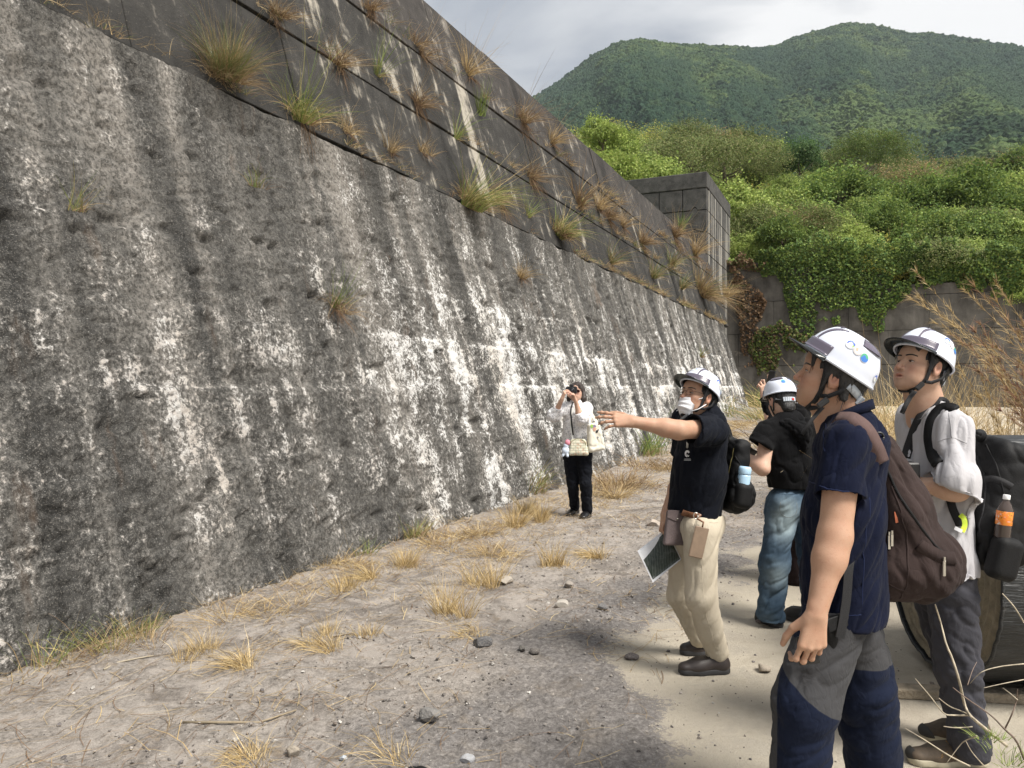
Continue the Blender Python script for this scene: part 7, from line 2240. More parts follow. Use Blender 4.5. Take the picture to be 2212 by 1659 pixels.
# mask
MASK, nt, b = newmat('mask_fabric'); b.inputs['Base Color'].default_value = (0.78, 0.78, 0.80, 1); b.inputs['Roughness'].default_value = 0.85
vs, fs = [], []
nu, nv_ = 26, 26
for lay in (0, 1):
    for i in range(nv_ + 1):
        t = i / nv_
        for j in range(nu + 1):
            a = (j / nu * 2 - 1); z = -0.036 - 0.088 * t
            hw = 0.060 - 0.012 * abs(t - 0.35) * 2
            x = a * hw
            y = 0.050 + 0.054 * math.sqrt(max(0, 1 - (a * 0.985) ** 2)) + 0.005 * math.sin(math.pi * t) * (1 - a * a) - 0.036 * max(0, t - 0.66) * 2.2
            pl = 0.0030 * math.sin(t * 22) * (1 - abs(a) ** 3)
            zz = z + 0.016 * (abs(a) ** 2.0) * (0.7 - 1.5 * t) - 0.0
            vs.append(HD.p(x, y + pl - lay * 0.0018, zz))
m_ = nu + 1; L1 = m_ * (nv_ + 1)
for i in range(nv_):
    for j in range(nu):
        qd = (i * m_ + j, i * m_ + j + 1, (i + 1) * m_ + j + 1, (i + 1) * m_ + j); fs.append(qd[::-1]); fs.append(tuple(x + L1 for x in qd))
for j in range(nu):
    for i in (0, nv_): fs.append((i * m_ + j, i * m_ + j + 1, L1 + i * m_ + j + 1, L1 + i * m_ + j))
for i in range(nv_):
    for j in (0, nu): fs.append((i * m_ + j, (i + 1) * m_ + j, L1 + (i + 1) * m_ + j, L1 + i * m_ + j))
mk_ = link('face_mask', mesh_np('face_mask', np.array(vs), fs, True), MASK, pc)
for sg in (-1, 1):
    for z0_, z1_ in ((-0.044, 0.018), (-0.110, -0.040)):
        mb = MB(); mb.tube([HD.p(sg * 0.056, 0.072, z0_), HD.p(sg * 0.074, 0.035, (z0_ * 0.6 + z1_ * 0.4)), HD.p(sg * 0.083, -0.004, z1_)], 0.0022, 6); mb.build('ear_loop', MASK, mk_, True)
# glasses
gl_ = MB()
for sg in (-1, 1):
    gl_.tube([HD.p(sg * (0.034 + 0.024 * math.cos(a)), 0.1005 - 0.008 * abs(math.cos(a)) ** 2 * (1 if math.cos(a) > 0 else 0), -0.004 + 0.0165 * math.sin(a)) for a in np.linspace(0, 6.2832, 25)], 0.0011, 6, cap=False)
    gl_.tube([HD.p(sg * 0.058, 0.092, 0.004), HD.p(sg * 0.075, 0.070, 0.006), HD.p(sg * 0.082, 0.0, 0.008)], 0.0013, 6)
gl_.tube([HD.p(-0.010, 0.101, 0.002), HD.p(0, 0.104, 0.006), HD.p(0.010, 0.101, 0.002)], 0.0011, 6)
gl_.build('glasses', plain('brown_wire', (0.10, 0.07, 0.05), 0.3, 0.8), pc, True)
# polo shirt
torso = [cap(PC + u * 0.02, A(1510, 1030, 4.17), 0.165, 0.170, 0.0, sq=(f, 0.74)), cap(A(1510, 1030, 4.17), S0 - u * 0.09, 0.170, 0.160, 0.05, sq=(f, 0.72)),
         cap(SR - u * 0.02, SL - u * 0.02, 0.060, 0.060, 0.06), cap(S0 - u * 0.03 - f * 0.01, S0 + u * 0.015 - f * 0.005, 0.105, 0.078, 0.04)]
he = SL + (EL - SL) * 0.62
sleeve = [cap(SL, he, 0.066, 0.088, 0.035, cut=[(he, unit((EL - SL) + V(-.04, 0, 0)))]), cap(SR, SR + (RE - SR) * 0.6, 0.062, 0.07, 0.035, cut=[(SR + (RE - SR) * 0.6, RE - SR)]),
          cap(SL + V(0.02, 0, -0.03), he + V(0.03, 0, -0.035), 0.055, 0.060, 0.03, cut=[(he, unit((EL - SL) + V(-.04, 0, 0)))])]
cuts = [cap(he - (EL - SL) * 0.10, he + (EL - SL) * 0.3, 0.062, 0.070, 0.004, '-'), half(A(1490, 1112, 4.1), unit(V(-0.13, 0, -1))), cap(HD.p(0, -0.02, -0.05), S0 + u * 0.03 + f * 0.02, 0.060, 0.066, 0.008, '-')]
shirt = garment('polo_shirt', torso + sleeve + cuts, 0.0055, POLO, pc, 0.014, 10.0, elong((0.5, 0.2, 0.8), 0.25), 23.0, amp2=0.003)
collar(pc, S0 + u * 0.022 + f * 0.012, None, 0.069, 0.075, 0.046, 26, POLO, f, l, 0.030, flare=0.014)
collar(pc, S0 + u * 0.040 + f * 0.010, None, 0.062, 0.066, 0.034, 16, WHITE_CLOTH, f, l, 0.030, t=0.003, flare=0.002)
bvP = bvh_of(shirt)
# emblem and small caption on the chest
EMB = plain('white_print', (0.70, 0.70, 0.70), 0.8, var=0.02)
def decal(parent, name, bv, cx, cy, d, polys, mat, off=0.0015, name_lab=None):
    vs, fs = [], []
    for poly in polys:
        n0 = len(vs)
        for x, y in poly:
            q = on(bv, cx + x, cy + y, off, d)[0]; vs.append(q)
        fs.append(list(range(n0, n0 + len(poly)))[::-1])
    return link(name, mesh_np(name, np.array(vs), fs, False), mat, parent)
polys = []
def ringpoly(r0, r1, a0, a1, sx=1.0, sy=1.0, cx=0, cy=0):
    out = []
    for k in range(8):
        t0, t1 = R(a0 + (a1 - a0) * k / 8), R(a0 + (a1 - a0) * (k + 1) / 8)
        out.append([(cx + sx * r0 * math.cos(t0), cy - sy * r0 * math.sin(t0)), (cx + sx * r1 * math.cos(t0), cy - sy * r1 * math.sin(t0)), (cx + sx * r1 * math.cos(t1), cy - sy * r1 * math.sin(t1)), (cx + sx * r0 * math.cos(t1), cy - sy * r0 * math.sin(t1))])
    return out
polys += ringpoly(2.5, 6.6, 20, 200, 0.85, 1.15) + ringpoly(4.2, 6.6, 200, 260, 0.85, 1.15)
polys += [[(-4.5, 4.5), (-0.5, 1.0), (0.2, 1.6), (-3.2, 6.2)], [(-2.5, 6.4), (1.0, 2.4), (2.0, 3.0), (-0.6, 7.6)], [(0.4, 7.4), (2.6, 3.6), (4.4, 4.4), (2.4, 7.0)]]
for k in range(9): polys.append([(-6 + k * 1.5, 11.0), (-5.0 + k * 1.5, 11.0), (-5.0 + k * 1.5, 12.2), (-6 + k * 1.5, 12.2)])
for k in range(10): polys.append([(-7 + k * 1.5, 13.4), (-6.0 + k * 1.5, 13.4), (-6.0 + k * 1.5, 14.8), (-7 + k * 1.5, 14.8)])
decal(pc, 'chest_emblem', bvP, 1485, 980, 4.05, polys, EMB)
pn = empty('pen', A(1485, 957, 4.0), 'white pen clipped at the chest of the pointing person', 'pen')
q0, q1 = on(bvP, 1485, 948, 0.008, 4.0)[0], on(bvP, 1486, 966, 0.008, 4.0)[0]
mb = MB(); mb.tube([q0, q1], 0.0055, 8); mb.build('pen_barrel', EMB, pn, True)
mb = MB(); mb.tube([q0 + V(0.002, -0.006, 0), q0 + (q1 - q0) * 0.6 + V(0.002, -0.006, 0)], 0.002, 6); mb.build('clip', METAL, pn, True)
# trousers
HLj = A(1514, 1152, 4.06); HRj = A(1482, 1152, 4.27)
KL = A(1512, 1290, 4.04); KR = A(1472, 1286, 4.32); AL = A(1549, 1408, 4.12); AR = A(1512, 1378, 4.38)
leg = [cap(HLj, KL, 0.098, 0.082, 0.0), cap(KL, AL, 0.080, 0.066, 0.03), cap(HRj, KR, 0.095, 0.080, 0.03), cap(KR, AR, 0.079, 0.064, 0.02),
       cap(PC + l * 0.05 - f * 0.025, PC - l * 0.05 - f * 0.025, 0.118, 0.118, 0.05, sq=(u, 1.0)), half(A(1499, 1108, 4.15), u)]
pantsC = garment('chinos', leg, 0.006, CHINO, pc, 0.010, 9.0, elong((0.45, 0.2, 0.85), 0.22), 31.0, amp2=0.002)
bvQ = bvh_of(pantsC, shirt)
strap_on('belt', bvQ, [(1474, 1107), (1486, 1110), (1498, 1113), (1512, 1116)], 0.032, 0.005, LEATHER, pc, 0.004, d=4.05)
seam('seam', [(1518, 1160), (1517, 1250), (1524, 1320), (1545, 1400)], CHINO, pc, bvQ, 0.0022, d=4.0)
seam('pocket_edge', [(1532, 1128), (1541, 1129), (1552, 1128)], CHINO, pc, bvQ, 0.003, d=4.0)
shoe(pc, V(*A(1578, 1446, 4.12)[:2], 0), V(*A(1464, 1446, 4.10)[:2], 0), mat=SHOE_BR, w=0.05, laces=SHOE_BR)
shoe(pc, V(*A(1572, 1408, 4.42)[:2], 0), V(*A(1467, 1407, 4.40)[:2], 0), mat=SHOE_BR, w=0.05, laces=SHOE_BR)
# pouch, key tag and map
TAUPE = plain('taupe_leather', (0.135, 0.105, 0.105), 0.6, scale=25, bumpd=0.002)
po = empty('belt_pouch', A(1465, 1140, 3.98), 'taupe snap pouch hanging on the belt of the pointing person', 'pouch')
QX = np.array([unit(V(1, 0.28, -0.06)), unit(V(-.28, 1, 0)), unit(V(.06, 0, 1))])
pcn = on(bvQ, 1467, 1140, 0.014, 4.0)[0]
v, q = sdf([rbox(pcn, QX, (0.068, 0.016, 0.094), 0.013, 0, taper=(0, 2, -0.10))], 0.004); finish('pouch_body', (v, q), TAUPE, po)
mb = MB()
vsq = [(-0.068, 0.095), (0.068, 0.095), (0.068, 0.058), (0.0, 0.034), (-0.068, 0.058)]
fr = [pcn + QX.T @ V(x, -0.021, z) for x, z in vsq]; bk = [pcn + QX.T @ V(x, -0.0155, z) for x, z in vsq]
mb.add(fr + bk, [(4, 3, 2, 1, 0), (5, 6, 7, 8, 9)] + [(k, (k + 1) % 5, (k + 1) % 5 + 5, k + 5) for k in range(5)]); mb.build('flap', TAUPE, po)
mb = MB(); mb.lathe(pcn + QX.T @ V(-0.01, -0.021, 0.050), QX.T @ V(0, -1, 0), [(0.005, 0), (0.005, 0.002), (0.003, 0.003)], 12); mb.build('snap_button', METAL, po, True)
kt = empty('key_tag', A(1511, 1120, 3.97), 'brown leather key tag dangling from the belt loop of the pointing person', 'tag')
kc = on(bvQ, 1511, 1170, 0.02, 4.0)[0]; KX = np.array([unit(V(1, 0.3, -0.28)), unit(V(-.3, 1, 0.0)), unit(V(.26, 0, 1))])
KX[2] = np.cross(KX[0], KX[1]); KX = np.array([unit(x) for x in KX])
mb = MB(); mb.box(kc, (0.082, 0.010, 0.160), KX, bev=0.004); mb.build('tag_body', plain('tan_board', (0.21, 0.15, 0.105), 0.7, scale=30), kt)
mb = MB(); mb.tube([kc + KX[2] * 0.080, kc + KX[2] * 0.105, A(1502, 1118, 3.985)], 0.005, 8); mb.build('loop', LEATHER, kt, True)
mb = MB(); mb.tube([A(1503, 1114, 3.975) + V(0.012 * math.cos(a), 0.0, 0.016 * math.sin(a)) for a in np.linspace(0, 6.28, 13)], 0.003, 6); mb.build('ring', METAL, kt, True)
mp_ = empty('map_sheet', A(1410, 1205, 4.2), 'printed aerial map sheet held at the hip by the pointing person', 'map')
m0, m1, m2, m3 = A(1377, 1190, 4.20), A(1439, 1142, 4.23), A(1472, 1208, 4.19), A(1410, 1259, 4.16)
def quadmesh(name, c4, th, mat, parent, nn_=10, bend=0.0):
    vs, fs = [], []
    nrm_ = unit(np.cross(c4[1] - c4[0], c4[3] - c4[0])); nrm_ = nrm_ if nrm_[1] < 0 else -nrm_
    for lay in (0, 1):
        for i in range(nn_ + 1):
            for j in range(nn_ + 1):
                a, b_ = i / nn_, j / nn_
                p = (c4[0] * (1 - a) + c4[1] * a) * (1 - b_) + (c4[3] * (1 - a) + c4[2] * a) * b_
                vs.append(p + nrm_ * (bend * math.sin(math.pi * b_) - lay * th))
    m_ = nn_ + 1; L1 = m_ * m_
    for i in range(nn_):
        for j in range(nn_):
            qd = (i * m_ + j, i * m_ + j + 1, (i + 1) * m_ + j + 1, (i + 1) * m_ + j); fs.append(qd); fs.append(tuple(x + L1 for x in qd[::-1]))
    for i in range(nn_):
        for j in (0, nn_):
            fs.append((i * m_ + j, (i + 1) * m_ + j, L1 + (i + 1) * m_ + j, L1 + i * m_ + j)); fs.append((j * m_ + i, j * m_ + i + 1, L1 + j * m_ + i + 1, L1 + j * m_ + i))
    return link(name, mesh_np(name, np.array(vs), fs, True), mat, parent), nrm_
sheet, nr_ = quadmesh('paper', (m0, m1, m2, m3), 0.002, PAPER, mp_, bend=0.006)
MAPM, nt, b = newmat('aerial_print')
oc = N(nt, 'ShaderNodeTexCoord').outputs['Object']
cc = ramp(nt, noise(nt, oc, 26, 6, 0.65, 0.6), [(0.32, (0.012, 0.022, 0.016)), (0.5, (0.028, 0.040, 0.030)), (0.66, (0.075, 0.085, 0.078))])
wv = N(nt, 'ShaderNodeTexWave'); wv.inputs['Scale'].default_value = 22; wv.inputs['Distortion'].default_value = 4; nt.links.new(oc, wv.inputs['Vector'])
cc = mixc(nt, sstep(nt, wv.outputs['Fac'], 0.93, 0.99, 0, 0.5), cc, (0.20, 0.21, 0.21))
nt.links.new(cc, b.inputs['Base Color']); b.inputs['Roughness'].default_value = 0.4
lerp = lambda a, b_, t: a + (b_ - a) * t
def inset(a, b_): 
    return lerp(lerp(m0, m1, a), lerp(m3, m2, a), b_)
pr4 = tuple(x + nr_ * 0.0015 for x in (inset(0.04, 0.16), inset(0.97, 0.05), inset(0.97, 0.97), inset(0.04, 0.93)))
quadmesh('map_print', pr4, 0.0008, MAPM, mp_, bend=0.006)
# backpack
bp = empty('backpack', A(1590, 1040, 4.2), 'plain black backpack with a pale blue bottle, on the pointing person', 'backpack')
BX = np.array([unit(V(1, 0.42, -0.16)), unit(V(-0.42, 1, 0)), unit(V(0.16, 0, 1))])
pk = [rbox(A(1570, 1022, 4.22), BX, (0.052, 0.145, 0.200), 0.045, 0.0), ell(A(1588, 1062, 4.20), BX, (0.085, 0.135, 0.118), 0.04), ell(A(1596, 1060, 4.08), BX, (0.055, 0.04, 0.095), 0.03), cap(A(1570, 936, 4.18), A(1578, 948, 4.24), 0.018, 0.016, 0.02)]
v, q = sdf(pk, 0.006); v = folds(v, q, 0.014, 6.5, tilt_st(0.6), 41.0, True, 2)
main = finish('bag_body', (v, q), BLACK_NYLON, bp); bvK2 = bvh_of(main)
mb = MB(); mb.strap(smooth_pts([A(1552, 912, 4.16), A(1563, 915, 4.19), A(1571, 930, 4.2), A(1577, 955, 4.2)], 12), V(0.6, -1, 0.6), 0.05, 0.012); mb.build('shoulder_strap', BLACK_NYLON, bp)
seam('zipper', [(1585, 968), (1578, 1000), (1572, 1030)], plain('brass_zip', (0.45, 0.38, 0.16), 0.4, 0.8), bp, bvK2, 0.003, d=4.05)
seam('seam', [(1588, 985), (1600, 1010), (1590, 1060), (1584, 1100)], BLACK_NYLON, bp, bvK2, 0.004, d=4.05)
bt = empty('bottle', A(1606, 1035, 4.1), 'pale blue bottle standing in the side pocket of the plain black backpack', 'bottle')
BLU = plain('pale_blue_plastic', (0.40, 0.58, 0.74), 0.35, var=0.04)
bb = on(bvK2, 1602, 1050, -0.030, 4.1)[0]
v, q = sdf([rbox(bb + V(0.006, -0.012, -0.055), BX, (0.048, 0.042, 0.070), 0.035, 0)], 0.005); finish('side_pocket', (v, q), BLACK_NYLON, bp)
mb = MB(); mb.lathe(bb + V(0, -0.01, -0.08), V(0.12, 0, 1), [(0.030, 0), (0.033, 0.01), (0.033, 0.125), (0.030, 0.135)], 22); mb.build('bottle_body', BLU, bt, True)
mb = MB(); mb.lathe(bb + V(0.016, -0.01, 0.055), V(0.12, 0, 1), [(0.032, 0), (0.033, 0.004), (0.033, 0.030), (0.027, 0.040)], 22); mb.build('lid', BLU, bt, True)

# ---------------------------------------------------------------- person in black tee and jeans, back turned
f, l, u = frame3((-0.30, 0.95))
S0 = A(1704, 912, 4.92); SL = A(1660, 928, 4.88); SR = A(1752, 926, 4.97)
hx = axes_of((-0.20, 0.98), -24)
HD = Frame(A(1687, 866, 4.98), hx, 0.92)
PC = A(1712, 1078, 4.94)
pd = person((float(PC[0]), float(PC[1]), 0), 'person in black hooded tee and faded wide jeans seen from behind, looking down')
EL = A(1647, 1012, 4.80); WR = A(1608, 982, 4.92)
hd = unit(A(1592, 968, 4.97) - WR)
neck = [cap(HD.p(0, -0.030, -0.045), S0 + u * 0.0 - f * 0.0, 0.050, 0.056, 0.03), cap(S0 - u * 0.02, S0 - u * 0.12, 0.055, 0.06, 0.04)]
RE = A(1765, 1010, 5.02); RWR = A(1735, 985, 5.2)
skin_body(pd, SKIN_PALE, [(head_prims(HD) + neck, 0.004),
                     (arm_prims(SL, EL, WR, (0.047, 0.042, 0.038, 0.024)) + hand_prims(WR, hd, V(-.1, -.9, .4), V(.5, .3, .9), (30, 40, 45, 50), 25, 0.92), 0.004),
                     (arm_prims(SR, RE, RWR) + hand_prims(RWR, unit(V(-.6, .5, .2)), V(0, -.5, 1), V(0, 1, 0.5), (30, 35, 35, 35)), 0.006)], HD)
hair_cap(HD, pd, HAIR, [cap(HD.p(0, -0.060, 0.0), HD.p(0, -0.070, -0.072), 0.060, 0.046, 0.03, sq=(hx[1], 0.75))] + [cap(HD.p(x * 0.072, -0.01, 0.03), HD.p(x * 0.074, -0.012, -0.03), 0.016, 0.006, 0.01) for x in (-1, 1)], [ell(HD.p(0, 0.060, -0.03), hx, V(0.068, 0.060, 0.085), 0.008, '-')], 0.0045, lock=0)
HF_ = Frame(HD.p(0, -0.004, 0.042), rot_ax(hx, 10, 0), 0.95)
helmet(HF_, 'white hard hat with red nape button on the back-turned person in jeans', None, [(166, 0.42, 0.019, 'emblem', 0), (180, 0.44, 0.017, 'ring', 0), (194, 0.42, 0.018, 'globe', 0)], straps=chin_straps(HF_, HD, 80))
# clear face guard edges beside the head
torso = [cap(PC + u * 0.02, A(1710, 1000, 4.93), 0.165, 0.168, 0.0, sq=(f, 0.68)), cap(A(1710, 1000, 4.93), S0 - u * 0.09, 0.168, 0.165, 0.05, sq=(f, 0.66)), cap(SR - u * 0.03, SL - u * 0.03, 0.058, 0.058, 0.06), cap(S0 - u * 0.03, S0 + u * 0.005, 0.10, 0.075, 0.04)]
he = A(1642, 962, 4.83)
sleeve = [cap(SL, he, 0.066, 0.078, 0.035, cut=[(he, unit(V(-0.55, -0.1, -1)))]), cap(SR, SR + (RE - SR) * 0.55, 0.062, 0.075, 0.035, cut=[(SR + (RE - SR) * 0.55, RE - SR)]), cap(SL + V(-0.03, 0, -0.0), A(1634, 944, 4.84), 0.05, 0.04, 0.03)]
cuts = [cap(he + V(0.0, 0, 0.0), he + V(-0.05, 0, -0.1), 0.050, 0.055, 0.004, '-'), half(A(1700, 1056, 4.9), V(-0.03, 0, -1)), cap(HD.p(0, -0.02, -0.05), S0 + u * 0.02 + f * 0.02, 0.060, 0.064, 0.008, '-')]
garment('tee_shirt', torso + sleeve + cuts, 0.006, TEEB, pd, 0.012, 7.0, None, 51.0)
v, q = sdf([cap(S0 - f * 0.06 + l * 0.08 + u * 0.0, S0 - f * 0.10 - u * 0.06, 0.035, 0.055, 0.0), cap(S0 - f * 0.06 - l * 0.10, S0 - f * 0.10 - u * 0.06 - l * 0.03, 0.038, 0.055, 0.03), cap(S0 - f * 0.10 - u * 0.06 - l * 0.02, S0 - f * 0.115 - u * 0.15 - l * 0.03, 0.060, 0.030, 0.04)], 0.006)
v = folds(v, q, 0.016, 12, None, 5.0, True, 1); finish('hood', (v, q), TEEB, pd)
HLj = A(1690, 1092, 4.92); HRj = A(1735, 1092, 4.99); KL = A(1674, 1215, 4.90); AL = A(1664, 1328, 4.91); KR = A(1756, 1215, 4.98); AR = A(1764, 1328, 4.98)
leg = [cap(HLj, KL, 0.100, 0.096, 0.0), cap(KL, AL, 0.094, 0.090, 0.03), cap(HRj, KR, 0.100, 0.096, 0.03), cap(KR, AR, 0.094, 0.09, 0.02), cap(PC + l * 0.06 - u * 0.02, PC - l * 0.06 - u * 0.02, 0.118, 0.118, 0.05, sq=(f, 0.95)), half(PC + u * 0.09, u), half(A(1664, 1343, 4.9), -u)]
def fade(p):
    o = np.zeros(len(p), np.float32)
    for (x, y, rr, k) in ((1700, 1110, 0.07, 0.9), (1694, 1140, 0.08, 0.8), (1681, 1245, 0.08, 0.6), (1700, 1090, 0.05, 0.4)):
        o += k * np.exp(-(((p - A(x, y, 4.83)) ** 2).sum(1)) / rr ** 2)
    return np.clip(o * (0.5 + fbm(p * 22, 3)), 0, 0.9)
jeans = garment('jeans', leg, 0.006, DENIM, pd, 0.015, 10.0, elong((0.75, 0.2, 0.55), 0.25), 61.0, fade=fade, amp2=0.003)
bvJ = bvh_of(jeans)
seam('pocket_stitch', [(1686, 1085), (1686, 1108), (1704, 1118), (1720, 1108), (1721, 1086)], cloth('stitch', (0.16, 0.18, 0.18)), pd, bvJ, 0.0022, d=4.85)
seam('waist_stitch', [(1668, 1067), (1695, 1068), (1722, 1068)], DENIM, pd, bvJ, 0.003, d=4.85)
SHB = plain('black_shoe', (0.016, 0.016, 0.017), 0.6)
shoe(pd, V(*A(1688, 1352, 4.86)[:2], 0), V(*A(1636, 1330, 5.08)[:2], 0), mat=SHB, w=0.05)
shoe(pd, V(*A(1745, 1340, 4.93)[:2], 0), V(*A(1700, 1318, 5.12)[:2], 0), mat=SHB, w=0.055)
ph = empty('phone', A(1616, 972, 4.88), 'black phone held low by the back-turned person in jeans', 'phone')
PX = np.array([unit(V(1, -0.25, -0.55)), unit(V(0.1, 0.6, -0.5)), V(0, 0, 1)]); PX[2] = unit(np.cross(PX[0], PX[1])); PX[1] = np.cross(PX[2], PX[0])
mb = MB(); mb.box(A(1609, 969, 4.93), (0.150, 0.072, 0.009), PX, bev=0.002); mb.build('case', BLACK_PLASTIC, ph)
mb = MB(); mb.box(A(1609, 969, 4.93) + PX[2] * 0.0055, (0.138, 0.064, 0.002), PX); mb.build('screen', LENS, ph)

# ---------------------------------------------------------------- person hidden behind, raising a phone
f, l, u = frame3((-0.95, 0.30))
S0 = A(1722, 884, 6.0); SL = S0 + l * 0.15; SR = S0 - l * 0.15
hx = axes_of((-0.95, 0.30), 5)
HD = Frame(A(1699, 856, 6.0), hx, 0.90)
PC = A(1722, 1042, 6.0)
pe = person((float(PC[0]), float(PC[1]), 0), 'person in black long sleeves raising a phone, mostly hidden behind the back-turned person')
EL = A(1668, 918, 5.85); WR = A(1651, 858, 5.92)
hd = unit(V(-0.02, 0.0, 1))
skin_body(pe, SKIN_PALE, [(head_prims(HD) + [cap(HD.p(0, -.03, -.045), S0, 0.05, 0.055, 0.03), cap(S0 - u * 0.02, S0 - u * 0.12, 0.05, 0.055, 0.04)], 0.005),
                     (arm_prims(SL, EL, WR, (0.04, 0.038, 0.036, 0.025)) + hand_prims(WR, hd, V(0.3, -1, 0.1), V(1, 0.2, 0), ((4, 8, 5), (30, 60, 50), (45, 70, 50), (50, 70, 50)), 5, 0.98, 8), 0.0045),
                     (arm_prims(SR, SR + V(0, 0.1, -0.26), SR + V(-0.15, 0.05, -0.3)) + hand_prims(SR + V(-0.15, 0.05, -0.3), V(-1, 0, 0.2), V(0, 0, 1), V(0, -1, 0)), 0.007)], HD)
hair_cap(HD, pe, HAIR, [], [ell(HD.p(0, 0.055, -0.035), hx, V(0.066, 0.055, 0.075), 0.008, '-')], 0.006, 1.12)
torso = [cap(PC + u * 0.02, S0 - u * 0.09, 0.155, 0.150, 0.0, sq=(f, 0.7)), cap(SR - u * 0.03, SL - u * 0.03, 0.055, 0.055, 0.06), cap(S0 - u * 0.03, S0 + u * 0.01, 0.09, 0.07, 0.04),
         cap(SL, EL, 0.056, 0.050, 0.03), cap(EL, EL + (WR - EL) * 0.86, 0.050, 0.042, 0.03), cap(SR, SR + V(0, 0.1, -0.26), 0.055, 0.05, 0.03)]
garment('long_sleeve_top', torso, 0.007, TEEB, pe, 0.012, 8.0, None, 71.0)
STR, nt, b = newmat('striped_collar')
oc = N(nt, 'ShaderNodeTexCoord').outputs['Object']
wv = N(nt, 'ShaderNodeTexWave'); wv.inputs['Scale'].default_value = 16; wv.bands_direction = 'X'; nt.links.new(oc, wv.inputs['Vector'])
nt.links.new(ramp(nt, wv.outputs['Fac'], [(0.35, (0.03, 0.03, 0.035)), (0.5, (0.75, 0.75, 0.75))]), b.inputs['Base Color'])
collar(pe, S0 + u * 0.015 + l * 0.0, None, 0.075, 0.085, 0.040, 10, STR, f, l, 0.0, flare=0.055)
leg = [cap(PC + l * 0.08, A(1722, 1150, 5.93), 0.10, 0.095, 0.0), cap(A(1722, 1150, 5.93), A(1718, 1248, 5.95), 0.092, 0.085, 0.03), cap(PC - l * 0.08, A(1735, 1150, 6.1), 0.10, 0.095, 0.03), cap(A(1735, 1150, 6.1), A(1738, 1240, 6.1), 0.092, 0.085, 0.02)]
garment('dark_trousers', leg, 0.008, cloth('dark_maroon_cloth', (0.014, 0.009, 0.010)), pe, 0.014, 7.0, None, 77.0)
shoe(pe, V(*A(1735, 1258, 5.98)[:2], 0), V(*A(1665, 1258, 6.05)[:2], 0) + V(0.10, 0, 0), mat=SHB, sole=PAPER)
shoe(pe, V(*A(1755, 1255, 6.15)[:2], 0), V(*A(1690, 1255, 6.2)[:2], 0) + V(0.06, 0, 0), mat=SHB, sole=PAPER)
ph = empty('phone', A(1663, 820, 5.93), 'black phone raised above the helmet of the back-turned person', 'phone')
PX = np.array([unit(V(0.25, 0.9, 0.1)), unit(V(-0.9, 0.25, 0.25)), V(0, 0, 1)]); PX[2] = unit(np.cross(PX[0], PX[1])); PX[1] = np.cross(PX[2], PX[0]); t_ = unit(V(0.28, 0, 1)); 
PX = np.array([unit(np.cross(unit(V(-1, -0.35, 0.28)), t_)), unit(V(-1, -0.35, 0.28)), t_])
mb = MB(); mb.box(A(1664, 822, 5.90), (0.075, 0.012, 0.155), PX, bev=0.003); mb.build('case', BLACK_PLASTIC, ph)
mb = MB(); mb.box(A(1664, 822, 5.90) - PX[1] * 0.007, (0.066, 0.002, 0.142), PX); mb.build('screen', LENS, ph)

# ---------------------------------------------------------------- woman with camera
f, l, u = frame3((-0.22, -0.97))
S0 = A(1246, 873, 8.95); SL = A(1269, 880, 8.92); SR = A(1222, 880, 8.95)
hx = axes_of((-0.30, -0.95), 8)
HD = Frame(A(1246, 847, 8.95), hx, 0.96)
PC = A(1247, 972, 8.97)
pf = person((float(PC[0]), float(PC[1]), 0), 'person in white lace jacket and black trousers aiming a camera, standing by the wall')
EL_ = A(1254, 903, 8.72); WL_ = A(1243.5, 866, 8.66)      # her left arm (right in the picture)
ER_ = A(1197, 897, 8.84); WR_ = A(1214, 862, 8.70)
neck = [cap(HD.p(0, -0.030, -0.045), S0, 0.05, 0.055, 0.03), cap(S0 - u * 0.02, S0 - u * 0.12, 0.05, 0.055, 0.04)]
skin_body(pf, SKIN_PALE, [(head_prims(HD) + neck, 0.0042),
    (arm_prims(SL, EL_, WL_, (0.042, 0.038, 0.036, 0.023)) + hand_prims(WL_, unit(V(-0.35, -0.1, 0.9)), V(0.9, 0.2, 0.3), V(-.2, 1, .2), (30, 50, 50, 50), 30, 0.92), 0.0045),
    (arm_prims(SR, ER_, WR_, (0.042, 0.038, 0.036, 0.023)) + hand_prims(WR_, unit(V(0.35, -0.1, 0.9)), V(-.8, -.3, 0.2), V(.3, 1, 0), (40, 60, 55, 50), 30, 0.92), 0.0045)], HD)
eyes(HD, pf, 0.003); 
hair_cap(HD, pf, HAIR_BR, [cap(HD.p(x * 0.070, -0.015, 0.03), HD.p(x * 0.088, 0.0, -0.085), 0.032, 0.034, 0.02) for x in (-1, 1)] + [cap(HD.p(0, -0.07, 0), HD.p(0, -0.075, -0.10), 0.06, 0.055, 0.03)] +
    [cap(HD.p(x * 0.085, 0.0, -0.08), HD.p(x * 0.080, 0.02, -0.14), 0.034, 0.012, 0.02) for x in (-1, 1)] + [cap(HD.p(x, 0.070, 0.075), HD.p(x * 1.1, 0.092 - abs(x) * 0.3, 0.032), 0.016, 0.008, 0.01) for x in (-0.05, -0.03, -0.01, 0.01, 0.03, 0.05)],
    [ell(HD.p(0, 0.065, -0.045), hx, V(0.058, 0.050, 0.075), 0.008, '-')], 0.005, 1.13)
sg_ = MB()
for x in (-1, 1): sg_.add(*(lambda P: (P, [tuple(range(len(P)))]))([HD.p(x * (0.034 + 0.027 * math.cos(a)), 0.100, -0.002 + 0.019 * math.sin(a)) for a in np.linspace(0, 6.2, 18)]))
for x in (-1, 1): sg_.tube([HD.p(x * 0.060, 0.098, 0.004), HD.p(x * 0.080, 0.05, 0.006), HD.p(x * 0.083, -0.01, 0.004)], 0.003, 6)
sg_.tube([HD.p(-0.012, 0.101, 0.002), HD.p(0.012, 0.101, 0.002)], 0.003, 6)
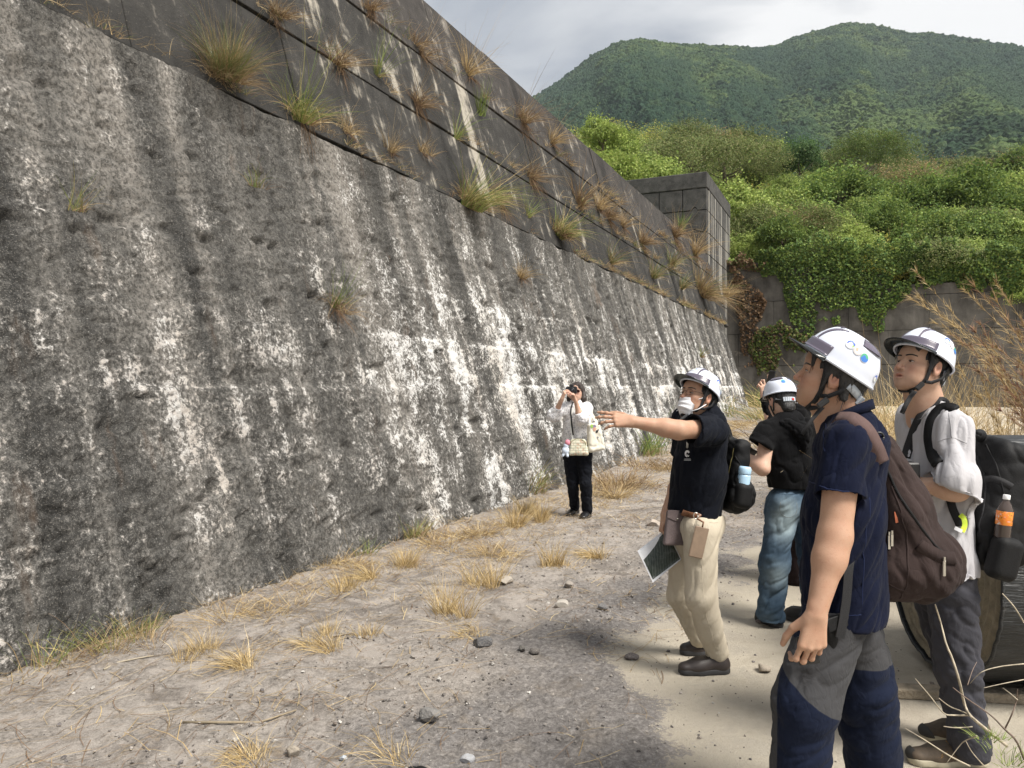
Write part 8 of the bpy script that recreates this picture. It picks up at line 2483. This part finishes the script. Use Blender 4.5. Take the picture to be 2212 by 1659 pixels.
sg_.build('sunglasses', plain('brown_lens', (0.035, 0.012, 0.010), 0.15), pf)
hp = empty('sun_hat', HD.p(0, -0.09, 0.03), 'pale blue hat hanging behind the hair of the person with the camera', 'hat')
mb = MB(); mb.lathe(HD.p(0.055, -0.115, -0.02), HD.d(0.62, 0.55, 0.15) * -1, [(0.115, 0), (0.117, 0.004), (0.085, 0.012), (0.080, 0.05), (0.06, 0.07), (0.02, 0.075)], 28); mb.build('hat_body', plain('pale_blue_cloth', (0.50, 0.62, 0.74), 0.8, var=0.03), hp, True)
# lace jacket
LACE, nt, b = newmat('lace')
oc = N(nt, 'ShaderNodeTexCoord').outputs['Object']
vo = N(nt, 'ShaderNodeTexVoronoi', feature='DISTANCE_TO_EDGE'); vo.inputs['Scale'].default_value = 44; nt.links.new(oc, vo.inputs['Vector'])
cl = ramp(nt, vo.outputs['Distance'], [(0.02, (0.80, 0.79, 0.79)), (0.10, (0.74, 0.73, 0.74)), (0.24, (0.46, 0.46, 0.49))])
nt.links.new(cl, b.inputs['Base Color']); b.inputs['Roughness'].default_value = 0.9
HEMW = 0.90
jk = [cap(PC + u * 0.12, S0 - u * 0.10, 0.178, 0.165, 0.0, sq=(f, 0.72)), cap(SR - u * 0.02, SL - u * 0.02, 0.058, 0.058, 0.05), cap(S0 - u * 0.03, S0 + u * 0.005, 0.09, 0.068, 0.04), half(PC + u * 0.145, -u)]
jk_s = [cap(SL, EL_ + V(0.01, 0, 0.0), 0.066, 0.080, 0.03), cap(EL_ + V(0.012, 0.02, 0), EL_ + (WL_ - EL_) * 0.30, 0.075, 0.055, 0.03, cut=[(EL_ + (WL_ - EL_) * 0.30, WL_ - EL_)]),
        cap(SR, ER_ + V(-0.01, 0, 0), 0.066, 0.082, 0.03), cap(ER_, ER_ + (WR_ - ER_) * 0.50, 0.078, 0.052, 0.03, cut=[(ER_ + (WR_ - ER_) * 0.50, WR_ - ER_)])]
front_gap = [cap(A(1237, 884, 8.75), A(1234, 960, 8.72), 0.018, 0.062, 0.006, '-', sq=(V(0, 1, 0), 2.6))]
garment('lace_jacket', jk[:3] + jk_s + front_gap + [half(PC + u * 0.150, -u)] if False else jk[:3] + jk_s + front_gap, 0.007, LACE, pf, 0.012, 9, None, 81.0)
garment('black_top', [cap(PC + u * 0.0, S0 - u * 0.10, 0.158, 0.150, 0.0, sq=(f, 0.70))], 0.008, TEEB, pf, 0.006, 9)
HLj = A(1262, 985, 8.93); HRj = A(1233, 985, 8.98); KL = A(1265, 1045, 8.88); KR = A(1237, 1045, 8.97); AL = A(1268.5, 1102, 8.95); AR = A(1241.5, 1094, 9.1)
leg = [cap(HLj, KL, 0.098, 0.074, 0.0), cap(KL, AL, 0.072, 0.066, 0.03), cap(HRj, KR, 0.098, 0.074, 0.02), cap(KR, AR, 0.072, 0.064, 0.02), cap(PC + l * 0.06 - u * 0.03, PC - l * 0.06 - u * 0.03, 0.115, 0.115, 0.04, sq=(f, 0.95))]
garment('trousers', leg, 0.008, cloth('black_denim', (0.0065, 0.0075, 0.011)), pf, 0.012, 9, tilt_st(0.6), 91.0)
SHL = plain('black_leather', (0.012, 0.012, 0.013), 0.3)
shoe(pf, A(1270, 0, 8.98) * V(1, 1, 0) + V(0.02, 0.06, 0), A(1262, 0, 8.76) * V(1, 1, 0) + V(-0.03, 0, 0), mat=SHL, w=0.048)
shoe(pf, A(1243, 0, 9.16) * V(1, 1, 0) + V(0.03, 0.05, 0), A(1231, 0, 8.98) * V(1, 1, 0) + V(-0.03, 0, 0), mat=SHL, w=0.048)
# her camera
cm = empty('camera', A(1233, 852, 8.72), 'black camera held up to the face of the person in the lace jacket', 'camera')
CXA = axes_of((-0.25, -0.97), 3); C0 = HD.p(0.030, 0.150, 0.004)
mb = MB(); mb.box(C0, (0.125, 0.06, 0.085), CXA, bev=0.010); mb.box(C0 + CXA.T @ V(0, 0, 0.052), (0.045, 0.05, 0.03), CXA, bev=0.010); mb.box(C0 + CXA.T @ V(0.052, 0.025, -0.005), (0.03, 0.03, 0.07), CXA, bev=0.008); mb.build('camera_body', BLACK_PLASTIC, cm)
mb = MB(); mb.lathe(C0 + CXA.T @ V(-0.012, 0.03, -0.008), CXA[1], [(0.033, 0), (0.036, 0.01), (0.036, 0.05), (0.033, 0.055), (0.028, 0.053)], 24); mb.build('lens', BLACK_PLASTIC, cm, True)
mb = MB(); mb.lathe(C0 + CXA.T @ V(-0.012, 0.081, -0.008), CXA[1], [(0.026, 0), (0.020, 0.004), (0.004, 0.006)], 20); mb.build('front_glass', LENS, cm, True)
mb = MB(); mb.strap(smooth_pts([A(1238, 868, 8.78), A(1233, 885, 8.76), A(1234, 905, 8.77), A(1238, 940, 8.80)], 12), V(0, -1, 0.1), 0.018, 0.003); mb.build('camera_strap', WEBBING, cm)
# shoulder bag, charm and tote
sb = empty('shoulder_bag', A(1249, 1000, 8.75), 'small pale checked shoulder bag hanging at the front of the person with the camera', 'bag')
CHK, nt, b = newmat('checked_fabric')
oc = N(nt, 'ShaderNodeTexCoord').outputs['Object']
ck = noise(nt, mapping(nt, oc, (1, 0.2, 1)), 34, 1, 0.3)
br = N(nt, 'ShaderNodeTexBrick'); br.inputs['Scale'].default_value = 9; br.inputs['Color1'].default_value = (0.62, 0.60, 0.46, 1); br.inputs['Color2'].default_value = (0.66, 0.63, 0.52, 1); br.inputs['Mortar'].default_value = (0.40, 0.40, 0.30, 1); br.inputs['Mortar Size'].default_value = 0.04
nt.links.new(mapping(nt, oc, (1, 1, 1), (0, 0, 0), (R(90), 0, 0)), br.inputs['Vector'])
nt.links.new(mixc(nt, sstep(nt, ck, 0.56, 0.66, 0, 0.7), br.outputs['Color'], (0.48, 0.30, 0.20)), b.inputs['Base Color']); b.inputs['Roughness'].default_value = 0.7
SBX = axes_of((-0.1, -1), 6)
bc = A(1249, 966, 8.74)
v, q = sdf([rbox(bc, SBX, (0.108, 0.040, 0.098), 0.036, 0, taper=(0, 2, -0.16))], 0.007); v = folds(v, q, 0.006, 9, None, 3.0, True, 1); finish('bag_body', (v, q), CHK, sb)
mb = MB(); mb.tube([bc + SBX.T @ V(0.088 * math.cos(a) * (1.0), 0.036, 0.02 + 0.074 * math.sin(a)) for a in np.linspace(0.1, 3.04, 16)], 0.004, 6); mb.build('zipper', plain('olive_zip', (0.22, 0.20, 0.09), 0.5), sb, True)
mb = MB(); mb.strap(smooth_pts([A(1237, 948, 8.76), A(1233, 925, 8.79), A(1234, 895, 8.79), A(1244, 876, 8.80)], 12), V(0, -1, 0.1), 0.016, 0.004); mb.build('bag_strap', plain('white_strap', (0.7, 0.7, 0.66), 0.7), sb)
ch = empty('charm', A(1222, 968, 8.72), 'pale blue plush charm with pink trim clipped beside the checked bag', 'charm')
PLB = plain('plush_blue', (0.58, 0.66, 0.78), 0.95, var=0.05); PNK = plain('plush_pink', (0.62, 0.24, 0.30), 0.95)
v, q = sdf([ell(A(1221.5, 973, 8.70), np.eye(3), (0.042, 0.034, 0.044), 0.0), ell(A(1223, 962, 8.70), np.eye(3), (0.030, 0.030, 0.028), 0.02), cap(A(1219, 978, 8.70), A(1216, 984, 8.69), 0.02, 0.015, 0.01), cap(A(1224, 980, 8.70), A(1226, 985, 8.69), 0.02, 0.015, 0.01)], 0.007); finish('plush_body', (v, q), PLB, ch)
v, q = sdf([ell(A(1226, 956, 8.69), np.eye(3), (0.030, 0.025, 0.035), 0.0)], 0.006); finish('plush_bow', (v, q), PNK, ch)
tb_ = empty('tote_bag', A(1286, 978, 8.8), 'cream cloth tote bag with a small coloured print hanging from the shoulder by the wall', 'bag')
CREAM = cloth('cream_canvas', (0.72, 0.68, 0.58), var=0.05)
TBX = np.array([unit(V(1, 0.25, 0.14)), unit(V(-.25, 1, 0)), unit(V(-.14, 0, 1))]); tc_ = A(1285, 944, 8.76)
v, q = sdf([rbox(tc_, TBX, (0.090, 0.050, 0.165), 0.040, 0, taper=(0, 2, -0.22))], 0.008); v = folds(v, q, 0.014, 6, [[1, 0, 0.4], [0, 1, 0], [0, 0, 0.8]], 8.0, True, 1); tote = finish('bag_body', (v, q), CREAM, tb_)
bvO = bvh_of(tote)
for dx in (-0.004, 0.012):
    mb = MB(); mb.strap(smooth_pts([A(1276, 914, 8.76), A(1272, 890, 8.84), A(1270, 872, 8.94), A(1276, 892, 8.82), A(1289, 912, 8.76)], 18), V(0, -1, 0.2), 0.022, 0.004); 
    ob = mb.build('handle', CREAM, tb_); ob.location = (dx, dx * 2, 0)
for nm, x, y, r0, c_ in (('print_patch', 1278.5, 920.5, 3.2, (0.25, 0.42, 0.08)), ('print_patch', 1283.5, 921, 3.4, (0.20, 0.15, 0.24)), ('print_patch', 1284, 927, 3.6, (0.62, 0.36, 0.26)), ('print_patch', 1289, 932, 2.6, (0.02, 0.02, 0.02)), ('print_patch', 1292, 929, 1.6, (0.10, 0.08, 0.10)), ('print_patch', 1291, 945, 1.8, (0.22, 0.22, 0.24))):
    poly = [(r0 * (1 + 0.25 * math.sin(3 * a + x)) * math.cos(a), 1.2 * r0 * math.sin(a)) for a in np.linspace(0, 5.9, 14)]
    decal(tb_, nm, bvO, x, y, 8.7, [poly], plain('print_%d' % int(x * 10), c_, 0.8), 0.004)
# ================================================================ ROLLS, STRAW, REEDS AND TWIGS ON THE RIGHT
SHEET, nt, b = newmat('black_sheeting')
oc = N(nt, 'ShaderNodeTexCoord').outputs['Object']
fz = noise(nt, mapping(nt, oc, (1, 1, 6)), 9, 5, 0.65, 0.6)
cS = ramp(nt, fz, [(0.3, (0.010, 0.011, 0.012)), (0.7, (0.030, 0.032, 0.034))])
cS = mixc(nt, sstep(nt, noise(nt, oc, 5, 5, 0.7), 0.58, 0.75, 0, 0.5), cS, (0.085, 0.078, 0.068))
nt.links.new(cS, b.inputs['Base Color']); b.inputs['Roughness'].default_value = 0.45; b.inputs['Specular IOR Level'].default_value = 0.45
bump(nt, b, noise(nt, mapping(nt, oc, (1, 1, 9)), 10, 3, 0.6, 0.4), 0.012, 0.8)
DUSTEND, nt, b = newmat('dusty_roll_end')
oc = N(nt, 'ShaderNodeTexCoord').outputs['Object']
nt.links.new(ramp(nt, noise(nt, oc, 7, 6, 0.7, 0.8), [(0.3, (0.13, 0.115, 0.085)), (0.55, (0.25, 0.215, 0.155)), (0.75, (0.33, 0.29, 0.22))]), b.inputs['Base Color'])
b.inputs['Roughness'].default_value = 0.95
bump(nt, b, noise(nt, oc, 50, 4, 0.7), 0.01, 0.8)
def sheet_roll(name, c, ax, rad, length, label, seed, sag=0.02):
    """rolled black sheeting: wrinkled outside, dusty rolled-up end with a torn rim"""
    root = empty(name, (c[0], c[1], 0), label, 'roll')
    ax = unit(ax); up = V(0, 0, 1); sd_ = unit(np.cross(up, ax))
    n1, n2 = 120, 90
    th = np.linspace(0, 2 * np.pi, n1, endpoint=False); tt = np.linspace(0, 1, n2)
    TH, TT = np.meshgrid(th, tt, indexing='ij')
    p3 = np.stack([np.cos(TH) * 2.4, np.sin(TH) * 2.4, TT * length * 0.9], -1)
    wr = (1 - np.abs(2 * fbm(p3 * np.array([4.2, 4.2, 0.9]) + seed, 3) - 1) * 1.8) * 0.016 + (fbm(p3 * 0.8 + seed, 2) - 0.5) * 0.06
    rr = rad + wr - sag * np.maximum(-np.sin(TH), 0)
    P = c + np.cos(TH)[..., None] * sd_ * rr[..., None] + np.sin(TH)[..., None] * up * rr[..., None] + (TT * length)[..., None] * ax
    P[..., 2] = np.maximum(P[..., 2], 0.004)
    ii = (np.arange(n1)[:, None] * n2 + np.arange(n2 - 1)[None]).ravel(); jj = ((np.arange(n1)[:, None] + 1) % n1 * n2 + np.arange(n2 - 1)[None]).ravel()
    f_ = np.stack([ii, jj, jj + 1, ii + 1], 1)
    link('outer_sheet', mesh_np('outer_sheet', P.reshape(-1, 3), f_, True), SHEET, root)
    # end face: rings of rolled layers
    vs, fs = [], []
    nr = 40
    for i in range(nr + 1):
        q = i / nr
        for j in range(n1):
            e = P[j, 0]; dd = e - c
            vs.append(c + dd * (0.97 * q) + ax * (0.05 * (1 - q) ** 2 + 0.006 * math.sin(q * 70 + th[j] * 1.0) + 0.01))
    for i in range(nr):
        for j in range(n1):
            j2 = (j + 1) % n1; fs.append((i * n1 + j, i * n1 + j2, (i + 1) * n1 + j2, (i + 1) * n1 + j))
    link('roll_end', mesh_np('roll_end', np.array(vs), np.array(fs), True), DUSTEND, root)
    mb = MB(); mb.tube([P[j % n1, 0] + ax * -0.004 for j in range(n1 + 1)], 0.009, 8); mb.build('rolled_edge', SHEET, root, True)
    vs, fs = [c + ax * length], []
    vs += [P[j, -1] for j in range(n1)]
    for j in range(n1): fs.append((0, 1 + j, 1 + (j + 1) % n1))
    link('far_end', mesh_np('far_end', np.array(vs), fs, True), SHEET, root)
    return root
RC = A(2035, 1236, 4.05); RC[2] = 0.63
sheet_roll('sheeting_roll', RC + V(-0.02, 0.0, 0), V(0.88, -0.06, 0), 0.62, 2.6, 'huge roll of black plastic sheeting with dusty end behind the person in the grey tee', 3)
sheet_roll('sheeting_roll', V(2.75, 6.1, 0.50), V(0.95, 0.12, 0), 0.50, 2.6, 'lower black sheeting roll under the pile of dry stalks', 8)
mb = MB(); mb.box(A(2190, 1520, 3.85) * V(1, 1, 0) + V(0, -0.12, 0.025), (1.3, 0.09, 0.05), np.array([unit(V(1, -0.12, 0)), unit(V(.12, 1, 0)), V(0, 0, 1)]), bev=0.006)
tag(mb.build('plank', plain('weathered_wood', (0.27, 0.225, 0.165), 0.9, scale=18, var=0.35, bumpd=0.01)), 'weathered plank lying along the foot of the huge black roll', 'plank')
PW_ = 0.0030
def clump(name, root, parts, label, cat, seed, group=None, up=V(0, 0, 1)):
    return tuft(name, root, up, parts, label, cat, group, seed)
clump('straw_pile', V(3.05, 6.05, 0.98), [dict(h=0.75, spread=2.2, n=420, cols=STRAW + DRYC, width=0.0028, droop=0.7, base=0.75, curl=0.10, seg=6), dict(h=0.55, spread=2.5, n=260, cols=[(0.62, 0.52, 0.36), (0.50, 0.40, 0.26)], width=0.0030, droop=0.8, base=0.7, curl=0.14, seg=7), dict(h=0.5, spread=1.6, n=120, cols=BROWN, width=0.003, droop=0.8, base=0.7)],
      'tangled pile of dry stalks on the low black roll between the two men', 'straw pile', 501)
clump('straw_pile', V(4.1, 6.4, 0.85), [dict(h=0.95, spread=1.3, n=420, cols=STRAW + DRYC, width=0.003, droop=0.8, base=0.5, curl=0.08, seg=6, lean=(-0.3, 0, 0)), dict(h=0.7, spread=1.5, n=200, cols=BROWN + DRYC, width=0.003, droop=0.8, base=0.5)],
      'tangled straw heap behind the shoulder of the person in the grey tee', 'straw pile', 502)
clump('straw_stand', V(7.15, 14.0, 0.0), [dict(h=2.3, spread=0.75, n=620, cols=STRAW, width=0.0042, droop=0.9, base=0.75, lean=(-0.35, 0, 0)), dict(h=0.8, spread=1.0, n=300, cols=GRASS + GREEN[:2], width=0.0045, droop=0.8, base=0.8)],
      'leaning stand of pale straw grass between the two nearest helmets', 'grass', 503)
clump('straw_stand', V(8.3, 17.5, 0.05), [dict(h=2.2, spread=0.8, n=500, cols=STRAW + DRYC[:1], width=0.005, droop=0.9, base=1.0, lean=(-0.3, 0, 0)), dict(h=0.8, spread=1.0, n=260, cols=GREEN[:2] + GRASS, width=0.005, droop=0.8, base=1.0)],
      'far stand of straw grass just left of the nearest helmet', 'grass', 504)
clump('straw_stand', V(4.66, 9.3, 0.0), [dict(h=2.25, spread=0.35, n=2400, cols=STRAW, width=0.0042, droop=0.7, base=0.55, lean=(-0.12, 0, 0)), dict(h=1.4, spread=0.7, n=1100, cols=STRAW + DRYC[:1], width=0.004, droop=0.9, base=0.7), dict(h=0.8, spread=1.0, n=200, cols=GRASS + GREEN[:1], width=0.0045, droop=0.8, base=0.7)],
      'dense stand of pale straw grass filling the gap between the two nearest helmets', 'grass', 509)
clump('straw_stand', V(5.25, 8.4, 0.0), [dict(h=2.0, spread=0.5, n=2000, cols=STRAW + DRYC[:1], width=0.004, droop=0.8, base=0.7, lean=(-0.15, 0, 0)), dict(h=0.9, spread=1.0, n=300, cols=DRYC + BROWN[2:], width=0.004, droop=0.9, base=0.7)],
      'dense straw grass behind the shoulder and backpack of the grey tee person', 'grass', 510)
clump('straw_stand', V(8.9, 24.0, 0.25), [dict(h=1.5, spread=0.7, n=700, cols=STRAW + GRASS[:1], width=0.010, droop=0.9, base=2.2)],
      'distant straw grass at the foot of the panel wall behind the two nearest helmets', 'grass', 511)
clump('dark_weed', V(5.0, 7.4, 0.0), [dict(h=0.75, spread=0.8, n=200, cols=[(0.045, 0.04, 0.028), (0.07, 0.055, 0.035)], width=0.004, droop=0.4, base=0.3), dict(h=0.6, spread=0.9, n=160, cols=OLIVE[:1] + BROWN[:2], width=0.004, droop=0.5, base=0.35, curl=0.2)],
      'dark withered weed beside the straw heap at the right', 'weed', 505)
def plume(root, tip, bend, cols, n, label, seed, name='reed', feather=0.30):
    """tall reed: arching stem with drooping feathery head"""
    r_ = np.random.default_rng(seed)
    V_, F_, C_, nv = [], [], [], 0
    for k in range(n):
        b0 = V(root) + V(r_.normal(0, 0.09), r_.normal(0, 0.12), 0); t1 = V(tip) + V(r_.normal(0, 0.16), r_.normal(0, 0.22), r_.normal(0, 0.16))
        m_ = b0 + (t1 - b0) * 0.55 + V(bend) * r_.uniform(0.7, 1.2)
        P = smooth_pts([b0, b0 + (m_ - b0) * 0.55, m_, t1], 14)
        mb = MB(); mb.tube(P, [0.0030 - 0.0018 * i / 13 for i in range(14)], 4)
        v = np.concatenate(mb.v); f = np.array([q for q in mb.f if len(q) == 4]); c = np.tile(np.array(STRAW[1]) * r_.uniform(.7, 1.1), (len(v), 1))
        V_.append(v); F_.append(f + nv); C_.append(c); nv += len(v)
        for j in range(34):
            i = r_.integers(8, 14); p = P[i] + (P[min(i + 1, 13)] - P[i]) * r_.random()
            d = unit(P[13] - P[8]); L_ = feather * r_.uniform(0.3, 1.0) * (0.45 + 0.55 * (13 - i) / 6)
            v, f, c = blades(p, d, L_, 0.35, 4, cols, r_, 0.0017, 0.6, base=0.002, seg=3)
            V_.append(v); F_.append(f + nv); C_.append(c); nv += len(v)
    tag(link(name, mesh_np(name, np.concatenate(V_), np.concatenate(F_), False, cols=np.concatenate(C_)), M_straw), label, 'reed', 'tall dry reeds at the right edge')
plume(A(2240, 1010, 5.6) * V(1, 1, 0), A(2050, 640, 5.5), V(0.28, 0, 0.42), STRAW + [(0.50, 0.40, 0.25)], 9, 'pale arching reed plumes nodding left beside the grey tee person', 61)
plume(A(2270, 1010, 5.2) * V(1, 1, 0), A(2160, 705, 5.1), V(0.20, 0, 0.35), RED[2:] + DRYC[:2] + STRAW[:1], 11, 'reddish feathery reed clump hanging in at the right edge', 62, feather=0.33)
plume(A(2285, 1010, 5.0) * V(1, 1, 0), A(2205, 770, 4.9), V(0.16, 0, 0.30), RED + DRYC[:2], 10, 'lower reddish reed clump at the right edge above the black backpack', 63, feather=0.33)
plume(A(2180, 1000, 6.4) * V(1, 1, 0), A(2085, 800, 6.3), V(0.1, 0, 0.25), STRAW, 6, 'short straw reeds behind the black backpack', 64, feather=0.25)
# bare twiggy plant in front at the right
tw = empty('dry_branch', A(2172, 1655, 2.55), 'bare branching dry stem leaning in front of the slate trousers at the right', 'branch')
TWM = plain('dry_stem', (0.40, 0.345, 0.26), 0.85, scale=40, var=0.35)
TWD = plain('dark_stem', (0.17, 0.125, 0.10), 0.85, scale=40, var=0.3)
def stem(pts, r0, r1, mat, d=2.55, wob=0.05, name='stem'):
    P = [A(x, y, d + wob * math.sin(i * 1.7 + x)) for i, (x, y) in enumerate(pts)]
    P = smooth_pts(P, 18)
    mb = MB(); mb.tube(P, [r0 + (r1 - r0) * i / 17 for i in range(18)], 6); mb.build(name, mat, tw, True)
stem([(2176, 1612), (2130, 1575), (2095, 1545), (2083, 1520), (2072, 1470), (2056, 1420), (2044, 1392), (2032, 1345), (2020, 1306)], 0.0060, 0.0022, TWM)
stem([(2095, 1545), (2060, 1545), (2038, 1540), (2010, 1505), (1977, 1466)], 0.0032, 0.0012, TWM)
stem([(2110, 1558), (2085, 1540), (2052, 1526), (2028, 1508)], 0.0028, 0.0012, TWM)
stem([(2212, 1640), (2195, 1600), (2170, 1575), (2140, 1545), (2090, 1510), (2058, 1485)], 0.0040, 0.0016, TWD, 2.5)
stem([(2170, 1576), (2185, 1545), (2196, 1512), (2198, 1490)], 0.0028, 0.0014, TWD, 2.5)
stem([(2198, 1512), (2182, 1498), (2166, 1486)], 0.0020, 0.0010, TWM, 2.5)
stem([(2110, 1590), (2085, 1600), (2072, 1612), (2045, 1648)], 0.0022, 0.0010, TWM, 2.45)
stem([(2095, 1655), (2050, 1632), (2000, 1600), (1955, 1573)], 0.0030, 0.0010, TWM, 2.4)
stem([(2100, 1570), (2065, 1572), (2038, 1569)], 0.0022, 0.0012, TWM)
stem([(2126, 1655), (2100, 1625), (2086, 1600)], 0.0018, 0.001, TWM, 2.4)
stem([(2212, 1434), (2160, 1440), (2120, 1452), (2096, 1476)], 0.0022, 0.0010, TWM, 2.7)
stem([(2212, 1468), (2170, 1476), (2125, 1486)], 0.0018, 0.0010, TWM, 2.7)
stem([(2165, 1282), (2190, 1310), (2212, 1345)], 0.0020, 0.0026, TWM, 2.8)
stem([(2090, 1480), (2100, 1450), (2110, 1430)], 0.0016, 0.0008, TWD, 2.55)
clump('green_sprout', A(2190, 1650, 2.45), [dict(h=0.06, spread=1.3, n=70, cols=LIGHT + GREEN[:1], width=0.0012, droop=0.3, base=0.05), dict(h=0.10, spread=0.8, n=10, cols=GREEN, width=0.0014, droop=0.3, base=0.03)],
      'feathery green sprout in the bottom right corner', 'sprout', 507)
clump('green_sprout', A(2150, 1598, 2.5), [dict(h=0.05, spread=1.5, n=60, cols=LIGHT + GREEN[:1], width=0.0016, droop=0.3, base=0.03)], 'tiny green tip on the bare stem near the corner', 'sprout', 508)
# black bag top at the lower edge
v, q = sdf([ell(gnd_hit(905, 1702) + V(0, 0.0, 0.02), np.eye(3), (0.075, 0.09, 0.050), 0.0), cap(gnd_hit(880, 1702) + V(0, 0, 0.02), gnd_hit(945, 1706) + V(0, 0, 0.025), 0.045, 0.03, 0.03)], 0.005)
v = folds(v, q, 0.014, 12, None, 4.0, True, 1)
bg_ = empty('bag', gnd_hit(905, 1702), 'black crumpled bag top just showing at the bottom edge', 'bag')
finish('bag_body', (v, q), BLACK_NYLON, bg_)
mb = MB(); mb.tube(smooth_pts([gnd_hit(872, 1698) + V(0, 0, 0.04), gnd_hit(890, 1696) + V(0, 0, 0.068), gnd_hit(930, 1700) + V(0, 0, 0.05)], 10), 0.006, 6); mb.build('handle', WEBBING, bg_, True)
# ================================================================ AIR
hz = bpy.data.materials.new('haze_air'); hz.use_nodes = True
hn = hz.node_tree; hn.nodes.clear()
ho = hn.nodes.new('ShaderNodeOutputMaterial'); hv2 = hn.nodes.new('ShaderNodeVolumePrincipled')
hv2.inputs['Color'].default_value = (0.80, 0.88, 1.0, 1); hv2.inputs['Density'].default_value = 0.0001; hv2.inputs['Anisotropy'].default_value = 0.2
hn.links.new(hv2.outputs[0], ho.inputs['Volume'])
mb = MB(); mb.box((250, 600, 379), (7000, 7000, 764))
hb = mb.build('haze', hz); tag(hb, kind='stuff')
